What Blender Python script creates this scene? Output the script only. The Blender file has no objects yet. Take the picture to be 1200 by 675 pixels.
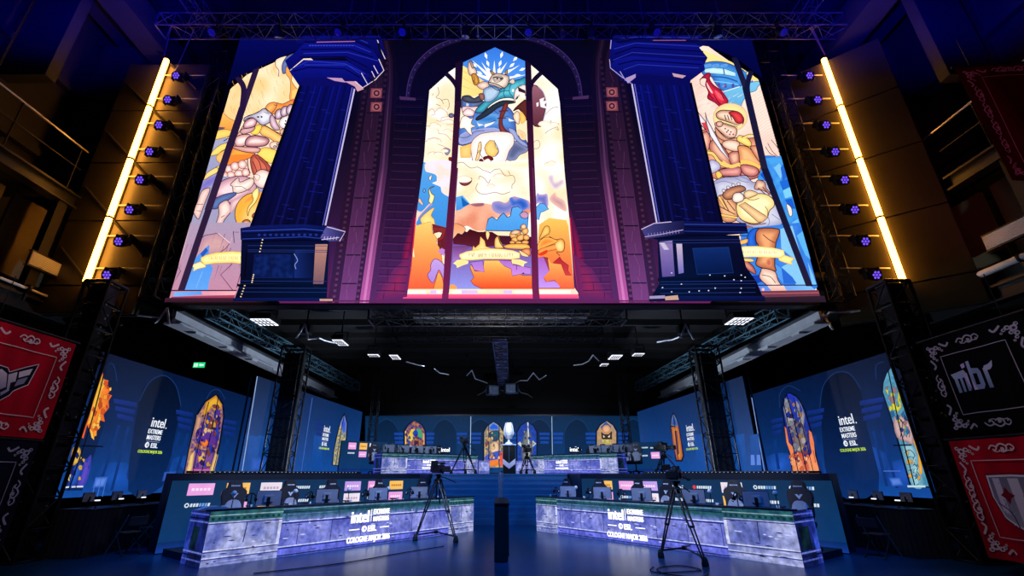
import bpy, bmesh, math, random
from mathutils import Vector, Matrix, noise
from mathutils.geometry import delaunay_2d_cdt
random.seed(7)
SC = bpy.context.scene
COL = SC.collection
R = math.radians
# ---------------------------------------------------------------- camera and surveying helpers
PITCH, FPX, CX, CY, EYE = R(22.0), 540.0, 583.0, 337.5, 1.75
CP, SP = math.cos(PITCH), math.sin(PITCH)
def ray(x, y):
    u, v = (x - CX) / FPX, (CY - y) / FPX
    return Vector((u, CP - v * SP, SP + v * CP))
def at_y(x, y, Y):
    d = ray(x, y); t = Y / d.y
    return Vector((d.x * t, Y, EYE + d.z * t))
def at_x(x, y, X):
    d = ray(x, y); t = X / d.x
    return Vector((X, d.y * t, EYE + d.z * t))
def at_z(x, y, Z):
    d = ray(x, y); t = (Z - EYE) / d.z
    return Vector((d.x * t, d.y * t, Z))
def at_plane(x, y, p0, n):
    d = ray(x, y); o = Vector((0, 0, EYE))
    t = (p0 - o).dot(n) / d.dot(n)
    return o + d * t
def proj(v):
    d = Vector(v) - Vector((0, 0, EYE)); z = d.y * CP + d.z * SP; yy = -d.y * SP + d.z * CP
    return CX + FPX * d.x / z, CY - FPX * yy / z
cam = bpy.data.cameras.new('camera'); co = bpy.data.objects.new('camera', cam); COL.objects.link(co)
co.location = (0, 0, EYE); co.rotation_euler = (R(90) + PITCH, 0, 0)
cam.sensor_width = 36; cam.lens = 36 * FPX / 1200; cam.shift_x = 17.0 / 1200; cam.clip_end = 200
SC.camera = co
SC.view_settings.view_transform = 'Standard'; SC.view_settings.look = 'None'
SC.view_settings.exposure = 0; SC.view_settings.gamma = 1; SC.view_settings.use_curve_mapping = False
SC.cycles.use_denoising = True
SC.cycles.max_bounces = 6
SC.cycles.sample_clamp_indirect = 4

# ---------------------------------------------------------------- colours and materials
def s2l(c):
    return c / 12.92 if c <= 0.04045 else ((c + 0.055) / 1.055) ** 2.4
def lin(c):
    return tuple(s2l(max(0, min(255, v)) / 255.0) for v in c[:3])
MATS = {}
def pbr(name, rgb, rough=0.5, metal=0.0, var=0.25, scale=6.0, bump=0.0):
    if name in MATS: return MATS[name]
    m = bpy.data.materials.new(name); m.use_nodes = True; nt = m.node_tree; b = nt.nodes['Principled BSDF']
    c = lin(rgb)
    tc = nt.nodes.new('ShaderNodeTexCoord'); nz = nt.nodes.new('ShaderNodeTexNoise')
    nz.inputs['Scale'].default_value = scale; nz.inputs['Detail'].default_value = 5
    nt.links.new(tc.outputs['Object'], nz.inputs['Vector'])
    rp = nt.nodes.new('ShaderNodeValToRGB')
    rp.color_ramp.elements[0].position = 0.3; rp.color_ramp.elements[1].position = 0.7
    rp.color_ramp.elements[0].color = tuple(v * (1 - var) for v in c) + (1,)
    rp.color_ramp.elements[1].color = tuple(min(1, v * (1 + var)) for v in c) + (1,)
    nt.links.new(nz.outputs['Fac'], rp.inputs['Fac']); nt.links.new(rp.outputs['Color'], b.inputs['Base Color'])
    b.inputs['Roughness'].default_value = rough; b.inputs['Metallic'].default_value = metal
    if bump:
        bp = nt.nodes.new('ShaderNodeBump'); bp.inputs['Strength'].default_value = bump
        nt.links.new(nz.outputs['Fac'], bp.inputs['Height']); nt.links.new(bp.outputs['Normal'], b.inputs['Normal'])
    MATS[name] = m
    return m
def glow(name, rgb, strength=1.0, sample=True):
    if name in MATS: return MATS[name]
    m = bpy.data.materials.new(name); m.use_nodes = True; nt = m.node_tree
    nt.nodes.remove(nt.nodes['Principled BSDF'])
    e = nt.nodes.new('ShaderNodeEmission'); e.inputs['Color'].default_value = lin(rgb) + (1,)
    e.inputs['Strength'].default_value = strength
    nt.links.new(e.outputs[0], nt.nodes['Material Output'].inputs['Surface'])
    if not sample: m.cycles.emission_sampling = 'NONE'
    MATS[name] = m
    return m
def screenmat(name, strength=1.0, grain=0.12, gscale=9.0, sample=True):
    """a lit display: the picture's own colours, a faint pixel grain, a dark glossy face"""
    if name in MATS: return MATS[name]
    m = bpy.data.materials.new(name); m.use_nodes = True; nt = m.node_tree; b = nt.nodes['Principled BSDF']
    b.inputs['Base Color'].default_value = (0.004, 0.004, 0.006, 1); b.inputs['Roughness'].default_value = 0.6
    b.inputs['Specular IOR Level'].default_value = 0.15
    a = nt.nodes.new('ShaderNodeVertexColor'); a.layer_name = 'Col'
    tc = nt.nodes.new('ShaderNodeTexCoord'); nz = nt.nodes.new('ShaderNodeTexNoise')
    nz.inputs['Scale'].default_value = gscale; nz.inputs['Detail'].default_value = 6
    nt.links.new(tc.outputs['Object'], nz.inputs['Vector'])
    mr = nt.nodes.new('ShaderNodeMapRange'); mr.inputs['From Min'].default_value = 0.3; mr.inputs['From Max'].default_value = 0.7
    mr.inputs['To Min'].default_value = 1 - grain; mr.inputs['To Max'].default_value = 1 + grain
    nt.links.new(nz.outputs['Fac'], mr.inputs['Value'])
    mx = nt.nodes.new('ShaderNodeVectorMath'); mx.operation = 'SCALE'
    nt.links.new(a.outputs['Color'], mx.inputs[0]); nt.links.new(mr.outputs[0], mx.inputs['Scale'])
    nt.links.new(mx.outputs[0], b.inputs['Emission Color']); b.inputs['Emission Strength'].default_value = strength
    if not sample: m.cycles.emission_sampling = 'NONE'
    MATS[name] = m
    return m
def clothmat(name, rough=0.85):
    """printed cloth: the print's colours, lit by the room"""
    if name in MATS: return MATS[name]
    m = bpy.data.materials.new(name); m.use_nodes = True; nt = m.node_tree; b = nt.nodes['Principled BSDF']
    a = nt.nodes.new('ShaderNodeVertexColor'); a.layer_name = 'Col'
    nt.links.new(a.outputs['Color'], b.inputs['Base Color']); b.inputs['Roughness'].default_value = rough; b.inputs['Specular IOR Level'].default_value = 0.08
    tc = nt.nodes.new('ShaderNodeTexCoord'); nz = nt.nodes.new('ShaderNodeTexNoise'); nz.inputs['Scale'].default_value = 40
    nt.links.new(tc.outputs['Object'], nz.inputs['Vector'])
    bp = nt.nodes.new('ShaderNodeBump'); bp.inputs['Strength'].default_value = 0.15
    nt.links.new(nz.outputs['Fac'], bp.inputs['Height']); nt.links.new(bp.outputs['Normal'], b.inputs['Normal'])
    MATS[name] = m
    return m
BLACK = pbr('black_metal', (22, 22, 26), 0.45, 0.3, 0.3)
MATT = pbr('matt_black', (10, 10, 12), 0.85, 0.0, 0.3)
ALU = pbr('truss_metal', (165, 168, 175), 0.35, 0.85, 0.15)
DARKTRUSS = pbr('black_truss_metal', (30, 32, 36), 0.4, 0.6, 0.2)
GREYP = pbr('grey_paint', (185, 190, 195), 0.55, 0.0, 0.08, 3)
RUBBER = pbr('rubber', (14, 14, 15), 0.7)
CHAIRBLK = pbr('chair_leather', (40, 41, 50), 0.4, 0, 0.2, 12)
CHAIRGREY = pbr('cushion_grey', (176, 180, 196), 0.7, 0, 0.1, 20)
WHITE = pbr('white_plastic', (225, 228, 235), 0.4, 0, 0.05)
MONBACK = pbr('monitor_back', (156, 164, 182), 0.35, 0.2, 0.08)

# ---------------------------------------------------------------- object helpers
def link(o, parent=None):
    COL.objects.link(o)
    if parent is not None: o.parent = parent
    return o
def tag(o, label=None, cat=None, group=None, kind=None):
    if label: o['label'] = label
    if cat: o['category'] = cat
    if group: o['group'] = group
    if kind: o['kind'] = kind
    return o
def thing(name, label, cat, loc=(0, 0, 0), rz=0.0, group=None):
    o = bpy.data.objects.new(name, None); COL.objects.link(o)
    o.empty_display_size = 0.1
    o.location = loc; o.rotation_euler = (0, 0, rz)
    return tag(o, label, cat, group)
def obj(name, bm, mat, parent=None, smooth=False):
    me = bpy.data.meshes.new(name)
    bmesh.ops.recalc_face_normals(bm, faces=bm.faces)
    bm.to_mesh(me); bm.free()
    for m in (mat if isinstance(mat, (list, tuple)) else [mat]): me.materials.append(m)
    if smooth:
        for p in me.polygons: p.use_smooth = True
    o = bpy.data.objects.new(name, me)
    return link(o, parent)
def struct(name, bm, mat):
    return tag(obj(name, bm, mat), kind='structure')
def box(bm, c, s, rz=0.0, bev=0.0, mi=0, M=None):
    r = bmesh.ops.create_cube(bm, size=1.0)
    vs = r['verts']
    mat = Matrix.Translation(Vector(c)) @ Matrix.Rotation(rz, 4, 'Z') @ Matrix.Diagonal((s[0], s[1], s[2], 1))
    if M is not None: mat = M @ mat
    bmesh.ops.transform(bm, matrix=mat, verts=vs)
    fs = list({f for v in vs for f in v.link_faces})
    if bev:
        es = list({e for v in vs for e in v.link_edges})
        r2 = bmesh.ops.bevel(bm, geom=es, offset=bev, segments=2, affect='EDGES', profile=0.6)
        fs = list({f for f in r2['faces']} | {f for f in fs if f.is_valid})
    for f in fs:
        if f.is_valid: f.material_index = mi
    return bm
def tube(bm, a, b, r, n=8, r2=None, mi=0):
    a, b = Vector(a), Vector(b); d = b - a; L = d.length
    if L < 1e-6: return bm
    rr = bmesh.ops.create_cone(bm, cap_ends=True, segments=n, radius1=r, radius2=r if r2 is None else r2, depth=L)
    q = d.to_track_quat('Z', 'Y').to_matrix().to_4x4()
    bmesh.ops.transform(bm, matrix=Matrix.Translation((a + b) / 2) @ q, verts=rr['verts'])
    for v in rr['verts']:
        for f in v.link_faces: f.material_index = mi
    return bm
def path(bm, pts, r, n=6):
    for a, b in zip(pts[:-1], pts[1:]): tube(bm, a, b, r, n)
    return bm
def lathe(bm, prof, c=(0, 0, 0), n=20, M=None):
    rings = []
    for r, z in prof:
        rings.append([bm.verts.new((c[0] + r * math.cos(2 * math.pi * k / n), c[1] + r * math.sin(2 * math.pi * k / n), c[2] + z)) for k in range(n)])
    for a, b in zip(rings[:-1], rings[1:]):
        for k in range(n):
            bm.faces.new((a[k], a[(k + 1) % n], b[(k + 1) % n], b[k]))
    bm.faces.new(rings[0][::-1]); bm.faces.new(rings[-1])
    if M is not None: bmesh.ops.transform(bm, matrix=M, verts=[v for rg in rings for v in rg])
    return bm
def ball(bm, c, r, s=(1, 1, 1), seg=14):
    q = bmesh.ops.create_uvsphere(bm, u_segments=seg, v_segments=max(6, seg // 2), radius=r)
    bmesh.ops.transform(bm, matrix=Matrix.Translation(Vector(c)) @ Matrix.Diagonal((s[0], s[1], s[2], 1)), verts=q['verts'])
    return bm
def prism(bm, pts, d, M=None, mi=0):
    """outline in the XZ plane, thickness d along Y"""
    a = [bm.verts.new((p[0], -d / 2, p[1])) for p in pts]; b = [bm.verts.new((p[0], d / 2, p[1])) for p in pts]
    fs = [bm.faces.new(a), bm.faces.new(b[::-1])]
    for k in range(len(pts)):
        fs.append(bm.faces.new((a[k], b[k], b[(k + 1) % len(pts)], a[(k + 1) % len(pts)])))
    for f in fs: f.material_index = mi
    if M is not None: bmesh.ops.transform(bm, matrix=M, verts=a + b)
    return bm
def NB(): return bmesh.new()
def copy_tree(o, parent=None):
    c = o.copy(); COL.objects.link(c)
    if parent is not None: c.parent = parent
    for ch in KIDS.get(o.name, None) or [k for k in o.children]:
        copy_tree(ch, c)
    return c
KIDS = {}

# ---------------------------------------------------------------- drawn pictures (screens, prints): flat coloured shapes on a real plane
def catmull(pts, closed=True, sub=4):
    n = len(pts); out = []
    rng = range(n) if closed else range(n - 1)
    for i in rng:
        p0 = pts[(i - 1) % n] if closed else pts[max(i - 1, 0)]
        p1 = pts[i]; p2 = pts[(i + 1) % n]
        p3 = pts[(i + 2) % n] if closed else pts[min(i + 2, n - 1)]
        for k in range(sub):
            t = k / sub; t2 = t * t; t3 = t2 * t
            out.append(tuple(0.5 * (2 * p1[j] + (p2[j] - p0[j]) * t + (2 * p0[j] - 5 * p1[j] + 4 * p2[j] - p3[j]) * t2 + (3 * p1[j] - p0[j] - 3 * p2[j] + p3[j]) * t3) for j in (0, 1)))
    if not closed: out.append(tuple(pts[-1]))
    return out
def mixc(a, b, t):
    t = max(0.0, min(1.0, t))
    return tuple(a[k] + (b[k] - a[k]) * t for k in range(3))
def inside(p, poly):
    x, y = p; r = False; n = len(poly); j = n - 1
    for i in range(n):
        xi, yi = poly[i]; xj, yj = poly[j]
        if (yi > y) != (yj > y) and x < (xj - xi) * (y - yi) / (yj - yi) + xi: r = not r
        j = i
    return r
def bdist(p, poly):
    best = 1e9; n = len(poly)
    for i in range(n):
        ax, ay = poly[i]; bx, by = poly[(i + 1) % n]
        dx, dy = bx - ax, by - ay; L = dx * dx + dy * dy
        t = 0 if L == 0 else max(0, min(1, ((p[0] - ax) * dx + (p[1] - ay) * dy) / L))
        d = (p[0] - ax - t * dx) ** 2 + (p[1] - ay - t * dy) ** 2
        if d < best: best = d
    return math.sqrt(best)
class Pic:
    """shapes drawn on a plane; mp maps drawing units to the plane, nrm points at the viewer"""
    def __init__(s, mp, nrm, lift=0.0, dl=0.0006, un=1.0):
        s.un = un                                                    # size of one drawing unit step (0.02 when drawing in metres)
        s.mp, s.n, s.lift, s.dl = mp, Vector(nrm), lift, dl
        s.V, s.F, s.K = [], [], []
        s.fine = 0.0                                                 # on waving cloth: longest piece of a shape's edge
        s.ox = s.oy = 0.0; s.k = 1.0; s.mx = None
    def T(s, ox=0.0, oy=0.0, k=1.0, mx=None):
        s.ox, s.oy, s.k, s.mx = ox, oy, k, mx
        return s
    def tr(s, p):
        x, y = s.ox + p[0] / s.k, s.oy + p[1] / s.k
        return (2 * s.mx - x, y) if s.mx is not None else (x, y)
    def emit(s, pts2, faces, cols):
        o = len(s.V); s.lift += s.dl
        for p in pts2: s.V.append(s.mp(p[0], p[1]) + s.n * s.lift)
        for f in faces: s.F.append(tuple(o + i for i in f))
        s.K += cols
    def f(s, pts, c, c2=None, m='e', w=6.0, sm=True, ln=None, lw=0.6, step=None, sub=3, fr=0.08, g=None):
        """fill: m = e (edge shading), v/h (gradient), n (mottled), r (radial about g=(x,y,r))"""
        P = [s.tr(p) for p in pts]
        if sm: P = catmull(P, True, sub)
        Q = [P[0]]; eps = (0.1 * s.un) ** 2
        for p in P[1:]:
            if (p[0] - Q[-1][0]) ** 2 + (p[1] - Q[-1][1]) ** 2 > eps: Q.append(p)
        if len(Q) > 3 and (Q[0][0] - Q[-1][0]) ** 2 + (Q[0][1] - Q[-1][1]) ** 2 < eps: Q.pop()
        P = Q
        if s.fine:
            P = s._split(P, True)
            if c2 is None: c2, m, step = c, 'v', s.fine
        xs = [p[0] for p in P]; ys = [p[1] for p in P]
        x0, x1, y0, y1 = min(xs), max(xs), min(ys), max(ys)
        n = len(P)
        if c2 is None:
            s._tess(P, [], lambda p: c)
        else:
            if step is None:
                step = max(1.3 * s.un, math.sqrt((x1 - x0) * (y1 - y0) / 700.0))
                if m == 'e': step = min(step, max(1.3 * s.un, w * 0.6))
            ins = []
            yy = y0 + step * 0.5; row = 0
            while yy < y1:
                xx = x0 + step * (0.5 if row % 2 else 0.25)
                while xx < x1:
                    q = (xx + random.uniform(-.12, .12) * step, yy + random.uniform(-.12, .12) * step)
                    if inside(q, P) and bdist(q, P) > step * 0.35: ins.append(q)
                    xx += step
                yy += step; row += 1
            if m == 'e': fn = lambda p: mixc(c2, c, bdist(p, P) / w)
            elif m == 'v': fn = lambda p: mixc(c, c2, (p[1] - y0) / (y1 - y0))
            elif m == 's':
                def fn(p):
                    t = (p[1] - y0) / (y1 - y0)
                    for (t0, k0), (t1, k1) in zip(g[:-1], g[1:]):
                        if t <= t1: return mixc(k0, k1, (t - t0) / (t1 - t0))
                    return g[-1][1]
            elif m == 'h': fn = lambda p: mixc(c, c2, (p[0] - x0) / (x1 - x0))
            elif m == 'n': fn = lambda p: mixc(c, c2, 0.5 + 1.3 * noise.noise(Vector((p[0] * fr, p[1] * fr, x0 * .37))))
            else:
                gx, gy, gr = (s.tr((g[0], g[1])) + (g[2],))
                fn = lambda p: mixc(c, c2, math.hypot(p[0] - gx, p[1] - gy) / gr)
            s._tess(P, ins, fn)
        if ln is not None: s._stroke(P, ln, lw, True)
        return s
    def _tess(s, P, ins, fn):
        vs = [Vector(p) for p in P] + [Vector(p) for p in ins]
        r = delaunay_2d_cdt(vs, [], [list(range(len(P)))], 1, 1e-4 * s.un)
        ov, of = r[0], r[2]
        if not of: return
        s.emit([(v.x, v.y) for v in ov], of, [lin(fn((v.x, v.y))) for v in ov])
    def l(s, pts, c, w=0.8, sm=True, closed=False, sub=4, taper=False):
        P = [s.tr(p) for p in pts]
        if sm and len(P) > 2: P = catmull(P, closed, sub)
        return s._stroke(P, c, w, closed, taper)
    def _split(s, P, closed):
        out = []
        for i in range(len(P) if closed else len(P) - 1):
            a, b = P[i], P[(i + 1) % len(P)]; k = max(1, int(math.hypot(b[0] - a[0], b[1] - a[1]) / s.fine))
            out += [(a[0] + (b[0] - a[0]) * j / k, a[1] + (b[1] - a[1]) * j / k) for j in range(k)]
        return out if closed else out + [P[-1]]
    def _stroke(s, P, c, w, closed, taper=False):
        if s.fine: P = s._split(P, closed)
        c = lin(c); n = len(P); L, Rr, fs = [], [], []
        for i in range(n):
            a = P[(i - 1) % n] if (closed or i > 0) else P[i]
            b = P[(i + 1) % n] if (closed or i < n - 1) else P[i]
            dx, dy = b[0] - a[0], b[1] - a[1]; q = math.hypot(dx, dy) or 1
            ww = w * (1 - i / (n - 1)) if taper else w
            nx, ny = -dy / q * ww / 2, dx / q * ww / 2
            L.append((P[i][0] + nx, P[i][1] + ny)); Rr.append((P[i][0] - nx, P[i][1] - ny))
        for i in range(n if closed else n - 1):
            j = (i + 1) % n
            fs.append((i, j, n + j, n + i))
        s.emit(L + Rr, fs, [c] * (2 * n))
        return s
    def el(s, x, y, rx, ry, c, c2=None, a=0.0, n=14, **k):
        ca, sa = math.cos(R(a)), math.sin(R(a))
        pts = [(x + rx * math.cos(t) * ca - ry * math.sin(t) * sa, y + rx * math.cos(t) * sa + ry * math.sin(t) * ca) for t in [2 * math.pi * i / n for i in range(n)]]
        k.setdefault('sm', False)
        return s.f(pts, c, c2, **k)
    def text(s, txt, x, y, h, c, xs=1.0, bold=0.0, align='CENTER', sk=None):
        """lettering of cap height h centred on x, baseline y (drawing units); sk = (ax, ay) drawing-space direction of the baseline"""
        cu = bpy.data.curves.new('lettering', 'FONT'); cu.body = txt; cu.align_x = align; cu.size = h / 0.72; cu.offset = bold * 0.18
        o = bpy.data.objects.new('lettering', cu)
        me = o.to_mesh()
        ax, ay = sk if sk else (1.0, 0.0)
        for dx in ((-bold * .55, 0.0, bold * .55) if bold else (0.0,)):
            pts = [(x + (v.co.x * xs + dx) * ax, y - v.co.y + (v.co.x * xs + dx) * ay) for v in me.vertices]
            pts = [s.tr(p) for p in pts]
            s.emit(pts, [tuple(p.vertices) for p in me.polygons], [lin(c)] * len(pts))
        o.to_mesh_clear(); bpy.data.objects.remove(o); bpy.data.curves.remove(cu)
        return s
    def build(s, name, mat, parent=None, origin=None):
        me = bpy.data.meshes.new(name)
        o3 = origin or Vector((0, 0, 0))
        me.from_pydata([tuple(v - o3) for v in s.V], [], s.F)
        at = me.color_attributes.new('Col', 'FLOAT_COLOR', 'POINT')
        flat = []
        for c in s.K: flat += [c[0], c[1], c[2], 1.0]
        at.data.foreach_set('color', flat)
        me.materials.append(mat)
        # make every face look at the viewer
        me.update()
        bad = [p.index for p in me.polygons if p.normal.dot(s.n) < 0]
        if bad:
            bm = bmesh.new(); bm.from_mesh(me); bm.faces.ensure_lookup_table()
            bmesh.ops.reverse_faces(bm, faces=[bm.faces[i] for i in bad]); bm.to_mesh(me); bm.free()
        o = bpy.data.objects.new(name, me); o.location = o3
        return link(o, parent)
# ================================================================ the big hanging LED screen
SY = 13.0
SCR = screenmat('led_screen_face', 1.0, 0.05, 14.0)
SCRW = screenmat('led_screen_window', 1.18, 0.04, 14.0)
led = thing('led_screen', 'huge hanging LED screen showing three stained glass windows between blue stone pillars', 'screen', (-0.05, SY + 0.25, 6.45))
def rel(o): o.location = Vector(o.location) - Vector(led.location); return o
def mpS(x, y):
    q = at_y(x, y, SY)
    return Vector((max(scr_l, min(scr_r, q.x)), q.y, max(zb, min(zt, q.z))))
FWD = (0, -1, 0)
def mpW(x, y):
    q = mpS(x, y); q.z = max(q.z, zb + 0.15)
    return q
scr_l, scr_r = -9.83, 9.70
zb, zt = at_y(580, 357.5, SY).z, at_y(580, 50, SY).z
bm = NB(); box(bm, (-0.06, SY + 0.2, (zb + zt) / 2), (scr_r - scr_l, 0.36, zt - zb))
rel(obj('cabinet', bm, BLACK, led))
bm = NB()
for k in range(9): tube(bm, (-9.2 + k * 2.28, SY + 0.45, zb + 0.1), (-9.2 + k * 2.28, SY + 0.45, zt + 0.1), 0.05)
for k in range(5): tube(bm, (-9.7, SY + 0.45, zb + 0.3 + k * 2.5), (9.6, SY + 0.45, zb + 0.3 + k * 2.5), 0.05)
rel(obj('rear_frame', bm, DARKTRUSS, led))

INK = (45, 22, 30)
# ---------------------------------------------------------------- centre window
def center_window():
    p = Pic(mpW, FWD, 0.02, 0.0003)
    p.f([(474, 52), (686, 52), (686, 356), (474, 356)], (255, 251, 247), (253, 226, 186), m='n', sm=False, step=4, fr=0.05)
    # sky behind the rays
    p.f([(541, 50), (618, 50), (618, 108), (600, 112), (575, 108), (560, 100), (541, 96)], (45, 110, 215), (95, 165, 240), m='v', sm=False)
    p.T(490, 55, 9)
    p.f([(470, 200), (520, 230), (640, 330), (720, 380), (700, 480), (600, 530), (455, 530)], (253, 226, 140), (250, 205, 120), m='h', sm=False)
    for a, b in (((480, 260), (680, 400)), ((470, 330), (640, 430)), ((470, 420), (620, 470)), ((530, 250), (700, 370))): p.l([a, b], (226, 178, 88), .7, taper=True)
    p.T(0, 0, 1)
    hd = (579, 95)
    for t in ((564, 73), (579.4, 71), (594.6, 73), (609.5, 76.5), (617, 88), (553, 71), (545, 83), (618, 99), (571.5, 82), (587, 82)):
        dx, dy = t[0] - hd[0], t[1] - hd[1]; q = math.hypot(dx, dy); nx, ny = -dy / q * 2.6, dx / q * 2.6
        p.f([(hd[0] + nx, hd[1] + ny), t, (hd[0] - nx, hd[1] - ny)], (255, 250, 240), sm=False)
    for x, y in ((569.5, 66), (571.7, 75), (573, 83), (587.8, 65), (586, 75), (584.6, 83), (600, 77), (596, 84), (606, 89), (612, 82), (556, 77), (562, 86), (604, 69.5), (613, 95)):
        dx, dy = x - hd[0], y - hd[1]; q = math.hypot(dx, dy); dx /= q; dy /= q; L = 4.2; W = 1.7
        p.f([(x + dx * L, y + dy * L), (x - dy * W, y + dx * W), (x - dx * L, y - dy * L), (x + dy * W, y - dx * W)], (255, 255, 255), sm=False)
    # clouds round the rider: pale puffs with fine outlines
    CL = (196, 160, 128)
    p.T(490, 125, 9)
    p.f([(110, 40), (170, 20), (330, 20), (300, 90), (370, 150), (350, 190), (240, 180), (180, 140), (120, 120)], (255, 246, 238), (250, 225, 195), w=4)
    for q in ([(105, 60), (150, 30), (180, 80), (140, 100)], [(180, 60), (230, 20), (300, 60), (310, 110), (250, 120), (240, 160), (190, 150)], [(250, 160), (320, 140), (375, 160), (370, 190), (300, 195)],
              [(90, 210), (170, 215), (215, 260), (220, 290), (290, 300), (350, 360)], [(80, 370), (150, 345), (190, 390), (260, 420), (340, 460)], [(110, 340), (160, 350)], [(300, 250), (370, 270)]):
        p.l(q, CL, .7)
    p.el(350, 100, 28, 24, (110, 120, 165), (80, 70, 110), w=2, ln=INK)
    p.f([(270, 445), (340, 460), (310, 520), (280, 490)], (150, 150, 185), (110, 110, 150), w=2, ln=(90, 60, 70), lw=.5)
    p.f([(320, 545), (355, 540), (350, 600), (330, 590)], (110, 30, 35), sm=True)
    p.T(490, 55, 9)
    for q in ([(210, 430), (220, 500), (190, 540), (240, 560), (270, 610)], [(250, 570), (310, 560), (330, 620), (310, 670)], [(190, 610), (240, 630)], [(150, 520), (165, 500)]): p.l(q, (120, 95, 95), .6)
    p.T(570, 125, 9)
    for q in ([(760, 10), (700, 20), (640, 70), (620, 100)], [(765, 180), (740, 220), (690, 240), (640, 270), (620, 290)], [(500, 380), (540, 360), (565, 400), (545, 445), (500, 450)], [(690, 150), (670, 165), (690, 170)], [(735, 200), (760, 255), (730, 240)]): p.l(q, (150, 120, 105), .6)
    # shield held behind the right mullion
    p.T(570, 55, 9)
    p.f([(480, 440), (540, 425), (590, 470), (625, 560), (625, 640), (600, 780), (575, 845), (480, 800)], (150, 95, 110), (92, 42, 56), m='v', ln=(45, 22, 34), lw=1.0)
    p.l([(545, 420), (600, 480), (632, 580), (628, 680), (590, 830)], (214, 212, 222), 1.3)
    p.f([(560, 560), (610, 540), (600, 580), (650, 570), (610, 620), (650, 660), (600, 650), (570, 640)], (246, 236, 236), sm=False)
    p.f([(525, 600), (550, 590), (548, 630), (530, 640)], (246, 236, 236), sm=False)
    # caparison: teal cape over blue cloth
    p.T(490, 125, 9)
    p.f([(430, 260), (470, 130), (570, 60), (820, 10), (900, -20), (1010, 90), (1040, 300), (1110, 330), (1160, 420), (1100, 450), (1000, 300), (860, 270), (740, 280), (640, 310), (560, 390), (430, 410)], (84, 140, 212), (62, 96, 178), w=9, ln=INK, lw=.9)
    p.f([(600, 140), (700, 90), (820, 90), (860, 150), (820, 190), (660, 190)], (40, 110, 190), (110, 165, 225), w=7)
    p.f([(450, 300), (600, 250), (800, 230), (860, 270), (640, 300), (560, 380), (440, 400)], (140, 150, 205), (165, 170, 215), w=4)
    for q in ([(430, 330), (520, 330), (600, 270), (700, 260)], [(640, 200), (720, 190), (820, 150)], [(610, 250), (640, 230)], [(900, 40), (880, 100), (960, 110)], [(800, 50), (850, 80), (880, 40)]): p.l(q, (60, 60, 110), .7)
    for q in ([(620, 170), (640, 190), (700, 200), (640, 215), (650, 240)], [(700, 195), (810, 165), (780, 195), (700, 230)], [(950, 130), (1020, 160), (960, 165)]): p.f(q, (236, 240, 250), sm=False)
    p.T(490, 55, 9)
    p.f([(465, 530), (560, 560), (640, 570), (700, 590), (640, 640), (470, 690)], (96, 120, 165), (50, 62, 100), w=4, ln=INK)
    p.f([(470, 530), (540, 520), (590, 550), (650, 520), (690, 540), (660, 590), (560, 600), (480, 580)], (88, 92, 108), (44, 46, 62), w=4, ln=INK)
    for x, c in ((480, (70, 110, 190)), (510, (200, 205, 220)), (545, (70, 110, 190))): p.f([(x, 600), (x + 26, 610), (x + 20, 660), (x - 4, 640)], c, sm=False)
    p.f([(470, 640), (560, 640), (640, 640), (600, 700), (540, 720), (470, 700)], (250, 225, 225), (205, 160, 170), w=3, ln=INK)
    # long teal sleeve and neck of the mount sweeping up to its head
    p.T(530, 55, 9)
    p.f([(240, 690), (330, 590), (450, 500), (560, 420), (640, 370), (720, 350), (770, 330), (775, 420), (720, 440), (700, 500), (680, 560), (600, 545), (500, 560), (400, 620), (320, 700)], (96, 190, 205), (28, 118, 150), w=5, ln=INK, lw=.9)
    p.f([(250, 760), (340, 690), (430, 620), (530, 575), (650, 580), (660, 600), (560, 620), (470, 660), (380, 730), (270, 785)], (40, 52, 66), (24, 30, 42), w=2, ln=INK)
    for q in ([(560, 430), (540, 500), (560, 540)], [(620, 400), (600, 480), (640, 540)], [(450, 520), (520, 480), (600, 470)]): p.l(q, (18, 90, 120), .9)
    p.f([(660, 470), (720, 420), (775, 420), (780, 560), (740, 520), (680, 540), (650, 600)], (252, 240, 236), (220, 190, 190), w=3, ln=INK)
    p.f([(690, 430), (770, 470), (775, 530), (700, 490)], (50, 28, 36), sm=False)
    p.f([(700, 480), (765, 500), (770, 560), (720, 540)], (250, 238, 230), sm=False)
    p.el(640, 470, 12, 16, (250, 245, 240))
    p.f([(600, 380), (640, 345), (660, 380), (640, 400)], (225, 200, 180), sm=True, ln=INK)
    # rider: raised arm, helm, breast
    p.T(490, 55, 9)
    p.f([(525, 260), (530, 180), (560, 165), (575, 215), (600, 235), (620, 275), (600, 310), (550, 310)], (242, 220, 196), (180, 140, 125), w=3, ln=INK)
    p.f([(545, 160), (565, 165), (590, 220), (570, 235)], (216, 184, 160), (150, 110, 100), w=2, ln=INK)
    p.f([(565, 300), (610, 295), (640, 350), (640, 400), (600, 415), (575, 370)], (228, 164, 60), (150, 92, 40), w=3, ln=INK)
    p.l([(590, 320), (600, 360), (585, 370), (610, 390)], (90, 50, 30), .7)
    p.f([(620, 410), (690, 375), (740, 390), (745, 430), (700, 460), (650, 450)], (248, 226, 208), (196, 150, 138), w=4, ln=INK)
    p.f([(690, 460), (790, 430), (860, 470), (830, 540), (760, 590), (700, 580)], (182, 206, 230), (110, 140, 180), w=4, ln=INK)
    p.f([(640, 510), (690, 505), (700, 560), (660, 570)], (160, 110, 90), (100, 60, 55), w=2, ln=INK)
    p.f([(740, 400), (780, 310), (830, 290), (900, 300), (960, 330), (940, 420), (880, 450), (800, 420)], (236, 222, 204), (170, 140, 124), w=4, ln=INK, lw=.8)
    p.f([(795, 330), (870, 320), (895, 350), (840, 385), (800, 370)], (232, 218, 204), (190, 164, 150), w=2, ln=INK, lw=.5)
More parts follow.
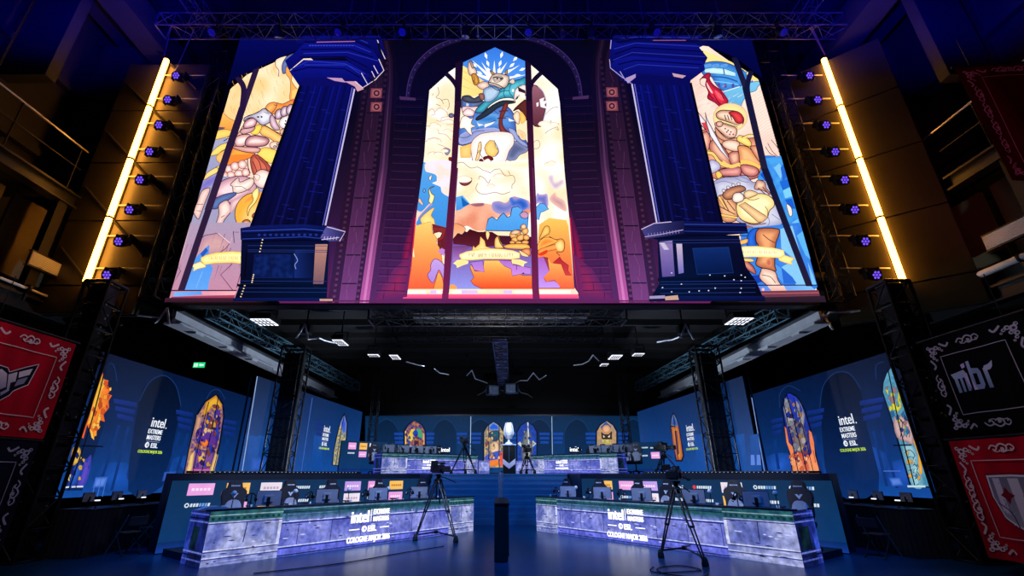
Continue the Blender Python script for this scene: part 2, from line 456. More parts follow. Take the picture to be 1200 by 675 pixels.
    p.l([(790, 338), (840, 335), (900, 345)], (60, 36, 44), 1.3); p.l([(800, 360), (850, 362), (890, 352)], (96, 64, 66), .8); p.el(835, 347, 10, 8, (40, 24, 34)); p.el(872, 346, 10, 8, (40, 24, 34))
    p.l([(740, 385), (820, 400), (900, 445)], INK, .9); p.l([(760, 420), (830, 465), (870, 460)], INK, .8)
    p.f([(755, 260), (790, 275), (810, 300), (780, 305)], (205, 170, 110), (140, 100, 60), w=2, ln=INK)
    p.f([(915, 300), (925, 260), (945, 255), (940, 300)], (205, 170, 110), (140, 100, 60), w=2, ln=INK)
    # brown strap down the cloth
    p.T(570, 125, 9)
    p.f([(190, -20), (230, -20), (205, 60), (175, 130), (170, 190), (200, 250), (265, 300), (275, 335), (160, 290), (130, 200), (140, 110), (160, 50)], (140, 60, 52), (86, 30, 34), w=2.5, ln=(60, 20, 26), lw=.5)
    for q in ([(130, 60), (230, 55)], [(115, 135), (205, 130)]): p.l(q, (96, 36, 40), 1.6)
    p.f([(280, 60), (330, 0), (430, -60), (420, 160), (360, 60), (330, 40)], (92, 40, 34), (60, 22, 24), w=2, ln=INK)
    p.f([(280, 110), (320, 60), (350, 90), (345, 190), (310, 180)], (252, 226, 196), (220, 180, 140), w=2.5, ln=INK)
    p.f([(355, 60), (410, 120), (410, 170), (360, 190)], (250, 206, 110), (240, 180, 90), w=3)
    p.f([(330, 260), (400, 290), (410, 360), (360, 350)], (238, 190, 130), (250, 225, 190), w=3, ln=(180, 130, 90), lw=.5)
    p.f([(220, 470), (290, 370), (430, 445), (420, 490), (350, 520), (300, 575), (215, 570)], (86, 96, 138), (140, 146, 186), w=6, ln=(50, 50, 80), lw=.7)
    p.f([(230, 240), (300, 260), (350, 350), (420, 400), (430, 440), (350, 400), (270, 320)], (160, 170, 215), (130, 140, 195), w=2.5, ln=(60, 60, 100), lw=.6)
    # white fabric at the left and the mount's pale legs
    p.T(490, 125, 9)
    p.f([(470, 80), (520, 30), (590, 60), (580, 110), (500, 110)], (255, 232, 228), (214, 170, 176), w=3, ln=INK)
    p.f([(455, 140), (500, 110), (560, 140), (590, 110), (560, 190), (610, 220), (560, 240), (570, 310), (530, 290), (490, 240), (440, 240)], (255, 246, 238), (245, 220, 200), w=3, ln=(90, 50, 60), lw=.6)
    p.f([(560, 400), (640, 310), (740, 285), (860, 275), (990, 300), (1010, 400), (960, 480), (930, 570), (900, 610), (760, 640), (690, 610), (640, 590), (600, 620), (570, 560)], (255, 244, 240), (246, 222, 214), w=8, ln=(96, 66, 80), lw=.7)
    p.f([(715, 410), (755, 368), (805, 372), (815, 430), (850, 480), (815, 535), (760, 548), (715, 500), (700, 450)], (250, 212, 130), (243, 184, 84), w=4, sm=False, ln=(110, 76, 80), lw=.7)
    p.f([(640, 400), (665, 390), (668, 460), (655, 500), (640, 560), (605, 590), (620, 520)], (252, 224, 170), (246, 200, 120), w=3, ln=(110, 76, 80), lw=.6)
    p.f([(445, 440), (560, 400), (555, 550), (450, 550)], (248, 208, 128), (244, 186, 90), w=4, sm=False, ln=(190, 140, 80), lw=.5)
    p.l([(665, 380), (665, 460), (650, 500), (680, 550)], (110, 80, 90), .7); p.l([(600, 610), (620, 520), (650, 470)], (110, 80, 90), .7)
    p.l([(800, 370), (850, 480), (815, 535)], (110, 120, 150), 1.1)
    p.f([(690, 545), (750, 530), (790, 555), (780, 580), (700, 575)], (120, 30, 36), (70, 16, 24), w=2, ln=INK, lw=.5)
    p.f([(640, 580), (665, 560), (690, 580), (670, 605)], (96, 22, 30), sm=True)
    p.f([(690, 590), (740, 560), (770, 600), (740, 630)], (255, 236, 228), ln=(140, 90, 90), lw=.5)
    # gold and white cloud bank under the rider
    p.T(480, 195, 9)
    p.f([(590, -50), (900, -30), (1250, -60), (1320, 0), (1200, 60), (1000, 40), (840, 60), (760, 40), (640, 20)], (253, 226, 172), (255, 246, 234), w=9)
    for q in ([(600, 0), (650, 30), (720, 20), (770, 50), (830, 70), (850, 80), (900, 45), (960, 40)], [(730, 150), (740, 115), (790, 140), (830, 190), (850, 150)], [(720, 190), (700, 250), (750, 300), (830, 300), (900, 285), (980, 305), (1060, 280)], [(960, 50), (1010, 110), (1090, 110), (1110, 170), (1080, 210), (1080, 250)], [(1040, 60), (1060, 100)], [(500, -20), (560, -30), (600, 0)]): p.l(q, (150, 118, 96), .7)
    p.f([(515, 150), (545, 130), (560, 150), (590, 130), (615, 150), (655, 135), (650, 180), (600, 215), (545, 205)], (150, 70, 80), (96, 36, 48), w=3, ln=(70, 24, 34), lw=.6)
    random.seed(41)
    for k in range(15):                                              # billowing cloud edges
        x, y = random.choice(((random.uniform(520, 1200), random.uniform(60, 330)), (random.uniform(220, 400), random.uniform(-560, -100)), (random.uniform(1380, 1540), random.uniform(-460, 200))))
        s_ = random.uniform(26, 60); q = []
        for j in range(5):
            a_ = math.pi * (1.0 + j / 4.0); q.append((x + s_ * math.cos(a_) * 1.5, y + s_ * math.sin(a_) * .8))
        p.f(q + [(x + s_ * .6, y + s_ * .5), (x - s_ * .8, y + s_ * .45)], (255, 252, 248), (253, 232, 204), w=4)
        p.l(q, random.choice(((206, 166, 130), (186, 150, 128), (226, 190, 150))), .5)
    # left light: blue sky, pale cloud, flame
    p.f([(112, -5), (140, -40), (185, -15), (205, 70), (290, 100), (290, 170), (240, 190), (330, 230), (340, 280), (420, 300), (400, 680), (70, 680)], (84, 160, 228), (58, 138, 216), m='v', sm=False)
    p.f([(190, -30), (460, -30), (440, 310), (345, 290), (330, 230), (260, 200), (295, 170), (280, 105), (210, 80), (170, 60)], (236, 228, 248), (252, 222, 210), w=7, m='n', fr=.09)
    p.f([(205, 130), (240, 105), (230, 155), (215, 165)], (246, 226, 214), sm=False, ln=INK, lw=.7)
    p.el(158, 270, 12, 18, (120, 176, 232), ln=INK, lw=.7)
    p.f([(100, 350), (120, 360), (150, 415), (130, 420), (95, 385)], (245, 190, 160), sm=False, ln=INK, lw=.5)
    p.f([(265, 225), (220, 250), (235, 300), (265, 330), (240, 405), (205, 385), (215, 330), (205, 275), (225, 235)], (255, 246, 190), (250, 222, 130), w=2.5, ln=(70, 50, 40), lw=.7)
    p.f([(70, 480), (130, 490), (210, 410), (240, 420), (140, 500), (90, 580), (70, 600)], (255, 225, 180), (230, 190, 200), w=3)
    p.l([(95, 565), (150, 500), (235, 410)], (140, 130, 180), 1.4)
    p.f([(60, 680), (90, 640), (130, 620), (120, 560), (220, 470), (265, 455), (230, 530), (265, 580), (250, 680)], (253, 224, 140), (250, 200, 110), w=5, ln=(150, 90, 50), lw=.5)
    # storm cloud and sky in the middle light
    p.f([(490, 340), (560, 320), (640, 410), (700, 430), (700, 500), (490, 500)], (90, 165, 230), (60, 140, 220), m='v', sm=False)
    p.f([(545, 330), (600, 390), (650, 420), (560, 440)], (20, 96, 176), sm=False)
    p.f([(485, 500), (540, 470), (640, 410), (760, 400), (900, 420), (1010, 400), (1060, 350), (1110, 330), (1180, 370), (1260, 380), (1260, 520), (1100, 500), (1000, 560), (880, 560), (830, 590), (820, 680), (700, 690), (600, 640), (470, 700)], (226, 140, 110), (244, 180, 150), m='n', step=3.0, fr=.07)
    p.f([(640, 415), (700, 405), (780, 400), (780, 430), (700, 440)], (120, 60, 76), (180, 120, 130), w=3)
    p.f([(870, 400), (940, 380), (1020, 400), (1080, 340), (1140, 340), (1250, 380), (1260, 470), (1150, 440), (1060, 500), (960, 520), (880, 480)], (90, 110, 190), (170, 150, 200), w=8)
    p.T(570, 195, 9)
    p.f([(-10, 690), (20, 570), (60, 545), (110, 580), (150, 530), (180, 505), (220, 550), (250, 540), (270, 450), (330, 435), (385, 480), (350, 520), (380, 560), (440, 540), (430, 700)], (92, 170, 236), (72, 150, 226), m='v', sm=False, ln=(26, 50, 96), lw=1.0)
    p.f([(240, 360), (270, 340), (300, 370), (360, 350), (420, 380), (440, 440), (380, 480), (330, 430), (270, 440)], (40, 90, 190), (110, 130, 210), w=4)
    p.f([(350, 520), (400, 490), (440, 520), (430, 560), (380, 560)], (210, 150, 170), (170, 140, 200), w=3, ln=(40, 40, 80), lw=.7)
    # right light: storm cloud then flame
    p.f([(510, 420), (530, 300), (560, 310), (600, 310), (640, 310), (650, 420), (620, 470), (560, 400)], (110, 110, 190), (190, 170, 215), w=4)
    p.f([(515, 560), (520, 450), (560, 405), (610, 410), (655, 465), (600, 490), (570, 500), (550, 580)], (92, 166, 232), sm=False, ln=(40, 60, 110), lw=.7)
    p.f([(660, 360), (720, 290), (740, 330), (820, 380), (840, 490), (740, 440)], (200, 150, 160), (240, 190, 170), w=5)
    p.f([(650, 120), (700, 110), (720, 180), (800, 150), (810, 200), (720, 260), (660, 180)], (198, 172, 190), (240, 220, 225), w=4)
    # dark smoke, hills of flame, purple ground
    p.T(475, 265, 7.943)
    p.f([(250, -10), (400, 30), (390, 260), (340, 280), (300, 170), (350, 60), (270, 80)], (120, 34, 40), (90, 24, 40), m='v', sm=False)
    p.f([(20, 640), (60, 400), (90, 10), (240, -30), (255, 70), (300, 130), (290, 170), (320, 210), (340, 290), (360, 440), (350, 640)], (252, 205, 110), (238, 84, 40), m='v', sm=False, ln=(170, 70, 40), lw=.5)
    p.f([(255, 20), (380, 30), (375, 70), (355, 130), (300, 160), (305, 125), (340, 110), (345, 75), (290, 60), (265, 90)], (134, 40, 44), sm=False, ln=(80, 20, 30), lw=.5)
    p.l([(310, 180), (330, 160), (330, 200), (360, 210), (370, 210)], (110, 40, 40), .8)
    p.f([(305, 250), (340, 215), (370, 230), (365, 290)], (190, 130, 210), sm=False)
    p.f([(270, 320), (320, 330), (370, 390), (360, 500), (320, 420), (300, 450), (260, 540), (210, 470), (240, 420), (240, 370)], (196, 160, 228), (170, 130, 215), m='v', sm=True, ln=(110, 60, 110), lw=.8)
    p.f([(290, 510), (310, 440), (345, 490), (355, 600), (270, 600)], (250, 170, 80), (246, 140, 60), m='v', sm=True, ln=(170, 70, 60), lw=.6)
    p.f([(70, 240), (80, 210), (90, 300), (75, 300)], (255, 235, 190), sm=False)
    p.T(530, 280, 12)
    p.f([(-30, -190), (200, -80), (560, -80), (640, -30), (1130, -10), (1130, 330), (560, 200), (-30, 330)], (58, 14, 26), (84, 34, 74), m='v', sm=False)
    p.T(475, 265, 7.943)
    p.f([(410, 130), (700, 150), (1230, 230), (1230, 640), (410, 640)], (112, 70, 150), (150, 158, 240), m='v', sm=False)
    p.f([(445, 200), (630, 190), (520, 270), (500, 330), (445, 340)], (110, 60, 120), (168, 120, 200), m='v', sm=False)
    p.f([(445, 130), (450, -10), (560, 30), (530, 90), (490, 80)], (235, 150, 100), (250, 190, 150), m='v', sm=True, ln=INK, lw=.5)
    p.f([(445, 130), (480, 90), (540, 110), (600, 40), (720, 80), (740, 60), (830, 100), (835, 200), (640, 210), (560, 190), (450, 180)], (64, 12, 20), (92, 30, 50), m='v', sm=False)
    # flames in the middle
    p.f([(625, 230), (635, 195), (650, 215), (690, 180), (700, 110), (740, 150), (750, 200), (830, 230), (830, 260), (620, 260)], (253, 222, 140), (250, 196, 104), w=3, sm=False, ln=(140, 70, 40), lw=.6)
    p.f([(750, 85), (765, 55), (785, 90), (765, 140)], (253, 220, 150), ln=(140, 70, 40), lw=.5)
    p.f([(735, 330), (1000, 330), (1010, 410), (1090, 470), (1230, 470), (1230, 600), (730, 600), (640, 560), (610, 520), (640, 490), (605, 400), (615, 370), (650, 430), (720, 430)], (252, 196, 100), (234, 74, 36), m='v', sm=False, ln=(150, 50, 50), lw=.8)
    p.f([(600, 350), (720, 335), (735, 440), (640, 420), (620, 370)], (160, 120, 215), (200, 130, 215), m='v', sm=False, ln=(100, 50, 90), lw=.6)
    p.f([(420, 560), (455, 555), (485, 590), (420, 600)], (250, 160, 80), sm=True)
    p.T(575, 265, 7.943)
    p.f([(70, 330), (190, 335), (200, 370), (370, 400), (370, 460), (300, 455), (200, 475), (190, 410), (130, 385)], (172, 110, 205), (206, 140, 226), m='v', sm=False, ln=(110, 50, 90), lw=.6)
    p.l([(240, 370), (240, 420)], (90, 50, 110), .7); p.el(302, 452, 10, 8, (60, 40, 90))
    # crowd of small golden figures by the flame
    GO, GD = (250, 200, 120), (214, 130, 62)
    p.f([(35, 200), (40, 130), (75, 105), (90, 150), (120, 200), (110, 220), (50, 220)], (250, 214, 130), GD, w=2.5, ln=INK, lw=.6)
    p.l([(70, 110), (90, 170), (130, 220)], INK, .9); p.l([(95, 120), (125, 150), (150, 120)], INK, .6)
    for x, y, rx, ry, a in ((215, 95, 38, 40, 10), (250, 75, 34, 28, 0), (300, 30, 26, 34, 0), (320, 60, 30, 32, 20), (225, 140, 34, 26, 0), (280, 120, 40, 28, -20), (330, 120, 30, 26, 10), (200, 165, 26, 16, 0), (260, 170, 30, 18, 0), (320, 165, 34, 20, 0)):
        p.el(x, y, rx, ry, GO, GD, a=a, w=2.5, ln=INK, lw=.6)
    p.f([(190, 70), (230, 50), (270, 60), (260, 85), (200, 95)], (246, 210, 170), (200, 130, 90), w=2, ln=INK, lw=.5)
    p.f([(280, 10), (310, -5), (330, 15), (320, 40), (290, 40)], (246, 222, 190), (206, 140, 90), w=2, ln=INK, lw=.5)
    p.f([(120, 200), (180, 180), (330, 180), (365, 215), (330, 230), (180, 225), (130, 215)], (251, 206, 110), (226, 140, 60), w=3, ln=INK, lw=.6)
    p.f([(285, 240), (330, 220), (368, 235), (365, 290), (310, 275)], (246, 170, 110), (190, 90, 60), w=3, ln=INK, lw=.6)
    p.f([(260, 240), (290, 250), (350, 290), (340, 300), (290, 290), (270, 260)], (252, 214, 150), ln=INK, lw=.5)
    # right light flame shapes
    p.f([(430, 300), (440, 130), (450, 0), (540, -60), (700, -40), (720, 20), (780, 640), (430, 640)], (252, 196, 90), (236, 70, 42), m='v', sm=False)
    p.f([(470, 80), (500, 20), (540, 20), (545, 80), (500, 110), (450, 140)], (251, 206, 110), (226, 150, 70), w=3, ln=INK, lw=.6)
    p.f([(435, 190), (480, 130), (540, 120), (620, 150), (600, 170), (500, 210), (440, 240)], (244, 128, 52), (252, 190, 90), w=5, ln=(120, 50, 30), lw=.6)
    p.f([(440, 240), (500, 210), (620, 180), (610, 230), (520, 250), (450, 280)], (251, 206, 104), (240, 120, 60), w=5, ln=(120, 50, 30), lw=.5)
    p.f([(440, 275), (520, 235), (520, 265), (470, 290)], (226, 60, 30), sm=True)
    p.l([(540, 110), (600, 140), (660, 135), (685, 180), (670, 250), (610, 255), (640, 290)], (120, 60, 40), .9)
    p.f([(600, 180), (650, 150), (675, 190), (665, 240), (620, 240)], (252, 222, 150), (248, 190, 100), w=3)
    p.f([(575, 355), (640, 300), (660, 335), (720, 380), (715, 430), (745, 470), (690, 470), (660, 390)], (178, 36, 44), (206, 60, 60), m='v', sm=False, ln=(110, 20, 34), lw=.6)
    p.f([(480, 300), (530, 310), (550, 350), (555, 430), (510, 380), (500, 330)], (140, 50, 70), (180, 70, 70), m='v', sm=False, ln=(90, 20, 40), lw=.6)
    p.f([(435, 310), (490, 300), (520, 370), (545, 440), (490, 490), (510, 530), (590, 520), (640, 560), (640, 590), (435, 590)], (168, 96, 190), (196, 150, 240), m='v', sm=False, ln=(140, 40, 70), lw=.7)
    p.f([(530, 310), (560, 360), (650, 370), (690, 470), (770, 480), (770, 590), (650, 590), (590, 510), (520, 530), (490, 490), (545, 430)], (251, 184, 90), (240, 96, 52), m='v', sm=False)
    # ribbon
    p.T(530, 280, 12)
    p.f([(15, 365), (70, 320), (130, 310), (230, 330), (225, 370), (150, 395), (70, 430), (60, 390)], (252, 224, 140), (253, 240, 190), w=2, sm=False, ln=(200, 130, 70), lw=.4)
    p.f([(835, 310), (950, 310), (1060, 350), (1010, 370), (1000, 415), (930, 385), (840, 365)], (252, 224, 140), (253, 240, 190), w=2, sm=False, ln=(200, 130, 70), lw=.4)
    p.f([(105, 240), (200, 200), (400, 165), (550, 158), (700, 165), (850, 185), (950, 220), (945, 290), (840, 310), (700, 305), (450, 305), (280, 320), (140, 320), (105, 270)], (255, 244, 200), (252, 222, 130), w=3, sm=False, ln=(220, 150, 80), lw=.4)
    x = 240
    random.seed(3)
    for word in (3, 4, 11):
        for k in range(word):
            h = 56
            y = 255 - (0 if 350 < x < 760 else 6)
            p.l([(x, y - 28), (x + random.choice((0, 14)), y + 24)], (206, 170, 110), .55, sm=False)
            if random.random() < .7: p.l([(x, y - 26 + random.choice((0, 24, 48))), (x + 22, y - 26 + random.choice((0, 24, 48)))], (206, 170, 110), .45, sm=False)
            if random.random() < .6: p.l([(x + 22, y - 28), (x + 22, y + 24)], (206, 170, 110), .5, sm=False)
            x += 32
        x += 26
    # pale sill inside the glass
    p.T()
    p.f([(476, 340.5), (674, 340.5), (676, 347), (474, 347)], (255, 236, 190), (255, 214, 190), m='n', sm=False, step=3, fr=.12)
    for a, b in ((478, 500), (505, 518), (530, 552), (603, 628), (632, 668)): p.f([(a, 342), (b, 342), (b, 346), (a, 346)], (255, 250, 228), sm=False)
    for a, b in ((541, 560), (505, 512), (590, 600)): p.f([(a, 342), (b, 342), (b, 346), (a, 346)], (222, 190, 240), sm=False)
    p.f([(474, 346.5), (677, 346.5), (677, 352), (473, 352)], (250, 110, 150), (232, 60, 110), m='v', sm=False)
    for x in (519, 628): p.l([(x, 346), (x, 352)], (120, 20, 60), .8)
    return p
p = center_window()
rel(p.build('window_picture', SCRW, led))

# ---------------------------------------------------------------- left window
def left_window():
    p = Pic(mpW, FWD, 0.02, 0.0003)
    p.f([(196, 358), (203, 345), (266, 105), (290, 88), (352, 60), (380, 80), (380, 150), (330, 300), (310, 358)], (255, 230, 190), (250, 206, 140), m='n', sm=False, step=4, fr=.05)
    p.T(255, 60, 8.438)
    random.seed(11)
    for k in range(70):                                           # feathers of the great wing
        x = random.uniform(40, 660); y = random.uniform(100, 600)
        if x > 520 and y > 430: continue
        L = random.uniform(50, 110)
        p.l([(x, y), (x + L * .12, y + L * .5), (x + L * .5, y + L * .95)], random.choice(((214, 152, 84), (226, 170, 100), (196, 140, 90))), .55, taper=True)
    p.f([(590, 90), (700, 60), (640, 160), (640, 220), (600, 240), (580, 150)], (255, 236, 214), (250, 214, 180), w=5)
    p.l([(575, 110), (580, 160), (610, 200), (605, 260)], (120, 70, 70), .8)
    p.f([(640, 180), (650, 120), (690, 60), (760, 30), (785, 50), (760, 80), (735, 130), (690, 160), (680, 220), (650, 230)], (120, 140, 190), (74, 92, 150), w=4, ln=INK, lw=.6)
    p.f([(740, 110), (790, 50), (830, 90), (760, 125)], (250, 226, 170), sm=False)
    p.f([(690, 160), (740, 250), (735, 300), (780, 370), (850, 430), (830, 500), (720, 490), (725, 400), (720, 290), (680, 230)], (248, 186, 96), (240, 158, 70), w=6, ln=(120, 70, 50), lw=.6)
    p.f([(740, 400), (790, 380), (850, 430), (740, 480)], (250, 200, 110), sm=False)
    # raised arm, gauntlet
    p.f([(575, 520), (650, 530), (740, 490), (850, 485), (850, 530), (740, 540), (650, 600), (560, 630), (520, 600)], (250, 170, 80), (226, 120, 52), w=6, ln=INK, lw=.6)
    p.f([(740, 500), (850, 490), (850, 525), (760, 525)], (236, 96, 70), sm=False)
    p.f([(480, 560), (520, 520), (580, 515), (590, 550), (560, 600), (500, 640), (470, 610)], (252, 190, 100), (226, 132, 60), w=5, ln=INK, lw=.6)
    for q in ([(480, 570), (500, 590)], [(470, 600), (500, 620)], [(560, 540), (590, 545)]): p.l(q, INK, .6)
    p.f([(470, 580), (440, 590), (360, 630), (300, 650), (300, 690), (560, 690), (480, 640)], (226, 224, 236), (180, 170, 190), w=5, ln=(90, 60, 70), lw=.6)
    # background: left-hand flames and grey dusk
    p.T(225, 130, 7.5)
    p.f([(60, 700), (150, 380), (215, 180), (300, 230), (350, 330), (760, 480), (860, 320), (860, 700)], (166, 168, 196), (146, 146, 192), m='v', sm=False)
    p.f([(250, 50), (270, 20), (330, 70), (395, 110), (370, 190), (300, 170), (215, 180), (235, 120)], (253, 190, 96), (246, 150, 60), m='v', ln=(120, 70, 50), lw=.6)
    p.f([(225, 150), (300, 155), (260, 175), (225, 175)], (90, 76, 96), sm=True)
    p.f([(200, 255), (215, 190), (300, 170), (370, 190), (340, 225), (260, 250)], (253, 216, 110), (250, 190, 90), w=4, ln=(120, 70, 50), lw=.6)
    p.f([(160, 400), (210, 340), (270, 300), (330, 290), (320, 330), (270, 360), (230, 390)], (254, 222, 120), (250, 200, 90), w=3, ln=(90, 60, 60), lw=.6)
    p.l([(330, 230), (300, 265), (285, 270), (330, 250)], (70, 60, 90), .9)
    p.f([(125, 620), (150, 560), (240, 490), (300, 480), (240, 530), (170, 570)], (254, 220, 120), (250, 200, 100), w=2.5, ln=(90, 60, 60), lw=.6)
    p.f([(230, 450), (225, 400), (300, 350), (340, 370), (300, 480)], (250, 196, 120), (244, 176, 90), w=5, ln=(120, 70, 60), lw=.5)
    p.f([(720, 520), (760, 470), (830, 480), (860, 300), (870, 700), (700, 700)], (176, 160, 196), (150, 146, 200), m='v', sm=False)
    # torso and armour
    SK, SE = (255, 236, 226), (196, 128, 128)
    p.f([(430, 180), (480, 110), (560, 90), (640, 130), (760, 200), (850, 250), (800, 470), (700, 560), (720, 660), (420, 700), (270, 640), (300, 480), (370, 340), (380, 260)], (250, 214, 190), (226, 160, 140), w=8, ln=INK, lw=.8)
    p.f([(600, 180), (640, 140), (720, 180), (780, 220), (850, 260), (840, 310), (760, 300), (690, 250), (620, 220)], (252, 206, 120), (236, 160, 80), w=4, ln=INK, lw=.7)
    p.f([(575, 135), (620, 140), (590, 210), (540, 215), (520, 190)], (253, 220, 96), (248, 190, 70), w=3, ln=INK, lw=.5)
    p.f([(590, 360), (640, 330), (700, 340), (760, 370), (740, 430), (700, 470), (640, 440), (590, 410)], (253, 222, 110), (248, 196, 84), w=4, ln=INK, lw=.6)
    p.f([(760, 370), (860, 330), (830, 470), (780, 440)], (252, 202, 96), (244, 170, 70), w=4, ln=INK, lw=.6)
    p.f([(350, 350), (420, 330), (520, 370), (560, 380), (520, 420), (380, 470), (310, 480)], (250, 170, 70), (232, 120, 50), w=5, ln=INK, lw=.7)
    p.f([(340, 400), (520, 390), (560, 400), (480, 430), (320, 470)], (240, 132, 50), sm=True)
    p.f([(520, 430), (560, 390), (620, 420), (690, 490), (700, 540), (640, 550), (560, 580), (530, 520)], (214, 110, 84), (150, 60, 56), w=5, ln=INK, lw=.7)
    for q in ([(560, 410), (600, 460), (620, 550)], [(590, 420), (650, 480), (670, 540)], [(540, 450), (570, 520), (580, 570)]): p.l(q, (110, 36, 40), 1.0)
    # rows of plates across the belly
    for (x, y, rx, ry) in ((330, 520, 34, 36), (385, 495, 38, 38), (450, 480, 38, 38), (350, 570, 38, 30), (420, 560, 40, 34), (480, 550, 34, 36), (300, 575, 24, 28)):
        p.el(x, y, rx, ry, SK, (216, 150, 142), w=3.5, ln=(130, 66, 76), lw=.6)
    p.l([(495, 430), (500, 500), (520, 560)], (90, 40, 50), 1.2); p.l([(300, 600), (400, 610), (520, 570)], (120, 60, 70), 1.0)
    # chest muscles and shoulder
    p.f([(380, 260), (420, 225), (490, 215), (520, 230), (480, 310), (400, 320)], SK, SE, w=5, ln=INK, lw=.9)
    p.f([(480, 315), (490, 250), (560, 225), (640, 240), (685, 265), (660, 310), (580, 325)], (255, 232, 222), (160, 84, 100), w=6, ln=INK, lw=1.0)
    p.f([(360, 320), (470, 325), (600, 335), (590, 375), (500, 375), (400, 350)], (250, 206, 190), (190, 120, 120), w=4, ln=INK, lw=.8)
    p.f([(430, 190), (470, 160), (560, 150), (540, 190), (460, 215)], (238, 196, 190), (180, 120, 130), w=4, ln=INK, lw=.7)
    p.f([(470, 110), (520, 75), (570, 80), (575, 115), (550, 150), (480, 165), (460, 150)], (250, 224, 222), (170, 100, 120), w=4, ln=INK, lw=.9)
    # hooded helm
    p.f([(470, 70), (520, 50), (590, 20), (640, -10), (690, 20), (720, 60), (690, 110), (640, 135), (610, 130), (580, 100), (540, 70), (490, 80), (465, 105)], (232, 230, 240), (160, 150, 176), w=5, ln=INK, lw=.9)
    p.f([(575, 60), (620, 55), (625, 70), (590, 72)], (60, 40, 60), sm=True); p.el(605, 64, 9, 5, (255, 255, 255))
    p.l([(640, 20), (680, 35), (660, 0)], (110, 90, 120), .6)
    # right arm, fist with ringed gauntlet
    p.f([(690, 70), (720, 50), (760, 130), (780, 170), (740, 180), (700, 140)], (246, 220, 226), (170, 120, 150), w=4, ln=INK, lw=.8)
    for x, y in ((770, 40), (820, 15), (870, 0)): p.el(x, y, 34, 48, (244, 226, 232), (150, 110, 140), a=20, w=4, ln=INK, lw=.9)
    p.f([(770, 120), (800, 70), (860, 50), (900, 30), (910, 120), (860, 150), (800, 165)], (252, 244, 244), (214, 190, 196), w=4, ln=INK, lw=.7)
    for x, y in ((825, 125), (850, 100), (855, 130), (875, 95), (885, 120), (830, 100)): p.el(x, y, 6, 8, (60, 36, 50))
    p.f([(780, 180), (850, 170), (870, 220), (800, 230)], (240, 196, 170), (200, 140, 120), w=3, ln=INK, lw=.6)
    p.f([(690, 320), (700, 290), (740, 280), (790, 290), (815, 330), (760, 345), (710, 340)], (252, 226, 206), (220, 170, 150), w=3, ln=INK, lw=.6)
    for x, y in ((735, 325), (760, 300), (780, 325), (760, 325), (800, 325)): p.el(x, y, 11, 10, (250, 230, 220), (190, 150, 140), w=1.5, ln=INK, lw=.6)
    # thighs, feet, boots, trailing cloth
    p.T(210, 195, 7.5)
    p.f([(60, 690), (160, 330), (220, 130), (330, 90), (660, 130), (860, 150), (860, 600), (560, 690)], (150, 150, 184), (164, 156, 186), m='v', sm=False)
    p.f([(180, 210), (240, 130), (340, 90), (330, 150), (220, 215)], (110, 100, 190), (140, 130, 200), w=6)
    p.f([(230, 130), (255, 70), (340, 20), (350, 60), (280, 100)], (254, 220, 140), (250, 200, 110), w=2.5, ln=INK, lw=.6)
    p.f([(330, 280), (300, 240), (350, 170), (430, 120), (560, 95), (660, 130), (690, 200), (640, 250), (560, 300), (500, 330), (440, 330), (400, 310)], (250, 216, 220), (190, 130, 150), w=9, ln=INK, lw=.8)
    p.f([(660, 130), (690, 60), (750, 40), (820, 80), (820, 150), (760, 200), (700, 190)], (253, 232, 222), (216, 170, 165), w=5, ln=INK, lw=.8)
    p.f([(670, 85), (720, 95), (700, 140), (680, 120)], (250, 220, 206), ln=(140, 80, 80), lw=.5)
    p.f([(460, 170), (530, 110), (545, 150), (640, 115), (670, 140), (640, 200), (560, 240), (490, 245), (480, 190)], (254, 238, 228), (222, 182, 172), w=5, ln=INK, lw=.8)
    p.l([(500, 190), (560, 190), (610, 220), (640, 220)], (140, 90, 90), .7)
    p.f([(310, 310), (400, 260), (500, 240), (510, 260), (440, 310), (380, 340), (350, 380), (295, 380)], (96, 120, 176), (70, 84, 140), w=4, ln=(50, 40, 80), lw=.8)
    p.f([(360, 350), (420, 310), (450, 330), (470, 400), (410, 480), (380, 560), (375, 600), (340, 580), (335, 520), (360, 430)], (253, 226, 214), (210, 160, 160), w=5, ln=INK, lw=.8)
    p.l([(380, 460), (410, 440)], (110, 60, 70), .7); p.l([(385, 520), (380, 560)], (110, 60, 70), .7)
    p.f([(470, 320), (540, 280), (640, 230), (660, 200), (700, 220), (600, 300), (520, 360), (460, 420)], (240, 206, 206), (200, 150, 160), w=4)
    p.f([(140, 400), (170, 330), (210, 230), (270, 200), (280, 230), (240, 330), (200, 440), (180, 475), (150, 440)], (250, 226, 214), (214, 164, 160), w=5, ln=INK, lw=.8)
    p.l([(170, 345), (225, 345)], (130, 80, 80), .7); p.l([(165, 400), (205, 405)], (130, 80, 80), .7)
    # sun disc with chain and horn
    p.el(690, 430, 190, 190, (255, 240, 190), (248, 172, 60), m='r', g=(720, 480, 25), n=28, ln=(70, 40, 40), lw=.9)
    p.f([(560, 340), (640, 260), (740, 240), (830, 250), (820, 290), (720, 280), (620, 330)], (240, 130, 50), (250, 180, 80), w=4)
    p.f([(650, 250), (700, 200), (710, 260), (680, 330), (630, 390), (615, 450), (612, 380), (660, 310)], (254, 236, 160), (250, 206, 100), w=2.5, ln=(90, 50, 40), lw=.7)
    for x, y, a in ((600, 510, -20), (680, 440, -35), (720, 410, -35), (755, 380, -35), (790, 350, -35)): p.el(x, y, 34 if x > 620 else 40, 22 if x > 620 else 32, (226, 150, 96), (120, 56, 40), a=a, w=2.5, ln=(80, 36, 30), lw=.7)
    p.el(600, 515, 16, 14, (252, 220, 180))
    # stone slabs and blue cloth at the foot, ribbon
    p.T(195, 270, 7.85)
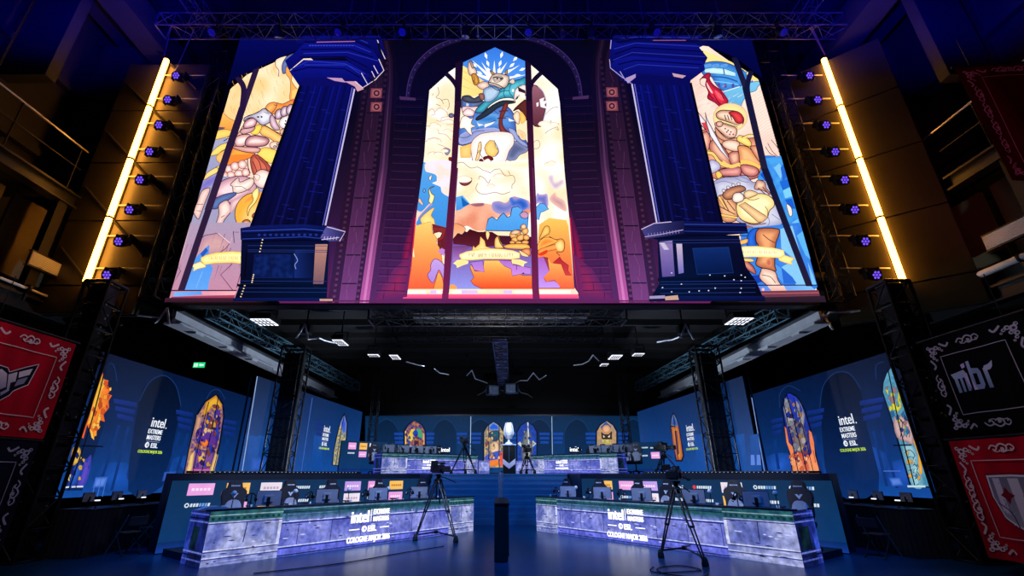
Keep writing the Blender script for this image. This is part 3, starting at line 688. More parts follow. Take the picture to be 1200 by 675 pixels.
    p.f([(30, 660), (130, 250), (240, -60), (860, -60), (860, 660)], (168, 150, 178), (196, 132, 158), m='v', sm=False)
    p.f([(280, 250), (330, 110), (480, 40), (600, 130), (540, 220), (420, 230), (330, 300)], (206, 160, 160), (190, 140, 160), w=8)
    random.seed(5)
    for k in range(34):
        x = random.uniform(60, 760); y = random.uniform(20, 440); L = random.uniform(70, 170)
        p.l([(x, y), (x - L * .33, y + L)], random.choice(((150, 100, 140), (214, 176, 190), (172, 110, 140), (132, 92, 136))), random.uniform(.5, 1.2), taper=True)
    for q in ([(310, 110), (370, 60), (480, 40), (600, 130)], [(600, 130), (560, 180), (500, 220)], [(620, 320), (515, 420), (625, 560)], [(760, 340), (700, 400), (660, 540)], [(120, 350), (150, 385), (60, 500)], [(630, 20), (640, 130)], [(640, 130), (630, 30), (680, 30)]): p.l(q, (96, 40, 66), .8, sm=False)
    p.l([(490, 40), (600, 130)], (240, 214, 214), .8)
    p.f([(180, 0), (240, -70), (180, 180), (100, 420), (60, 560), (40, 560), (120, 290)], (206, 170, 190), (226, 180, 190), w=4)
    p.f([(155, 565), (240, 310), (330, 220), (410, 145), (405, 300), (445, 360), (410, 480), (400, 560)], (70, 140, 226), (96, 160, 236), m='v', sm=False)
    p.f([(330, 230), (380, 170), (400, 200), (350, 260)], (40, 84, 176), sm=False)
    p.l([(350, 390), (290, 540)], (130, 180, 240), .8)
    p.f([(235, 335), (330, 300), (375, 330), (380, 350), (300, 370), (265, 390), (270, 355)], (254, 238, 180), (250, 214, 120), w=1.6, sm=False, ln=(180, 120, 70), lw=.4)
    p.f([(335, 265), (380, 240), (470, 218), (620, 205), (800, 220), (790, 330), (620, 310), (460, 315), (370, 330), (335, 295)], (255, 240, 170), (251, 208, 96), w=3.5, sm=False, ln=(190, 130, 70), lw=.4)
    x = 410; random.seed(8)
    for word in (9, 5, 4):
        for k in range(word):
            p.l([(x, 250), (x, 284)], (226, 180, 90), .5, sm=False)
            if k % 2: p.l([(x, 252), (x + 12, 282)], (226, 180, 90), .45, sm=False)
            x += 19
        x += 12
    p.f([(100, 580), (340, 572), (350, 600), (80, 625)], (120, 176, 240), (90, 150, 230), m='h', sm=False)
    p.f([(340, 572), (665, 570), (640, 610), (350, 605)], (224, 150, 170), (240, 170, 176), m='h', sm=False)
    p.l([(60, 565), (665, 565)], (50, 30, 60), 1.4, sm=False)
    p.f([(40, 640), (80, 622), (650, 606), (640, 640), (560, 660), (60, 660)], (170, 66, 96), (110, 44, 66), m='v', sm=False)
    p.f([(430, 655), (560, 650), (560, 672), (430, 672)], (206, 160, 130), sm=False)
    # leading
    p.T()
    LD = (34, 20, 52)
    def bar(a, b, w, c=LD): p.f([(a[0] - w / 2, a[1]), (a[0] + w / 2, a[1]), (b[0] + w / 2, b[1]), (b[0] - w / 2, b[1])], c, (48, 30, 60), m='v', sm=False)
    bar((304, 78), (283, 140), 7); bar((283, 140), (215, 342), 8); bar((286, 128), (246, 248), 8)
    p.l([(281, 95), (286.5, 103), (287.5, 112), (285.5, 130)], LD, 6.5)
    p.l([(278, 92), (285, 100)], LD, 5)
    return p
rel(left_window().build('window_picture', SCRW, led))

# ---------------------------------------------------------------- right window
def right_window():
    p = Pic(mpW, FWD, 0.02, 0.0003)
    p.f([(790, 50), (830, 55), (893, 97), (958, 345), (962, 358), (840, 358), (800, 110)], (253, 222, 206), (250, 205, 190), m='n', sm=False, step=4, fr=.05)
    p.T(800, 50, 8.438)
    p.f([(105, 110), (150, 55), (470, 190), (800, 380), (780, 400), (600, 330), (480, 225), (330, 195), (230, 205), (180, 160)], (253, 226, 150), (252, 214, 120), m='h', sm=False)
    p.l([(155, 65), (150, 110), (125, 130)], (190, 150, 90), .7)
    # round blue building
    p.f([(180, 270), (200, 215), (300, 190), (420, 200), (520, 240), (620, 300), (640, 420), (560, 450), (420, 490), (330, 420), (280, 340), (210, 330)], (72, 150, 222), (46, 104, 186), w=7, ln=(40, 50, 90), lw=.8)
    p.f([(210, 265), (300, 250), (410, 260), (520, 300), (520, 340), (400, 320), (280, 310), (215, 300)], (206, 238, 250), (160, 214, 240), w=3, sm=False, ln=(50, 80, 130), lw=.6)
    p.l([(400, 255), (410, 320)], (40, 70, 130), 1.2)
    for x in (250, 325, 410): p.f([(x - 30, 225), (x + 25, 215), (x + 25, 238), (x - 28, 243)], (60, 110, 200), (110, 170, 230), w=2)
    p.l([(280, 340), (420, 350), (540, 390)], (36, 84, 160), 1.6); p.l([(300, 385), (430, 400), (550, 420)], (130, 200, 240), 1.0)
    for x, y in ((355, 425), (420, 430), (495, 430)): p.el(x, y, 14, 22, (110, 90, 180), (60, 60, 140), w=2)
    p.f([(410, 490), (560, 440), (640, 400), (790, 385), (780, 410), (740, 440), (720, 480), (640, 510), (590, 590), (560, 640), (440, 600)], (120, 196, 230), (92, 170, 216), m='v', sm=True, ln=(60, 90, 140), lw=.7)
    p.l([(405, 488), (560, 440)], (236, 248, 252), .9)
    p.f([(560, 290), (640, 290), (600, 350)], (60, 130, 210), sm=False); p.f([(660, 400), (690, 370), (690, 400)], (50, 110, 190), sm=False)
    # pink wing feathers
    random.seed(21)
    for k in range(46):
        x = random.uniform(60, 560); y = random.uniform(400, 760)
        L = random.uniform(40, 90)
        p.l([(x, y), (x + L, y - L * .6)], random.choice(((236, 176, 160), (226, 160, 150), (250, 236, 224))), .5, taper=True)
    for k in range(30):
        y = 520 + k * 26
        p.l([(640 + k * 7, y + 60), (760 + k * 7, y - 30), (830 + k * 6, y + 10)], (236, 190, 178), .5)
    p.l([(165, 370), (170, 420), (215, 450)], (90, 50, 60), .7)
    p.l([(50, 470), (100, 520), (90, 550), (60, 530)], (70, 50, 60), .9)
    # red plume
    p.f([(165, 380), (200, 340), (240, 310), (270, 320), (260, 370), (300, 430), (370, 480), (430, 560), (440, 600), (380, 650), (310, 600), (240, 560), (250, 500), (220, 430), (230, 370), (190, 360)], (226, 46, 66), (150, 20, 46), w=6, ln=(80, 10, 26), lw=.9)
    p.f([(230, 400), (260, 450), (290, 500), (280, 510), (240, 450)], (250, 200, 190), sm=True)
    p.f([(310, 480), (380, 530), (400, 580), (350, 560)], (246, 90, 100), sm=True)
    for q in ([(300, 520), (340, 590), (380, 630)], [(250, 520), (300, 570)], [(370, 500), (400, 570)]): p.l(q, (96, 8, 30), .9)
    # halo and helmet
    p.T(805, 120, 7.5)
    p.el(375, 140, 150, 125, (253, 232, 150), (248, 206, 150), w=7, n=20, ln=(190, 140, 90), lw=.5)
    p.f([(250, 110), (290, 80), (360, 80), (430, 90), (490, 140), (485, 200), (440, 215), (380, 190), (320, 170), (265, 150)], (246, 214, 186), (176, 116, 96), w=4, ln=INK, lw=.9)
    p.f([(360, 100), (420, 85), (470, 110), (490, 150), (480, 190), (430, 190), (395, 140)], (232, 66, 66), (150, 28, 40), w=4, ln=(90, 16, 24), lw=.7)
    for x in (325, 350, 375): p.l([(x, 120), (x + 14, 165)], INK, 1.0)
    p.f([(240, 190), (290, 190), (360, 210), (430, 240), (420, 310), (360, 320), (300, 280), (250, 230)], (252, 216, 196), (200, 140, 120), w=4, ln=INK, lw=.8)
    p.l([(300, 175), (380, 200), (440, 220), (480, 200)], (250, 226, 160), 1.6); p.l([(290, 180), (380, 208), (440, 228)], INK, .7)
    for x, y in ((330, 240), (355, 255), (380, 270), (400, 290), (370, 290), (345, 270)): p.el(x, y, 7, 7, (96, 50, 50))
    p.el(280, 200, 30, 26, (250, 206, 180), (180, 116, 106), w=3, ln=INK, lw=.8)
    # body: shoulders, chest, arms
    MU, ME = (246, 190, 160), (168, 84, 76)
    p.f([(100, 280), (170, 250), (260, 280), (330, 330), (480, 330), (620, 330), (640, 470), (640, 620), (560, 680), (300, 690), (180, 640), (140, 460)], (238, 168, 130), (190, 110, 90), w=8, ln=INK, lw=.8)
    p.f([(105, 300), (170, 270), (200, 340), (180, 430), (140, 440), (115, 380)], (246, 192, 164), (196, 116, 104), w=5, ln=INK, lw=.8)
    p.f([(190, 380), (240, 330), (330, 420), (380, 520), (370, 560), (290, 540), (210, 460)], MU, ME, w=7, ln=INK, lw=.9)
    p.f([(360, 460), (440, 440), (460, 500), (440, 550), (380, 550)], MU, ME, w=5, ln=INK, lw=.8)
    p.f([(240, 230), (300, 290), (360, 330), (440, 320), (430, 360), (330, 350), (260, 310)], (250, 206, 170), (190, 124, 96), w=4, ln=INK, lw=.8)
    p.f([(300, 370), (360, 340), (450, 360), (440, 440), (340, 420)], (252, 224, 200), (210, 150, 130), w=4, ln=INK, lw=.8)
    p.f([(430, 340), (450, 300), (520, 320), (560, 370), (540, 400), (470, 370)], (253, 226, 130), (236, 178, 80), w=3, ln=INK, lw=.7)
    p.l([(470, 330), (540, 300), (610, 310)], (250, 210, 120), 2.6); p.l([(470, 320), (540, 290), (610, 298)], INK, .7)
    p.f([(440, 400), (480, 390), (540, 410), (600, 480), (650, 540), (620, 580), (540, 550), (460, 540), (450, 470)], (246, 188, 130), (206, 126, 76), w=6, ln=INK, lw=.9)
    p.f([(550, 400), (620, 400), (650, 470), (640, 540), (590, 480)], (248, 190, 150), (196, 112, 86), w=5, ln=INK, lw=.8)
    p.f([(460, 600), (520, 570), (590, 590), (630, 620), (610, 670), (520, 690), (460, 650)], (244, 176, 150), (160, 76, 80), w=6, ln=INK, lw=.9)
    p.f([(270, 590), (350, 590), (450, 600), (440, 660), (330, 670), (280, 640)], (244, 178, 156), (160, 76, 80), w=6, ln=INK, lw=.9)
    p.l([(140, 450), (220, 460), (280, 540), (370, 575), (460, 570)], (251, 206, 110), 4.2); p.l([(140, 440), (225, 448), (290, 525), (370, 560), (460, 555)], INK, .7); p.l([(140, 468), (215, 476), (275, 556), (370, 592), (460, 586)], INK, .7)
    p.l([(465, 545), (530, 540), (620, 585)], (250, 196, 96), 3.4); p.l([(465, 530), (540, 525), (630, 572)], INK, .7)
    # sword blades
    p.f([(20, 30), (60, 60), (150, 170), (200, 280), (190, 290), (100, 190), (30, 80)], (250, 232, 236), (220, 190, 206), w=3, sm=False, ln=(70, 40, 60), lw=.8)
    p.f([(120, 190), (170, 190), (190, 280), (150, 240)], (220, 60, 70), sm=False, ln=(90, 20, 30), lw=.5)
    p.f([(155, 100), (175, 170), (240, 290), (310, 420), (370, 520), (290, 440), (200, 310), (165, 200)], (252, 244, 244), (206, 206, 220), w=3, sm=False, ln=(60, 40, 56), lw=.9)
    p.l([(60, 170), (110, 200), (130, 230)], (60, 36, 50), .9); p.l([(80, 250), (130, 240)], (60, 36, 50), .8)
    # right side: wing tip and crystal blues
    for q in ([(700, 370), (740, 440), (790, 490)], [(730, 340), (780, 400), (830, 480)], [(680, 400), (720, 460), (770, 485)]): p.l(q, (90, 56, 70), .8)
    p.f([(610, 680), (640, 620), (640, 540), (660, 480), (720, 480), (780, 490), (830, 480), (900, 720), (640, 720)], (40, 120, 216), (70, 150, 226), m='v', sm=False, ln=(30, 50, 110), lw=.5)
    p.T(820, 190, 7.5)
    p.f([(500, 150), (540, 60), (560, -20), (720, -40), (900, 640), (660, 700), (560, 500)], (52, 130, 220), (70, 160, 230), m='n', sm=False, fr=.15, step=3)
    for q, c in (([(640, 60), (690, 20), (730, 90), (700, 160)], (120, 190, 236)), ([(700, 60), (740, 30), (760, 140), (720, 180)], (30, 96, 200)), ([(690, 180), (760, 160), (780, 230), (720, 260)], (26, 100, 206)),
                 ([(720, 260), (790, 230), (820, 310), (740, 330)], (120, 200, 240)), ([(740, 340), (800, 330), (830, 420), (780, 420)], (20, 90, 200)), ([(800, 540), (850, 510), (890, 620), (830, 650)], (110, 190, 240)),
                 ([(690, 600), (740, 560), (800, 680), (680, 690)], (110, 200, 240)), ([(520, 120), (590, 60), (640, 180), (560, 170)], (20, 80, 190)), ([(640, 560), (720, 520), (700, 620), (660, 690)], (40, 110, 210))):
        p.f(q, c, sm=False)
    # figure 8-shaped shield with strap, waist cloth, legs
    p.f([(100, 200), (180, 150), (300, 140), (400, 130), (460, 190), (560, 170), (640, 260), (700, 420), (740, 520), (660, 580), (560, 600), (470, 590), (300, 520), (140, 420), (110, 280)], (206, 206, 226), (150, 150, 190), w=9, ln=INK, lw=.7)
    p.f([(150, 320), (210, 300), (300, 360), (330, 440), (300, 530), (200, 530), (160, 440)], (236, 180, 130), (180, 110, 80), w=5, ln=INK, lw=.8)
    for q in ([(160, 320), (210, 420)], [(190, 330), (250, 450)], [(165, 400), (300, 470)], [(230, 350), (300, 440)], [(170, 470), (320, 500)]): p.l(q, (110, 56, 44), 1.1)
    for q in ([(150, 320), (170, 310), (220, 400), (205, 410)], [(160, 460), (320, 490), (320, 510), (165, 485)]): p.f(q, (250, 196, 110), sm=False, ln=INK, lw=.5)
    p.f([(150, 120), (170, 80), (270, 60), (350, 60), (340, 130), (230, 135)], (240, 168, 156), (170, 90, 96), w=5, ln=INK, lw=.9)
    p.f([(350, 40), (430, 40), (500, 70), (500, 120), (440, 140), (370, 110)], (242, 170, 150), (170, 86, 90), w=5, ln=INK, lw=.9)
    p.l([(190, 10), (260, 50), (340, 30)], (250, 200, 110), 4.0); p.l([(350, 10), (430, 15), (520, 60)], (250, 196, 100), 3.6)
    p.f([(60, 50), (90, -10), (160, 20), (170, 70), (110, 110), (70, 100)], (212, 210, 230), (160, 150, 190), w=5, ln=INK, lw=.6)
    p.f([(130, 110), (160, 90), (190, 130), (150, 160)], (250, 206, 100), (220, 160, 70), w=2, ln=INK, lw=.6)
    for q in ([(130, 200), (200, 180), (280, 200)], [(300, 150), (360, 180), (420, 190)], [(330, 130), (380, 150), (440, 180)]): p.l(q, (130, 124, 164), .8)
    p.f([(190, 300), (230, 250), (330, 220), (380, 230), (390, 260), (320, 290), (280, 330), (220, 340)], (214, 150, 110), (140, 84, 66), w=5, ln=INK, lw=1.0)
    for x, y in ((200, 262), (240, 235), (285, 215), (330, 205)): p.el(x, y, 16, 14, (236, 226, 230), (180, 170, 190), w=1.5, ln=INK, lw=.5)
    p.f([(480, 200), (500, 170), (560, 190), (570, 240), (620, 300), (540, 260), (470, 250)], (240, 200, 170), (180, 120, 100), w=4, ln=INK, lw=.8)
    p.l([(500, 240), (560, 290)], (120, 60, 50), 1.2); p.l([(540, 230), (600, 300)], (120, 60, 50), 1.2)
    p.f([(580, 180), (600, 160), (650, 260), (680, 330), (640, 340), (600, 250)], (236, 234, 246), (180, 180, 210), w=3, ln=INK, lw=.7)
    p.f([(750, 380), (790, 410), (800, 470), (780, 490), (760, 440)], (244, 226, 214), ln=INK, lw=.7)
    p.f([(310, 400), (340, 350), (420, 320), (500, 290), (580, 300), (635, 345), (640, 400), (600, 440), (580, 500), (520, 545), (440, 550), (360, 520), (320, 470)], (255, 242, 190), (240, 206, 130), w=8, ln=(90, 50, 40), lw=1.0)
    p.f([(330, 390), (385, 365), (560, 480), (585, 500), (540, 540), (500, 540)], (244, 206, 150), (206, 156, 110), w=4, sm=False, ln=(110, 66, 50), lw=.7)
    p.l([(410, 340), (460, 345), (510, 330)], (150, 100, 60), .8); p.l([(560, 400), (585, 440), (580, 500)], (150, 100, 60), .8)
    p.f([(275, 330), (290, 290), (340, 280), (375, 310), (370, 350), (320, 370), (285, 360)], (250, 238, 226), (206, 176, 160), w=3, ln=INK, lw=.8)
    p.f([(380, 280), (430, 260), (500, 290), (420, 330), (385, 320)], (250, 220, 170), (216, 160, 110), w=3, ln=INK, lw=.7)
    p.l([(340, 510), (440, 560), (570, 550)], (120, 70, 60), 1.2)
    p.l([(580, 480), (600, 540), (570, 590)], (130, 124, 160), .8); p.l([(620, 470), (690, 520)], (130, 124, 160), .8)
    p.f([(340, 560), (420, 580), (500, 600), (620, 590), (660, 640), (650, 700), (520, 690), (360, 690)], (214, 140, 100), (160, 86, 66), w=5)
    p.T(850, 270, 7.85)
    p.f([(120, 600), (130, 0), (700, -60), (830, 530), (760, 600)], (46, 116, 216), (60, 130, 220), m='n', sm=False, fr=.1, step=4)
    for q, c in (([(490, 0), (600, -30), (760, 520), (640, 520), (500, 350), (620, 280), (500, 180)], (130, 194, 236)), ([(640, 60), (700, 20), (770, 280), (720, 240)], (90, 176, 236)), ([(170, 430), (300, 420), (330, 480), (240, 510), (190, 500)], (24, 60, 170)),
                 ([(500, 350), (600, 440), (640, 500), (520, 500)], (40, 100, 206)), ([(440, 320), (500, 360), (520, 500), (450, 420)], (80, 150, 230)), ([(740, 300), (790, 420), (820, 510), (780, 510)], (120, 190, 236))):
        p.f(q, c, sm=False)
    p.f([(190, 60), (240, 0), (310, 0), (260, 70), (270, 160), (190, 160)], (40, 110, 220), (26, 80, 190), w=5, ln=(16, 30, 80), lw=.8)
    p.f([(290, 0), (470, 0), (475, 60), (450, 130), (440, 260), (440, 340), (450, 385), (380, 370), (300, 350), (265, 320), (280, 260), (290, 160), (265, 100)], (238, 166, 112), (170, 92, 66), w=8, ln=INK, lw=1.1)
    p.el(385, 310, 26, 36, (190, 96, 76), (226, 140, 100), w=3)
    p.l([(330, 50), (390, 100), (450, 130)], (120, 60, 50), 1.0)
    p.f([(310, 390), (330, 360), (440, 390), (470, 470), (530, 560), (520, 580), (430, 570), (370, 520), (300, 450)], (252, 220, 200), (216, 164, 146), w=6, ln=INK, lw=1.0)
    p.l([(320, 420), (400, 440), (445, 495)], (96, 56, 60), .8)
    p.f([(65, 130), (110, 110), (190, 90), (185, 130), (120, 150), (100, 180)], (252, 204, 120), (226, 150, 70), w=3, ln=INK, lw=.6)
    p.f([(90, 260), (150, 270), (240, 340), (265, 415), (180, 370), (120, 320)], (226, 150, 130), (150, 66, 66), w=4, ln=INK, lw=.8)
    p.f([(130, 270), (230, 275), (240, 300), (150, 295)], (252, 206, 110), sm=True, ln=INK, lw=.5)
    p.f([(470, 265), (530, 240), (620, 270), (590, 300), (600, 328), (530, 310), (480, 290)], (254, 236, 150), (250, 206, 110), w=2, sm=False, ln=(190, 130, 70), lw=.4)
    p.f([(80, 180), (160, 160), (280, 158), (420, 172), (520, 195), (530, 240), (490, 265), (380, 262), (240, 256), (110, 262), (90, 220)], (255, 246, 200), (252, 222, 130), w=3.5, sm=False, ln=(200, 140, 80), lw=.4)
    x = 150; random.seed(4)
    for word in (6, 8):
        for k in range(word):
            p.l([(x, 196 + x * .02), (x, 222 + x * .02)], (214, 176, 110), .5, sm=False)
            if k % 2 == 0: p.l([(x, 196 + x * .02), (x + 14, 222 + x * .02)], (214, 176, 110), .45, sm=False)
            x += 22
        x += 16
    p.l([(200, 517), (830, 515)], (26, 30, 80), 1.2, sm=False)
    p.f([(215, 525), (760, 520), (810, 562), (240, 575)], (86, 120, 220), (126, 190, 240), m='h', sm=False)
    p.f([(370, 525), (520, 520), (545, 568), (410, 572)], (246, 206, 190), (220, 170, 160), m='v', sm=False)
    p.el(330, 555, 14, 14, (240, 190, 190)); p.el(295, 555, 10, 16, (170, 60, 90))
    p.f([(235, 572), (835, 560), (865, 668), (345, 668), (330, 625), (250, 610)], (120, 52, 66), (84, 56, 76), m='v', sm=False)
    p.l([(260, 595), (840, 585)], (170, 90, 100), 1.2, sm=False)
    # leading
    p.T()
    LD = (16, 18, 48)
    def bar(a, b, w): p.f([(a[0] - w / 2, a[1]), (a[0] + w / 2, a[1]), (b[0] + w / 2, b[1]), (b[0] - w / 2, b[1])], LD, (30, 26, 56), m='v', sm=False)
    bar((859, 70), (872, 105), 7); bar((872, 105), (894, 200), 8); bar((894, 200), (946, 337), 8)
    p.l([(879, 86), (875.5, 96), (874, 106), (876, 120)], LD, 6)
    return p
rel(right_window().build('window_picture', SCRW, led))

# ---------------------------------------------------------------- the drawn stone wall round the windows
def wall_picture():
    p = Pic(mpS, FWD, 0.15, 0.0002)
    win_l = [(580, 59.4), (543, 77), (542.4, 82), (537, 81), (526.7, 88), (522, 93), (503.9, 109.4), (502, 130), (497.8, 187), (487, 268.8), (479.4, 340.5), (474, 346), (473, 352), (580, 352)]
    left = [(580, 357.3), (330, 357.3), (372, 50), (580, 50)] + win_l
    right = [(580, 50), (788, 50), (830, 357.3), (580, 357.3), (580, 352), (677, 352), (677, 346), (672, 339), (667, 265), (661, 206), (655.5, 125), (653, 108), (635.5, 91.7), (622, 80), (616, 79), (615, 75.5), (580, 59.4)]
    for poly in (left, right): p.f(poly, (7, 6, 26), (108, 40, 104), m='s', sm=False, step=5, g=[(0, (5, 4, 20)), (.3, (11, 7, 30)), (.55, (32, 17, 46)), (.8, (60, 26, 74)), (1, (104, 36, 94))])
    # mullions and tracery
    MD = (40, 22, 44)
    p.f([(534, 78), (543, 74), (543, 77), (540.5, 125), (536, 200), (532, 270), (527, 340.5), (526, 352), (518.5, 352), (519.7, 340.5), (523.5, 265), (529, 200), (533, 125), (533.5, 105)], (22, 10, 32), (128, 34, 84), m='v', sm=False)
    p.f([(615, 74), (622, 79), (624.4, 146), (626, 195), (629, 265), (631, 340), (632, 352), (624, 352), (623, 339), (621.6, 265), (619, 195), (617, 146), (615.5, 105)], (22, 10, 32), (128, 34, 84), m='v', sm=False)
    p.l([(536.5, 200), (531.5, 270), (526, 345)], (96, 40, 84), 1.6); p.l([(624, 200), (627, 270), (629, 345)], (96, 40, 84), 1.6)
    p.l([(523, 90), (531, 98), (536, 107), (537, 122)], (24, 12, 34), 5.2)
    p.l([(634, 89), (626, 97), (620.5, 106), (619.5, 122)], (24, 12, 34), 5.2)
    # warm spill drawn on the reveal next to the flames
    for s in (0, 1):
        p.T(mx=None if not s else 577.5)
        p.f([(487, 268), (479, 341), (474, 350), (462, 350), (474, 290), (490, 240)], (176, 24, 74), (74, 24, 72), w=7, sm=False)
        p.l([(488, 258), (484, 300), (478.5, 342)], (226, 38, 74), 1.4)
        p.f([(484, 300), (478, 350), (440, 354), (462, 318)], (150, 36, 84), (104, 34, 92), w=12, sm=False)
    p.T()
    # brickwork
    for mx in (None, 579.0):
        p.T(mx=mx)
        random.seed(31)
        for k in range(26):
            y = 118 + k * 9.4
            t = (y - 100) / 257.0
            xa, xb = 466 - 25 * t, 502 - 26 * t
            if y > 345: break
            c = mixc((16, 8, 26), (58, 20, 56), t)
            p.l([(xa, y - 1), (xb - 1, y)], c, .8, sm=False)
            xx = xa + random.uniform(6, 22)
            p.l([(xx, y), (xx - .8, y + 9)], c, .7, sm=False)
            p.l([(xa + 1, y + 1.2), (xb - 2, y + 2.2)], mixc((22, 14, 44), (124, 52, 120), t), .7, sm=False)
        # arch moulding over the window
        arc = [(479, 120), (481, 104), (487, 86), (498, 72), (512, 61), (528, 54), (540, 51)]
        p.l(arc, (30, 20, 62), 5.0); p.l([(x - 2, y - 2) for x, y in arc], (58, 42, 96), 1.0); p.l([(x + 2.2, y + 2.2) for x, y in arc], (10, 7, 24), 1.2)
        for k, q in enumerate(catmull(arc, False, 4)):
            if k % 2 == 0: p.el(q[0], q[1], .8, .8, (78, 60, 116), n=6)
        p.f([(469, 117), (488, 119), (488, 122), (470, 121)], (70, 42, 86), sm=False)
        # carved pilaster bands
        def strip(a, b, ct, cb, bx=0):
            Y = (52, 75, 100, 200, 357.3)
            p.f([(a[i], Y[i]) for i in range(5)] + [(b[i], Y[i]) for i in range(4, -1, -1)], ct, cb, m='s', sm=False, step=4, g=[(0, mixc(ct, (0, 0, 0), .45)), (.4, ct), (1, cb)])
        strip((425, 428, 427, 409, 386), (460, 465, 467, 460.5, 441), (24, 12, 36), (64, 28, 64))
        strip((429, 435, 435, 421, 399), (444, 450, 450, 438, 418), (44, 22, 50), (124, 62, 124))
        strip((450, 455, 455.5, 446, 423), (456, 461, 461.5, 455.5, 434), (40, 22, 54), (196, 92, 170))
        strip((452, 457, 457.5, 449, 427), (454, 458.5, 459, 451.5, 430), (66, 36, 70), (224, 130, 196))
        strip((457, 462, 462, 456, 434.5), (460, 465, 466.5, 460.5, 441), (18, 9, 32), (92, 40, 96))
        random.seed(9)
        for k in range(44):
            t = k / 43.0; y = 70 + t * 285; t = t ** 1.6
            f = lambda A: A[0] + (A[1] - A[0]) * (y - 100) / 100 if y < 200 else A[1] + (A[2] - A[1]) * (y - 200) / 157.3
            cc = mixc((44, 24, 48), (128, 66, 118), t)
            for A in ((431, 415, 393), (452.5, 440, 420.5)):
                p.f([(f(A) - 2, y), (f(A) + 2, y), (f(A) + 1.6, y + 3.6), (f(A) - 2.4, y + 3.6)], cc, mixc((30, 14, 34), (70, 34, 70), t), w=1.2, sm=False)
            if k % 5 == 0 and y > 128:
                p.l([(f((436, 422, 400)), y), (f((450, 438, 417)), y)], (20, 10, 26), 1.3, sm=False)
            if k % 2: p.l([(f((439, 426, 404)) + random.uniform(0, 6), y), (f((439, 426, 404)) + random.uniform(0, 6) - .5, y + 12)], mixc((60, 30, 60), (150, 84, 146), t), .7)
        for yy in (114, 130):                                        # two square bosses
            p.f([(436, yy - 6), (450, yy - 6), (449, yy + 6), (435, yy + 6)], (150, 76, 84), (92, 44, 62), w=2, sm=False, ln=(30, 12, 26), lw=.8)
            p.el(442.8, yy, 4.2, 4.2, (70, 32, 46), ln=(190, 110, 110), lw=.7); p.el(442.8, yy, 1.7, 1.7, (170, 96, 100))
    p.T()
    p.l([(330, 356), (830, 356)], (96, 34, 84), 1.6, sm=False)
    p.f([(190, 352.5), (305, 352.5), (305, 360), (190, 360)], (70, 32, 52), (40, 20, 36), m='v', sm=False)
    p.f([(862, 352.5), (980, 350), (980, 360), (862, 360)], (52, 32, 50), (36, 24, 38), m='v', sm=False)
    # blue spandrels above the side windows
    p.f([(262, 49.5), (378, 49.5), (356, 64), (350, 65.5), (281, 97), (267, 107), (252, 112), (252, 90)], (4, 8, 92), (2, 4, 40), m='v', sm=False)
    p.f([(800, 49.5), (880, 49.5), (899, 90), (905, 120), (893, 98), (859, 74), (818, 57), (806, 57)], (3, 7, 76), (2, 4, 44), m='v', sm=False)
    return p
rel(wall_picture().build('wall_picture', SCR, led))

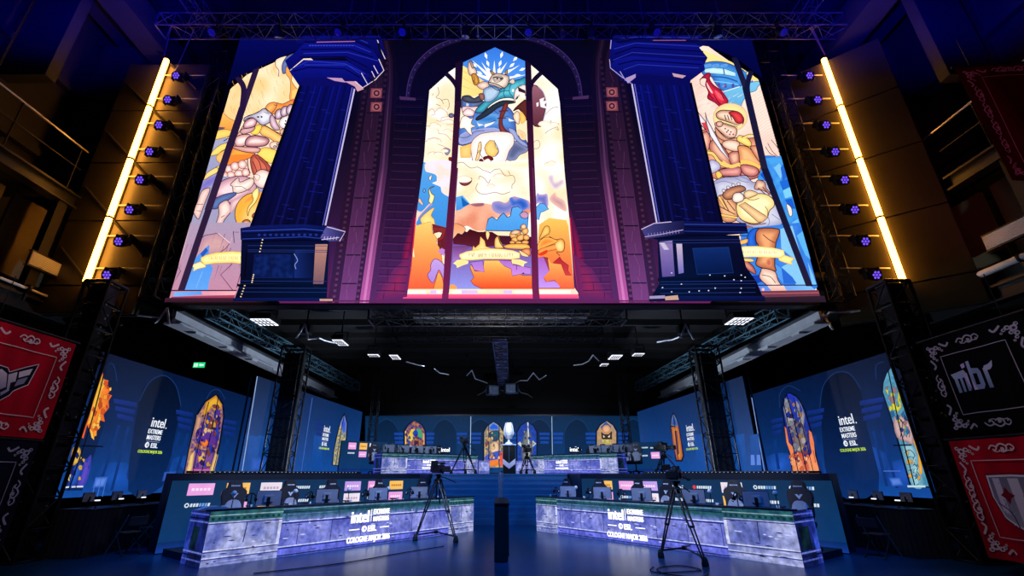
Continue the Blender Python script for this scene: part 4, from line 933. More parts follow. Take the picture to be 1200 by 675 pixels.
# ---------------------------------------------------------------- the drawn pillars
def pillar(right):
    p = Pic(mpS, FWD, 0.31, 0.0003)
    if not right:
        Lx = lambda y: 355 + (y - 112) * (300 - 355) / 160.0; Rx = lambda y: 419.5 + (y - 112) * (386 - 419.5) / 160.0
    else:
        Lx = lambda y: 737 + (y - 108) * (765 - 737) / 160.0; Rx = lambda y: 804 + (y - 100) * (841 - 804) / 168.0
    ys = [100 + k * 17.4 for k in range(11)]
    N = 9
    dark = (5, 6, 40)
    p.f([(Lx(100), 100), (Rx(100), 100), (Rx(275), 275), (Lx(275), 275)], (8, 12, 98), (8, 9, 48), m='v', sm=False, step=4)
    # flutes
    for k in range(N):
        a, b = k / N + .02, (k + .55) / N
        X = lambda y, t: Lx(y) + (Rx(y) - Lx(y)) * t
        lit = (k in (2, 3, 5, 6)) if not right else (k in (1, 2, 4, 6))
        p.f([(X(100, a), 100), (X(100, b), 100), (X(275, b), 275), (X(275, a), 275)], (11, 18, 124) if lit else (6, 10, 80), (14, 17, 72) if lit else (6, 8, 42), m='v', sm=False, step=5)
        p.l([(X(108, a), 108), (X(274, a), 274)], (4, 6, 58), .7, sm=False)
    random.seed(2)
    for k in range(26):                                              # block joints
        t = random.random() * .85; y = random.uniform(112, 262); X = lambda y, t: Lx(y) + (Rx(y) - Lx(y)) * t
        p.l([(X(y, t), y), (X(y + 1, t + .1), y + 1)], (24, 32, 150), .5, sm=False)
    e = Rx if not right else Lx
    s = -1 if not right else 1
    p.l([(e(105) + s, 105), (e(270) + s, 270)], (206, 196, 244), 1.7, sm=False)
    p.l([(e(105) + 4 * s, 105), (e(270) + 4 * s, 270)], (96, 96, 206), 1.2, sm=False)
    o = (Lx if not right else Rx)
    p.l([(o(105), 105), (o(272), 272)], (3, 3, 26), 3.0, sm=False)
    # capital: stepped slabs seen from below
    if not right:
        p.T(330, 40, 6.747)
        p.f([(205, 70), (800, 70), (845, 240), (800, 260), (720, 200), (600, 130), (150, 130), (130, 100)], (8, 13, 112), (5, 7, 66), m='v', sm=False)
        p.f([(55, 265), (130, 205), (205, 130), (620, 130), (740, 190), (790, 260), (825, 345), (760, 400), (640, 340), (520, 240), (200, 250), (90, 345)], (11, 16, 132), (6, 8, 84), m='v', sm=False)
        p.f([(90, 350), (200, 260), (540, 270), (650, 340), (740, 400), (700, 455), (640, 470), (600, 440), (500, 400), (200, 400), (165, 460)], (14, 22, 146), (6, 9, 92), m='v', sm=False)
        p.f([(165, 460), (200, 400), (380, 400), (500, 395), (540, 440), (610, 450), (660, 500), (600, 490), (540, 450), (380, 470)], (10, 12, 96), sm=False)
        hi = ((202, 94), (620, 94), (700, 130)), ((240, 146), (590, 146), (720, 200)), ((200, 210), (540, 200), (780, 270)), ((110, 330), (240, 270), (520, 290), (680, 370)), ((205, 300), (540, 300), (640, 370))
        for q in hi: p.l(list(q), (44, 58, 184), .7, sm=False)
        for q in (((205, 120), (610, 118), (720, 160)), ((180, 180), (560, 176), (740, 240)), ((170, 240), (530, 235), (700, 320)), ((120, 350), (240, 320), (520, 330), (640, 400))): p.l(list(q), (3, 4, 50), 1.3, sm=False)
        p.l([(300, 122), (600, 116)], (190, 110, 160), .9, sm=False)
        for x in range(250, 600, 22): p.el(x, 150, 5, 5, (60, 80, 210), n=6)
        p.f([(380, 400), (500, 405), (530, 440), (440, 425)], (196, 150, 190), sm=False)
        p.f([(520, 430), (610, 430), (650, 470), (670, 490), (620, 510), (600, 470)], (214, 160, 180), sm=False)
        for q in (((770, 95), (800, 180), (835, 255)), ((785, 255), (825, 345), (765, 410)), ((650, 365), (700, 455), (770, 410)), ((745, 305), (780, 370)), ((730, 350), (755, 400)), ((600, 430), (660, 480), (710, 450))): p.l(list(q), (236, 216, 236), .9, sm=False)
        for q in (((770, 130), (800, 230)), ((690, 400), (740, 430))): p.f([q[0], (q[0][0] + 18, q[0][1]), (q[1][0] + 18, q[1][1]), q[1]], (10, 8, 26), sm=False)
    else:
        p.T(0, 0, 1)
        p.f([(716, 49.5), (818, 49.5), (824, 60), (812, 66), (724, 62), (713, 62)], (8, 13, 104), (5, 7, 62), m='v', sm=False)
        p.f([(713, 56), (724, 60), (740, 58), (812, 60), (825, 76), (821, 84), (735, 76), (719, 88), (712, 80)], (11, 16, 126), (6, 8, 78), m='v', sm=False)
        p.f([(711, 86), (720, 78), (738, 74), (820, 80), (822, 90), (806, 102), (748, 96), (736, 108), (728, 104)], (13, 20, 136), (6, 9, 82), m='v', sm=False)
        p.f([(736, 106), (748, 95), (806, 100), (804, 108), (752, 108)], (8, 10, 84), sm=False)
        for q in (((722, 54), (745, 52), (814, 53)), ((717, 66), (742, 59), (818, 63)), ((716, 79), (738, 70), (822, 75)), ((728, 90), (745, 84), (815, 88))): p.l(list(q), (42, 56, 176), .7, sm=False)
        for q in (((720, 58), (742, 55), (815, 57)), ((718, 72), (740, 64), (820, 69)), ((722, 84), (742, 79), (818, 84))): p.l(list(q), (3, 4, 50), 1.3, sm=False)
        p.f([(784, 94), (800, 97), (796, 100), (786, 98)], (206, 160, 180), sm=False)
        p.f([(730, 100), (742, 95), (742, 99), (733, 106)], (180, 150, 200), sm=False)
        for q in (((712, 78), (713, 88), (728, 100)), ((724, 92), (730, 102), (737, 106)), ((714, 55), (713, 66))): p.l(list(q), (170, 160, 220), .9, sm=False)
        p.l([(762, 56), (800, 56)], (170, 90, 130), .8, sm=False)
    # pedestal
    if not right:
        p.T(200, 200, 3.973)
        p.f([(355, 345), (755, 345), (745, 610), (770, 640), (318, 640), (350, 545)], (7, 14, 54), (4, 5, 24), m='v', sm=False)
        p.f([(690, 365), (750, 365), (730, 560), (680, 560)], (196, 140, 120), (120, 84, 90), m='v', sm=False, ln=(10, 6, 20), lw=1)
        p.f([(415, 410), (600, 410), (590, 520), (405, 520)], (16, 36, 104), (8, 20, 66), m='n', sm=False, fr=.2, step=2)
        p.f([(600, 390), (690, 390), (680, 520), (595, 520)], (20, 40, 110), (8, 10, 44), m='h', sm=False)
        p.f([(350, 292), (420, 280), (640, 274), (745, 286), (760, 340), (700, 352), (375, 355), (352, 345)], (14, 26, 100), (4, 8, 44), m='v', sm=False)
        p.f([(740, 286), (770, 284), (830, 308), (805, 352), (755, 352), (715, 335)], (96, 92, 170), (40, 36, 90), m='h', sm=False)
        p.l([(745, 286), (828, 308), (802, 352)], (226, 206, 240), 1.0, sm=False); p.l([(720, 345), (800, 335)], (226, 206, 240), .8, sm=False)
        for x in range(735, 805, 14): p.l([(x, 330), (x - 4, 346)], (206, 190, 226), .7, sm=False)
        for y, c in ((300, (50, 76, 180)), (312, (4, 6, 30)), (336, (40, 64, 160)), (350, (3, 4, 20))): p.l([(358, y + 6), (640, y - 4), (730, y + 4)], c, .9, sm=False)
        for x in range(430, 700, 26): p.f([(x, 318), (x + 12, 318), (x + 12, 328), (x, 328)], (30, 50, 140), sm=False)
        for y in (372, 392, 400, 534, 548, 566, 584): p.l([(385 if y < 420 else 350, y), (745, y + 2)], (34, 52, 120), .6, sm=False)
        p.f([(335, 548), (745, 548), (742, 560), (340, 560)], (3, 4, 18), sm=False)
        p.f([(320, 612), (772, 612), (775, 636), (316, 636)], (14, 22, 90), (5, 7, 40), m='v', sm=False)
        p.f([(712, 616), (772, 616), (770, 636), (712, 636)], (206, 160, 130), sm=False)
        for q in (((452, 346), (440, 400)), ((412, 506), (405, 540)), ((372, 556), (355, 606))):
            for k in range(5):
                t = k / 4; p.el(q[0][0] + (q[1][0] - q[0][0]) * t, q[0][1] + (q[1][1] - q[0][1]) * t, 4, 3, (250, 220, 170), n=6)
        p.l([(596, 410), (612, 440), (600, 460), (605, 480)], (130, 150, 210), .9)
        p.l([(380, 400), (372, 520)], (3, 4, 16), 1.4, sm=False)
    else:
        p.T(740, 190, 3.748)
        p.f([(100, 345), (450, 345), (480, 480), (525, 545), (560, 632), (62, 632), (105, 555)], (8, 14, 52), (3, 4, 22), m='v', sm=False)
        p.f([(105, 372), (165, 365), (175, 520), (118, 524)], (150, 130, 190), (96, 76, 150), m='v', sm=False, ln=(8, 6, 20), lw=1)
        p.f([(180, 380), (205, 380), (212, 505), (190, 510)], (210, 190, 210), (120, 110, 190), m='v', sm=False)
        p.f([(250, 400), (405, 395), (425, 505), (270, 512)], (14, 44, 110), (6, 20, 66), m='v', sm=False, ln=(30, 60, 130), lw=.6)
        p.f([(210, 282), (480, 290), (490, 335), (300, 350), (95, 362), (45, 345), (210, 335)], (12, 20, 84), (4, 7, 34), m='v', sm=False)
        p.f([(30, 315), (85, 290), (215, 280), (215, 335), (120, 350), (50, 358)], (70, 66, 130), (22, 24, 70), m='h', sm=False)
        p.l([(30, 318), (85, 292), (160, 285)], (206, 186, 226), 1.0, sm=False); p.l([(45, 350), (110, 340), (210, 320)], (180, 160, 210), .9, sm=False)
        for x in range(60, 200, 13): p.l([(x, 335 - (x - 60) * .12), (x + 2, 350 - (x - 60) * .12)], (150, 136, 200), .6, sm=False)
        for y, c in ((296, (44, 66, 160)), (308, (4, 6, 26)), (326, (34, 54, 140)), (342, (3, 4, 18))): p.l([(215, y), (484, y + 4)], c, .9, sm=False)
        for y in (362, 374, 540, 552, 570, 590): p.l([(110, y + 4), (455 if y < 400 else 520, y)], (36, 52, 120), .6, sm=False)
        p.f([(100, 528), (480, 522), (490, 536), (100, 542)], (3, 4, 16), sm=False)
        p.f([(62, 606), (558, 606), (562, 630), (62, 630)], (12, 20, 84), (5, 7, 36), m='v', sm=False)
        p.f([(130, 608), (185, 602), (190, 622), (132, 624)], (206, 166, 140), sm=False); p.f([(64, 606), (130, 603), (130, 616), (64, 618)], (170, 150, 190), sm=False)
        random.seed(6)
        for k in range(16): p.el(random.uniform(120, 540), random.uniform(480, 615), 3.5, 3, (216, 214, 240), n=6)
        for k in range(5): p.el(120 + k * 4, 380 + k * 6, 14, 2.4, (230, 220, 240), n=6)
    return p
rel(pillar(False).build('pillar_picture', SCR, led))
rel(pillar(True).build('pillar_picture', SCR, led))
# ================================================================ the hall
FLOORM = pbr('stage_floor', (4, 66, 102), 0.28, 0.0, 0.35, 0.8, 0.03)
FLOORM.node_tree.nodes['Principled BSDF'].inputs['Specular IOR Level'].default_value = 0.28
CEILM = pbr('dark_ceiling', (26, 27, 34), 0.8, 0, 0.3, 0.5)
WALLM = pbr('dark_wall', (26, 25, 24), 0.8, 0, 0.35, 0.6)
PLATM = pbr('platform_black', (20, 30, 46), 0.45, 0, 0.2, 1.0)
STAIRM = pbr('stair_paint', (90, 110, 140), 0.5, 0, 0.12, 1.5)
bm = NB(); box(bm, (0, 13, -0.05), (34, 36, 0.1)); struct('floor', bm, FLOORM)
bm = NB(); box(bm, (0, 13, 20.1), (34, 36, 0.2))
for k in range(9): box(bm, (0, 2 + k * 3, 19.75), (32, 0.3, 0.5))
struct('ceiling', bm, CEILM)
for nm, x in (('wall_left', -16.1), ('wall_right', 16.1)):
    bm = NB(); box(bm, (x, 13, 10), (0.2, 36, 20))
    s = 1 if x < 0 else -1
    for k in range(12):
        box(bm, (x + s * 0.2, -3 + k * 2.8, 10), (0.25, 0.3, 20))
    for z in (4, 8, 12, 15): box(bm, (x + s * 0.2, 13, z), (0.3, 36, 0.25))
    struct(nm, bm, WALLM)
bm = NB(); box(bm, (0, 30.1, 10), (34, 0.2, 20)); struct('wall_back', bm, WALLM)
bm = NB(); box(bm, (0, 20.9, 7.75), (23.4, 14.4, 0.2))
for k in range(8): box(bm, (0, 14.3 + k * 1.9, 7.55), (23.4, 0.16, 0.3))
struct('trim_stage_roof', bm, MATT)

# gallery levels down both sides
def beam(nm, x, z, y0, y1, w=0.35, h=0.45, m=None, kind='structure'):
    bm = NB(); y = (y0 + y1) / 2
    box(bm, (x, y, z + h / 2 - 0.03), (w, y1 - y0, 0.06)); box(bm, (x, y, z - h / 2 + 0.03), (w, y1 - y0, 0.06)); box(bm, (x, y, z), (0.06, y1 - y0, h))
    o = obj(nm, bm, m or DARKTRUSS); o['kind'] = kind
    return o
OLIVE = pbr('gallery_panel', (92, 82, 52), 0.6, 0.0, 0.25, 0.7)
for s, side in ((-1, 'left'), (1, 'right')):
    X = 13.5 * s
    beam('trim_gallery_' + side, X, 9.75, 2, 12.6)
    beam('trim_gallery_lower_' + side, X, 6.25, 2, 13.6)
    bm = NB(); box(bm, (X + 1.2 * s, 7.5, 6.5), (2.4, 11.5, 0.15)); box(bm, (X + 1.2 * s, 7.0, 10.0), (2.4, 11, 0.15)); struct('trim_gallery_floor_' + side, bm, MATT)
    bm = NB()
    for k in range(6): box(bm, (X + 1.0 * s, 2.6 + k * 2.0, 8.4), (0.1, 1.7, 2.4))
    struct('trim_gallery_back_' + side, bm, OLIVE)
    for k in range(5):
        bm = NB(); y = 3.4 + k * 2.2
        box(bm, (X, y, 8.0), (0.22, 0.3, 3.1)); struct('trim_gallery_post_' + side, bm, MATT)
    r = thing('gallery_railing', 'thin handrail along the %s' % ('dark gallery on the left above the red winged banner' if s < 0 else 'dark gallery on the right behind the high red banner'), 'railing', (X, 7, 9.98))
    bm = NB(); tube(bm, (0, -5, 1.6), (0, 5.4, 1.6), 0.035); obj('handrail', bm, ALU, r)
    bm = NB(); tube(bm, (0, -5, 0.9), (0, 5.4, 0.9), 0.02); obj('rail', bm, DARKTRUSS, r)
    for k in range(6):
        bm = NB(); tube(bm, (0, -4.8 + k * 2, 0), (0, -4.8 + k * 2, 1.6), 0.025); obj('post', bm, DARKTRUSS, r)
    # big roof beams that catch the blue wash
    bm = NB(); box(bm, (12.9 * s, 8.0, 16.9), (0.9, 14, 1.0)); box(bm, (14.3 * s, 8, 17.6), (1.6, 14, 0.12)); struct('trim_roof_beam_' + side, bm, CEILM)
    bm = NB()
    for k in range(5): box(bm, (14.6 * s, 3 + k * 2.6, 15.2), (1.5, 0.35, 4.2), 0)
    struct('trim_roof_bracket_' + side, bm, CEILM)
def vent(loc, L, label):
    v = thing('wall_vent', label, 'vent', loc)
    bm = NB(); box(bm, (0, 0, 0.2), (0.06, L, 0.42)); box(bm, (0.0, 0, 0.42), (0.12, L + .04, 0.03)); box(bm, (0, 0, -0.02), (0.12, L + .04, 0.03)); obj('frame', bm, DARKTRUSS, v)
    s = 1 if loc[0] < 0 else -1
    bm = NB()
    for k in range(9): box(bm, (0.05 * s, 0, 0.03 + k * 0.043), (0.04, L, 0.022))
    obj('grille', bm, GREYP, v)
vent((-13.28, 12.3, 7.25), 1.05, 'pale slatted vent grille at the foot of the left glowing light tube')
vent((-13.28, 13.4, 7.25), 1.0, 'pale slatted vent grille, the one nearer the screen on the left gallery')
vent((13.28, 12.7, 7.35), 1.9, 'pale slatted vent grille beside the foot of the right light tube')
vent((13.28, 10.5, 7.35), 1.3, 'grey slatted vent grille at the right edge above the white pipe')
for loc, lab, y0, y1 in (((13.3, 0, 6.85), 'long white pipe under the right gallery, above the dark banner', 9.0, 13.4), ((-13.3, 0, 6.62), 'thin pale pipe under the left gallery, above the red winged banner', 9, 13.8)):
    r = thing('service_pipe', lab, 'pipe', (loc[0], (y0 + y1) / 2, loc[2]))
    bm = NB(); tube(bm, (0, (y0 - y1) / 2, 0), (0, (y1 - y0) / 2, 0), 0.09 if loc[0] > 0 else 0.04, 12); obj('pipe', bm, GREYP, r, True)
    for k in range(4):
        bm = NB(); y = (y0 - y1) / 2 + 0.3 + k * (y1 - y0 - .6) / 3; lathe(bm, [(0.12, -0.03), (0.13, 0), (0.12, 0.03)], n=12, M=Matrix.Translation((0, y, 0)) @ Matrix.Rotation(R(90), 4, 'X')); box(bm, (0, y, -0.2), (0.04, 0.06, 0.3)); obj('bracket', bm, DARKTRUSS, r)

# ---------------------------------------------------------------- trusses
def truss_bm(bm, a, b, w=0.5, h=0.5, r=0.026, n=None, rl=0.013):
    a, b = Vector(a), Vector(b); d = b - a; L = d.length; d.normalize()
    up = Vector((0, 0, 1)) if abs(d.z) < 0.9 else Vector((0, 1, 0))
    sx = d.cross(up).normalized(); sy = sx.cross(d).normalized()
    cs = [sx * (w / 2 * i) + sy * (h / 2 * j) for i, j in ((-1, -1), (1, -1), (1, 1), (-1, 1))]
    for c in cs: tube(bm, a + c, b + c, r, 8)
    n = n or max(2, int(L / 0.6))
    for k in range(n):
        p, q = a + d * (L * k / n), a + d * (L * (k + 1) / n)
        for i in range(4):
            c0, c1 = cs[i], cs[(i + 1) % 4]
            if k % 2: c0, c1 = c1, c0
            tube(bm, p + c0, q + c1, rl, 5)
            tube(bm, p + cs[i], p + cs[(i + 1) % 4], rl, 5)
    return bm
TOPM = pbr('top_truss_metal', (104, 106, 116), .4, .7)
def truss(name, label, a, b, w=0.5, h=0.5, m=None, hang=None, group=None, r=0.026):
    t = thing(name, label, 'truss', a, 0, group)
    A = Vector((0, 0, 0)); B = Vector(b) - Vector(a)
    obj('lattice', truss_bm(NB(), A, B, w, h, r, rl=r * .5), m or ALU, t)
    d = B.normalized(); up = Vector((0, 0, 1)) if abs(d.z) < .9 else Vector((0, 1, 0))
    for e in (A, B):
        bm = NB(); sx = d.cross(up).normalized(); sy = sx.cross(d)
        for i, j in ((-1, -1), (1, -1), (1, 1), (-1, 1)):
            c = sx * (w / 2 * i) + sy * (h / 2 * j); c2 = sx * (w / 2 * (i if i == j else -i)) + sy * (h / 2 * (j if i != j else -j))
            tube(bm, e + c, e + c2, r * 1.3, 6)
        obj('end_frame', bm, m or ALU, t)
    return t
truss('lighting_truss', 'long blue-lit truss right above the screen', (-12.2, 12.0, 16.9), (12.6, 12.0, 16.9), 0.6, 0.6, TOPM)
truss('lighting_truss', 'blue-lit truss along the upper edge of the photo, in front of another', (-12.6, 10.4, 17.3), (12.8, 10.4, 17.3), 0.6, 0.6, TOPM)
truss('lighting_truss', 'deep black rigging truss close behind the screen top', (-11, 14.3, 18.0), (11, 14.3, 18.0), 0.7, 0.9, DARKTRUSS)
truss('lighting_truss', 'truss running back to front at the top left near the light tube', (-11.3, 6.0, 18.0), (-11.3, 13.2, 18.0), 0.5, 0.5, TOPM)
truss('lighting_truss', 'truss running back to front at the top right near the light tube', (11.6, 6.0, 18.0), (11.6, 13.2, 18.0), 0.5, 0.5, TOPM)
# hoists holding the screen
random.seed(12)
for k, px in enumerate((405, 433, 463, 498, 560, 597, 660, 693, 757, 790, 850)):
    q = at_y(px, 48, 12.75)
    h = thing('chain_hoist', 'blue-lit chain hoist holding the screen top, number %s from the left pillar side' % ('one two three four five six seven eight nine ten eleven'.split()[k]), 'hoist', (q.x, 12.75, zt - 0.02), 0, 'chain hoists along the screen top')
    h['label'] = ('blue-lit hoist %s' % ('above the left pillar capital, outermost', 'above the left pillar capital, inner', 'above the left carved band', 'above the left of the middle window', 'just left of the middle window tip', 'just right of the middle window tip', 'above the right shoulder of the middle window', 'above the right carved band', 'above the right pillar capital, inner', 'above the right pillar capital, outer', 'above the right window, outermost')[k]) + ' on the screen top'
    bm = NB(); tube(bm, (0, 0, 0.35), (0, 0, 3.6), 0.035, 8); obj('chain', bm, ALU, h)
    bm = NB(); box(bm, (0, 0, 0.62), (0.2, 0.24, 0.4), 0, 0.03); obj('motor', bm, BLACK, h)
    bm = NB(); box(bm, (0, 0, 0.12), (0.16, 0.12, 0.24), 0, 0.02); tube(bm, (0, 0, 0.2), (0, 0, 0.5), 0.03, 8); obj('hook', bm, ALU, h)
# spotlights riding on the front truss
def parcan(loc, label, lens, aim=35, rz=0, group=None):
    h = thing('spotlight', label, 'spotlight', loc, rz, group)
    bm = NB(); tube(bm, (0, 0, -0.02), (0, 0, -0.16), 0.03, 8); box(bm, (0, 0, -0.02), (0.1, 0.12, 0.08)); obj('clamp', bm, BLACK, h)
    bm = NB(); path(bm, [(-0.17, 0, -0.42), (-0.17, 0, -0.16), (0.17, 0, -0.16), (0.17, 0, -0.42)], 0.016, 6); obj('yoke', bm, BLACK, h)
    M = Matrix.Translation((0, 0, -0.42)) @ Matrix.Rotation(R(aim), 4, 'X')
    bm = NB(); lathe(bm, [(0.07, 0.2), (0.12, 0.14), (0.14, 0.0), (0.145, -0.2), (0.13, -0.2)], n=16, M=M); obj('can', bm, BLACK, h, False)
    bm = NB(); lathe(bm, [(0.125, -0.203), (0.06, -0.212)], n=16, M=M); obj('lens', bm, lens, h)
    return h
LENSB = pbr('blue_lens', (60, 70, 130), .15)
random.seed(4)
for k in range(10):
    x = -9.9 + k * 2.2
    nth = 'first second third fourth fifth sixth seventh eighth ninth tenth'.split()[k]
    parcan((x, 11.6, 16.55), '%s dark spotlight from the left under the truss above the screen' % nth, LENSB, random.choice((-30, 20, 35)), random.uniform(-.5, .5), 'spotlights under the top truss')

# ---------------------------------------------------------------- glowing tubes on their dark tiled towers
TUBEM = glow('amber_tube', (255, 164, 60), 20.0)
TILE = pbr('tower_tile', (54, 50, 30), 0.42, 0.0, 0.2, 1.2)
def tube_tower(side, X, Y, z0, z1, ang, u0, u1):
    t = thing('light_tower', 'dark tiled tower panel washed amber by its glowing tube, %s of the screen' % side, 'tower', (X, Y + 0.24, z0), ang)
    n = 4; hz = (z1 - z0) / n
    zs0 = -0.55
    for k in range(n + 1):
        za, zb_ = (k - 1) * hz + hz, k * hz + hz
    for k in range(-1, n):
        a, b = k * hz, (k + 1) * hz
        if k == -1: a = -0.9
        for (p, q) in ((u0, (u0 + u1) / 2 - .0), ((u0 + u1) / 2, u1)):
            bm = NB(); box(bm, ((p + q) / 2, 0, (a + b) / 2), (q - p - 0.05, 0.1, b - a - 0.05), 0, 0.01); obj('tile', bm, TILE, t)
    bm = NB(); box(bm, ((u0 + u1) / 2, 0.12, (z1 - z0 - 0.9) / 2), (u1 - u0, 0.1, z1 - z0 + 0.9)); obj('frame', bm, MATT, t)
    if side == 'left':
        for k in range(n + 1):
            bm = NB(); z = hz * k; L = 1.3
            tube(bm, (-L, -0.07, z + L * .95), (L, -0.07, z - L * .95), 0.045, 6); obj('strap', bm, MATT, t)
    lt = thing('light_tube', 'tall glowing amber LED tube %s of the big screen' % side, 'light tube', (X, Y, z0))
    for k in range(n):
        bm = NB(); tube(bm, (0, 0, k * hz + 0.02), (0, 0, (k + 1) * hz - 0.02), 0.085, 14); obj('tube', bm, TUBEM, lt, False)
    for k in range(n + 1):
        bm = NB(); lathe(bm, [(0.1, -0.03), (0.1, 0.03)], (0, 0, k * hz), 14); box(bm, (0, 0.12, k * hz), (0.05, 0.2, 0.05)); obj('clip', bm, BLACK, lt)
tube_tower('left', -12.1, 12.5, 6.95, 15.82, 0.0, -1.5, 1.5)
tube_tower('right', 11.94, 12.5, 6.95, 15.85, R(-39), -1.6, 1.75)
bm = NB(); tube(bm, (11.9, 12.35, 15.9), (11.6, 12.2, 17.1), 0.02, 6, 0.05); tag(obj('hanging_cable', bm, pbr('amber_lit_cable', (255, 170, 90), .4)), 'thin amber-lit cable rising from the right light tube to the truss', 'cable')  # the tube's amber light is put into the cable's colour
bm = NB(); tube(bm, (-12.1, 12.35, 15.85), (-12.1, 12.2, 17.3), 0.018, 6); tube(bm, (-11.5, 12.35, 15.0), (-11.2, 12.2, 17.0), 0.018, 6); tag(obj('hanging_cable', bm, ALU), 'blue-lit hanging cables above the left light tube', 'cable')
# moving heads in a column beside each tube
PURP = glow('purple_lens', (110, 74, 240), 1.5)
def moving_head(loc, label, s):
    h = thing('moving_head_light', label, 'stage light', loc, 0, 'moving heads in a column by the light tubes')
    bm = NB(); box(bm, (0, 0.16, 0.14), (0.34, 0.2, 0.14), 0, 0.02); obj('base', bm, BLACK, h)
    bm = NB(); tube(bm, (-0.75 * 1, 0.18, 0.24), (0.75, 0.18, 0.24), 0.022, 8); obj('bracket', bm, ALU, h)
    bm = NB(); box(bm, (-0.2, 0, 0.0), (0.05, 0.14, 0.36), 0, 0.015); box(bm, (0.2, 0, 0.0), (0.05, 0.14, 0.36), 0, 0.015); box(bm, (0, 0.06, 0.16), (0.44, 0.12, 0.05)); obj('yoke', bm, BLACK, h)
    M = Matrix.Translation((0, 0, -0.06)) @ Matrix.Rotation(R(112), 4, 'X')
    bm = NB(); lathe(bm, [(0.06, -0.2), (0.13, -0.14), (0.165, 0.05), (0.165, 0.16), (0.15, 0.16)], n=18, M=M); hd = obj('head', bm, BLACK, h)
    bm = NB()
    for i in range(7):
        a = i * math.pi / 3; r = 0 if i == 6 else 0.09
        lathe(bm, [(0.036, 0.163), (0.02, 0.172)], (r * math.cos(a), r * math.sin(a), 0), 10, M)
    obj('lens', bm, PURP, hd)
nth = 'first second third fourth fifth sixth seventh eighth'.split()
for k in range(8):
    z = 14.95 - k * 1.1
    moving_head((-11.38, 12.45, z), '%s purple-lit moving head from the top beside the left light tube' % nth[k], -1)
    moving_head((11.05, 12.45, z), '%s purple-lit moving head from the top beside the right light tube' % nth[k], 1)
for s, side in ((-1, 'left'), (1, 'right')):
    truss('tower_truss', 'tall dark truss upright between the %s light tube and the screen' % side, (10.3 * s, 12.9, 6.6), (10.3 * s, 12.9, 16.4), 0.45, 0.5, DARKTRUSS)
    truss('corner_tower', 'black truss tower at the %s front corner of the stage beside the hanging banners' % side, (10.35 * s, 11.3, 0.0), (10.35 * s, 11.3, 6.4), 0.62, 0.62, DARKTRUSS, r=0.04)
    # black covers on the corner tower
    c = thing('tower_cover', 'perforated black cover hung inside the %s corner tower' % side, 'cover', (10.35 * s, 11.3, 0.02))
    bm = NB()
    for k in range(11): box(bm, (0, 0, 0.32 + k * 0.58), (0.42, 0.42, 0.5), 0, 0.02)
    random.seed(3)
    for k in range(30): box(bm, (random.choice((-.215, .215)) if k % 2 else random.uniform(-.15, .15), random.uniform(-.15, .15) if k % 2 else -0.215, random.uniform(.3, 6)), (0.03, 0.03, 0.05), mi=1)
    obj('panel', bm, [BLACK, ALU], c)

# ---------------------------------------------------------------- inside of the stage house: beams, floods, cables
for s, side in ((-1, 'left'), (1, 'right')):
    b = thing('steel_beam', 'pale grey steel beam running back over the %s side of the stage' % side, 'beam', (9.75 * s, 13.2, 5.95))
    L = 14.6
    bm = NB(); box(bm, (0, L / 2, 0.0), (0.5, L, 0.06)); obj('flange', bm, GREYP, b)
    bm = NB(); box(bm, (0, L / 2, 0.4), (0.5, L, 0.05)); obj('flange', bm, DARKTRUSS, b)
    bm = NB(); box(bm, (0, L / 2, 0.2), (0.08, L, 0.36)); obj('web', bm, GREYP, b)
    for k in range(8):
        bm = NB(); box(bm, (-0.12 * s, 1.0 + k * 1.8, -0.06), (0.25, 0.4, 0.07)); obj('clamp', bm, GREYP, b)
    truss('stage_truss', 'blue-grey lattice truss alongside the pale beam over the %s side of the stage' % side, (9.0 * s, 13.8, 6.55), (8.4 * s, 27.5, 6.55), 0.45, 0.45, pbr('teal_truss', (90, 130, 145), .4, .5))
    t = truss('stage_truss', 'black drape-wrapped truss column standing on the %s end of the raised platform' % side, (7.72 * s + .1, 17.1, 1.78), (7.72 * s + .1, 17.1, 6.2), 0.85, 0.6, DARKTRUSS, r=0.035)
    bm = NB()
    for k in range(7): box(bm, (-0.3 + k * 0.1, 0.02 * (-1) ** k, 2.1), (0.11, 0.3, 4.2), 0, 0.03)
    obj('drape', bm, MATT, t)
    truss('stage_truss', 'slim black truss leg near the %s end of the back wall' % side, (6.75 * s + .1, 25.6, 1.78), (6.75 * s + .1, 25.6, 7.2), 0.35, 0.35, DARKTRUSS, r=0.03)
truss('stage_truss', 'wide flat truss hung under the stage roof just behind the screen', (-4.6, 16.0, 7.05), (4.6, 16.0, 7.05), 0.8, 0.4, pbr('steel_grey', (120, 122, 126), .4, .6))
truss('stage_truss', 'second flat truss hung under the stage roof, farther back', (-4.2, 18.2, 7.05), (4.2, 18.2, 7.05), 0.8, 0.4, DARKTRUSS)
truss('stage_truss', 'blue-lit pair of rails running back under the stage roof at the middle', (0.1, 18.6, 6.9), (0.35, 27.0, 6.6), 0.6, 0.1, pbr('blue_lit_rail', (80, 90, 140), .4, .5))  # blue of the light is mixed into the rails' metal colour
for k in range(5):
    bm = NB(); box(bm, (0.1, 15.0 + k * .55, 7.28), (6.6, 0.1, 0.1), 0, 0.01); tag(obj('ceiling_batten', bm, GREYP if k in (1, 3) else ALU), '%s pale batten from the front under the stage roof behind the screen' % nth[k], 'batten', 'battens under the stage roof')
LENSW = glow('flood_lens', (236, 240, 255), 1.8)
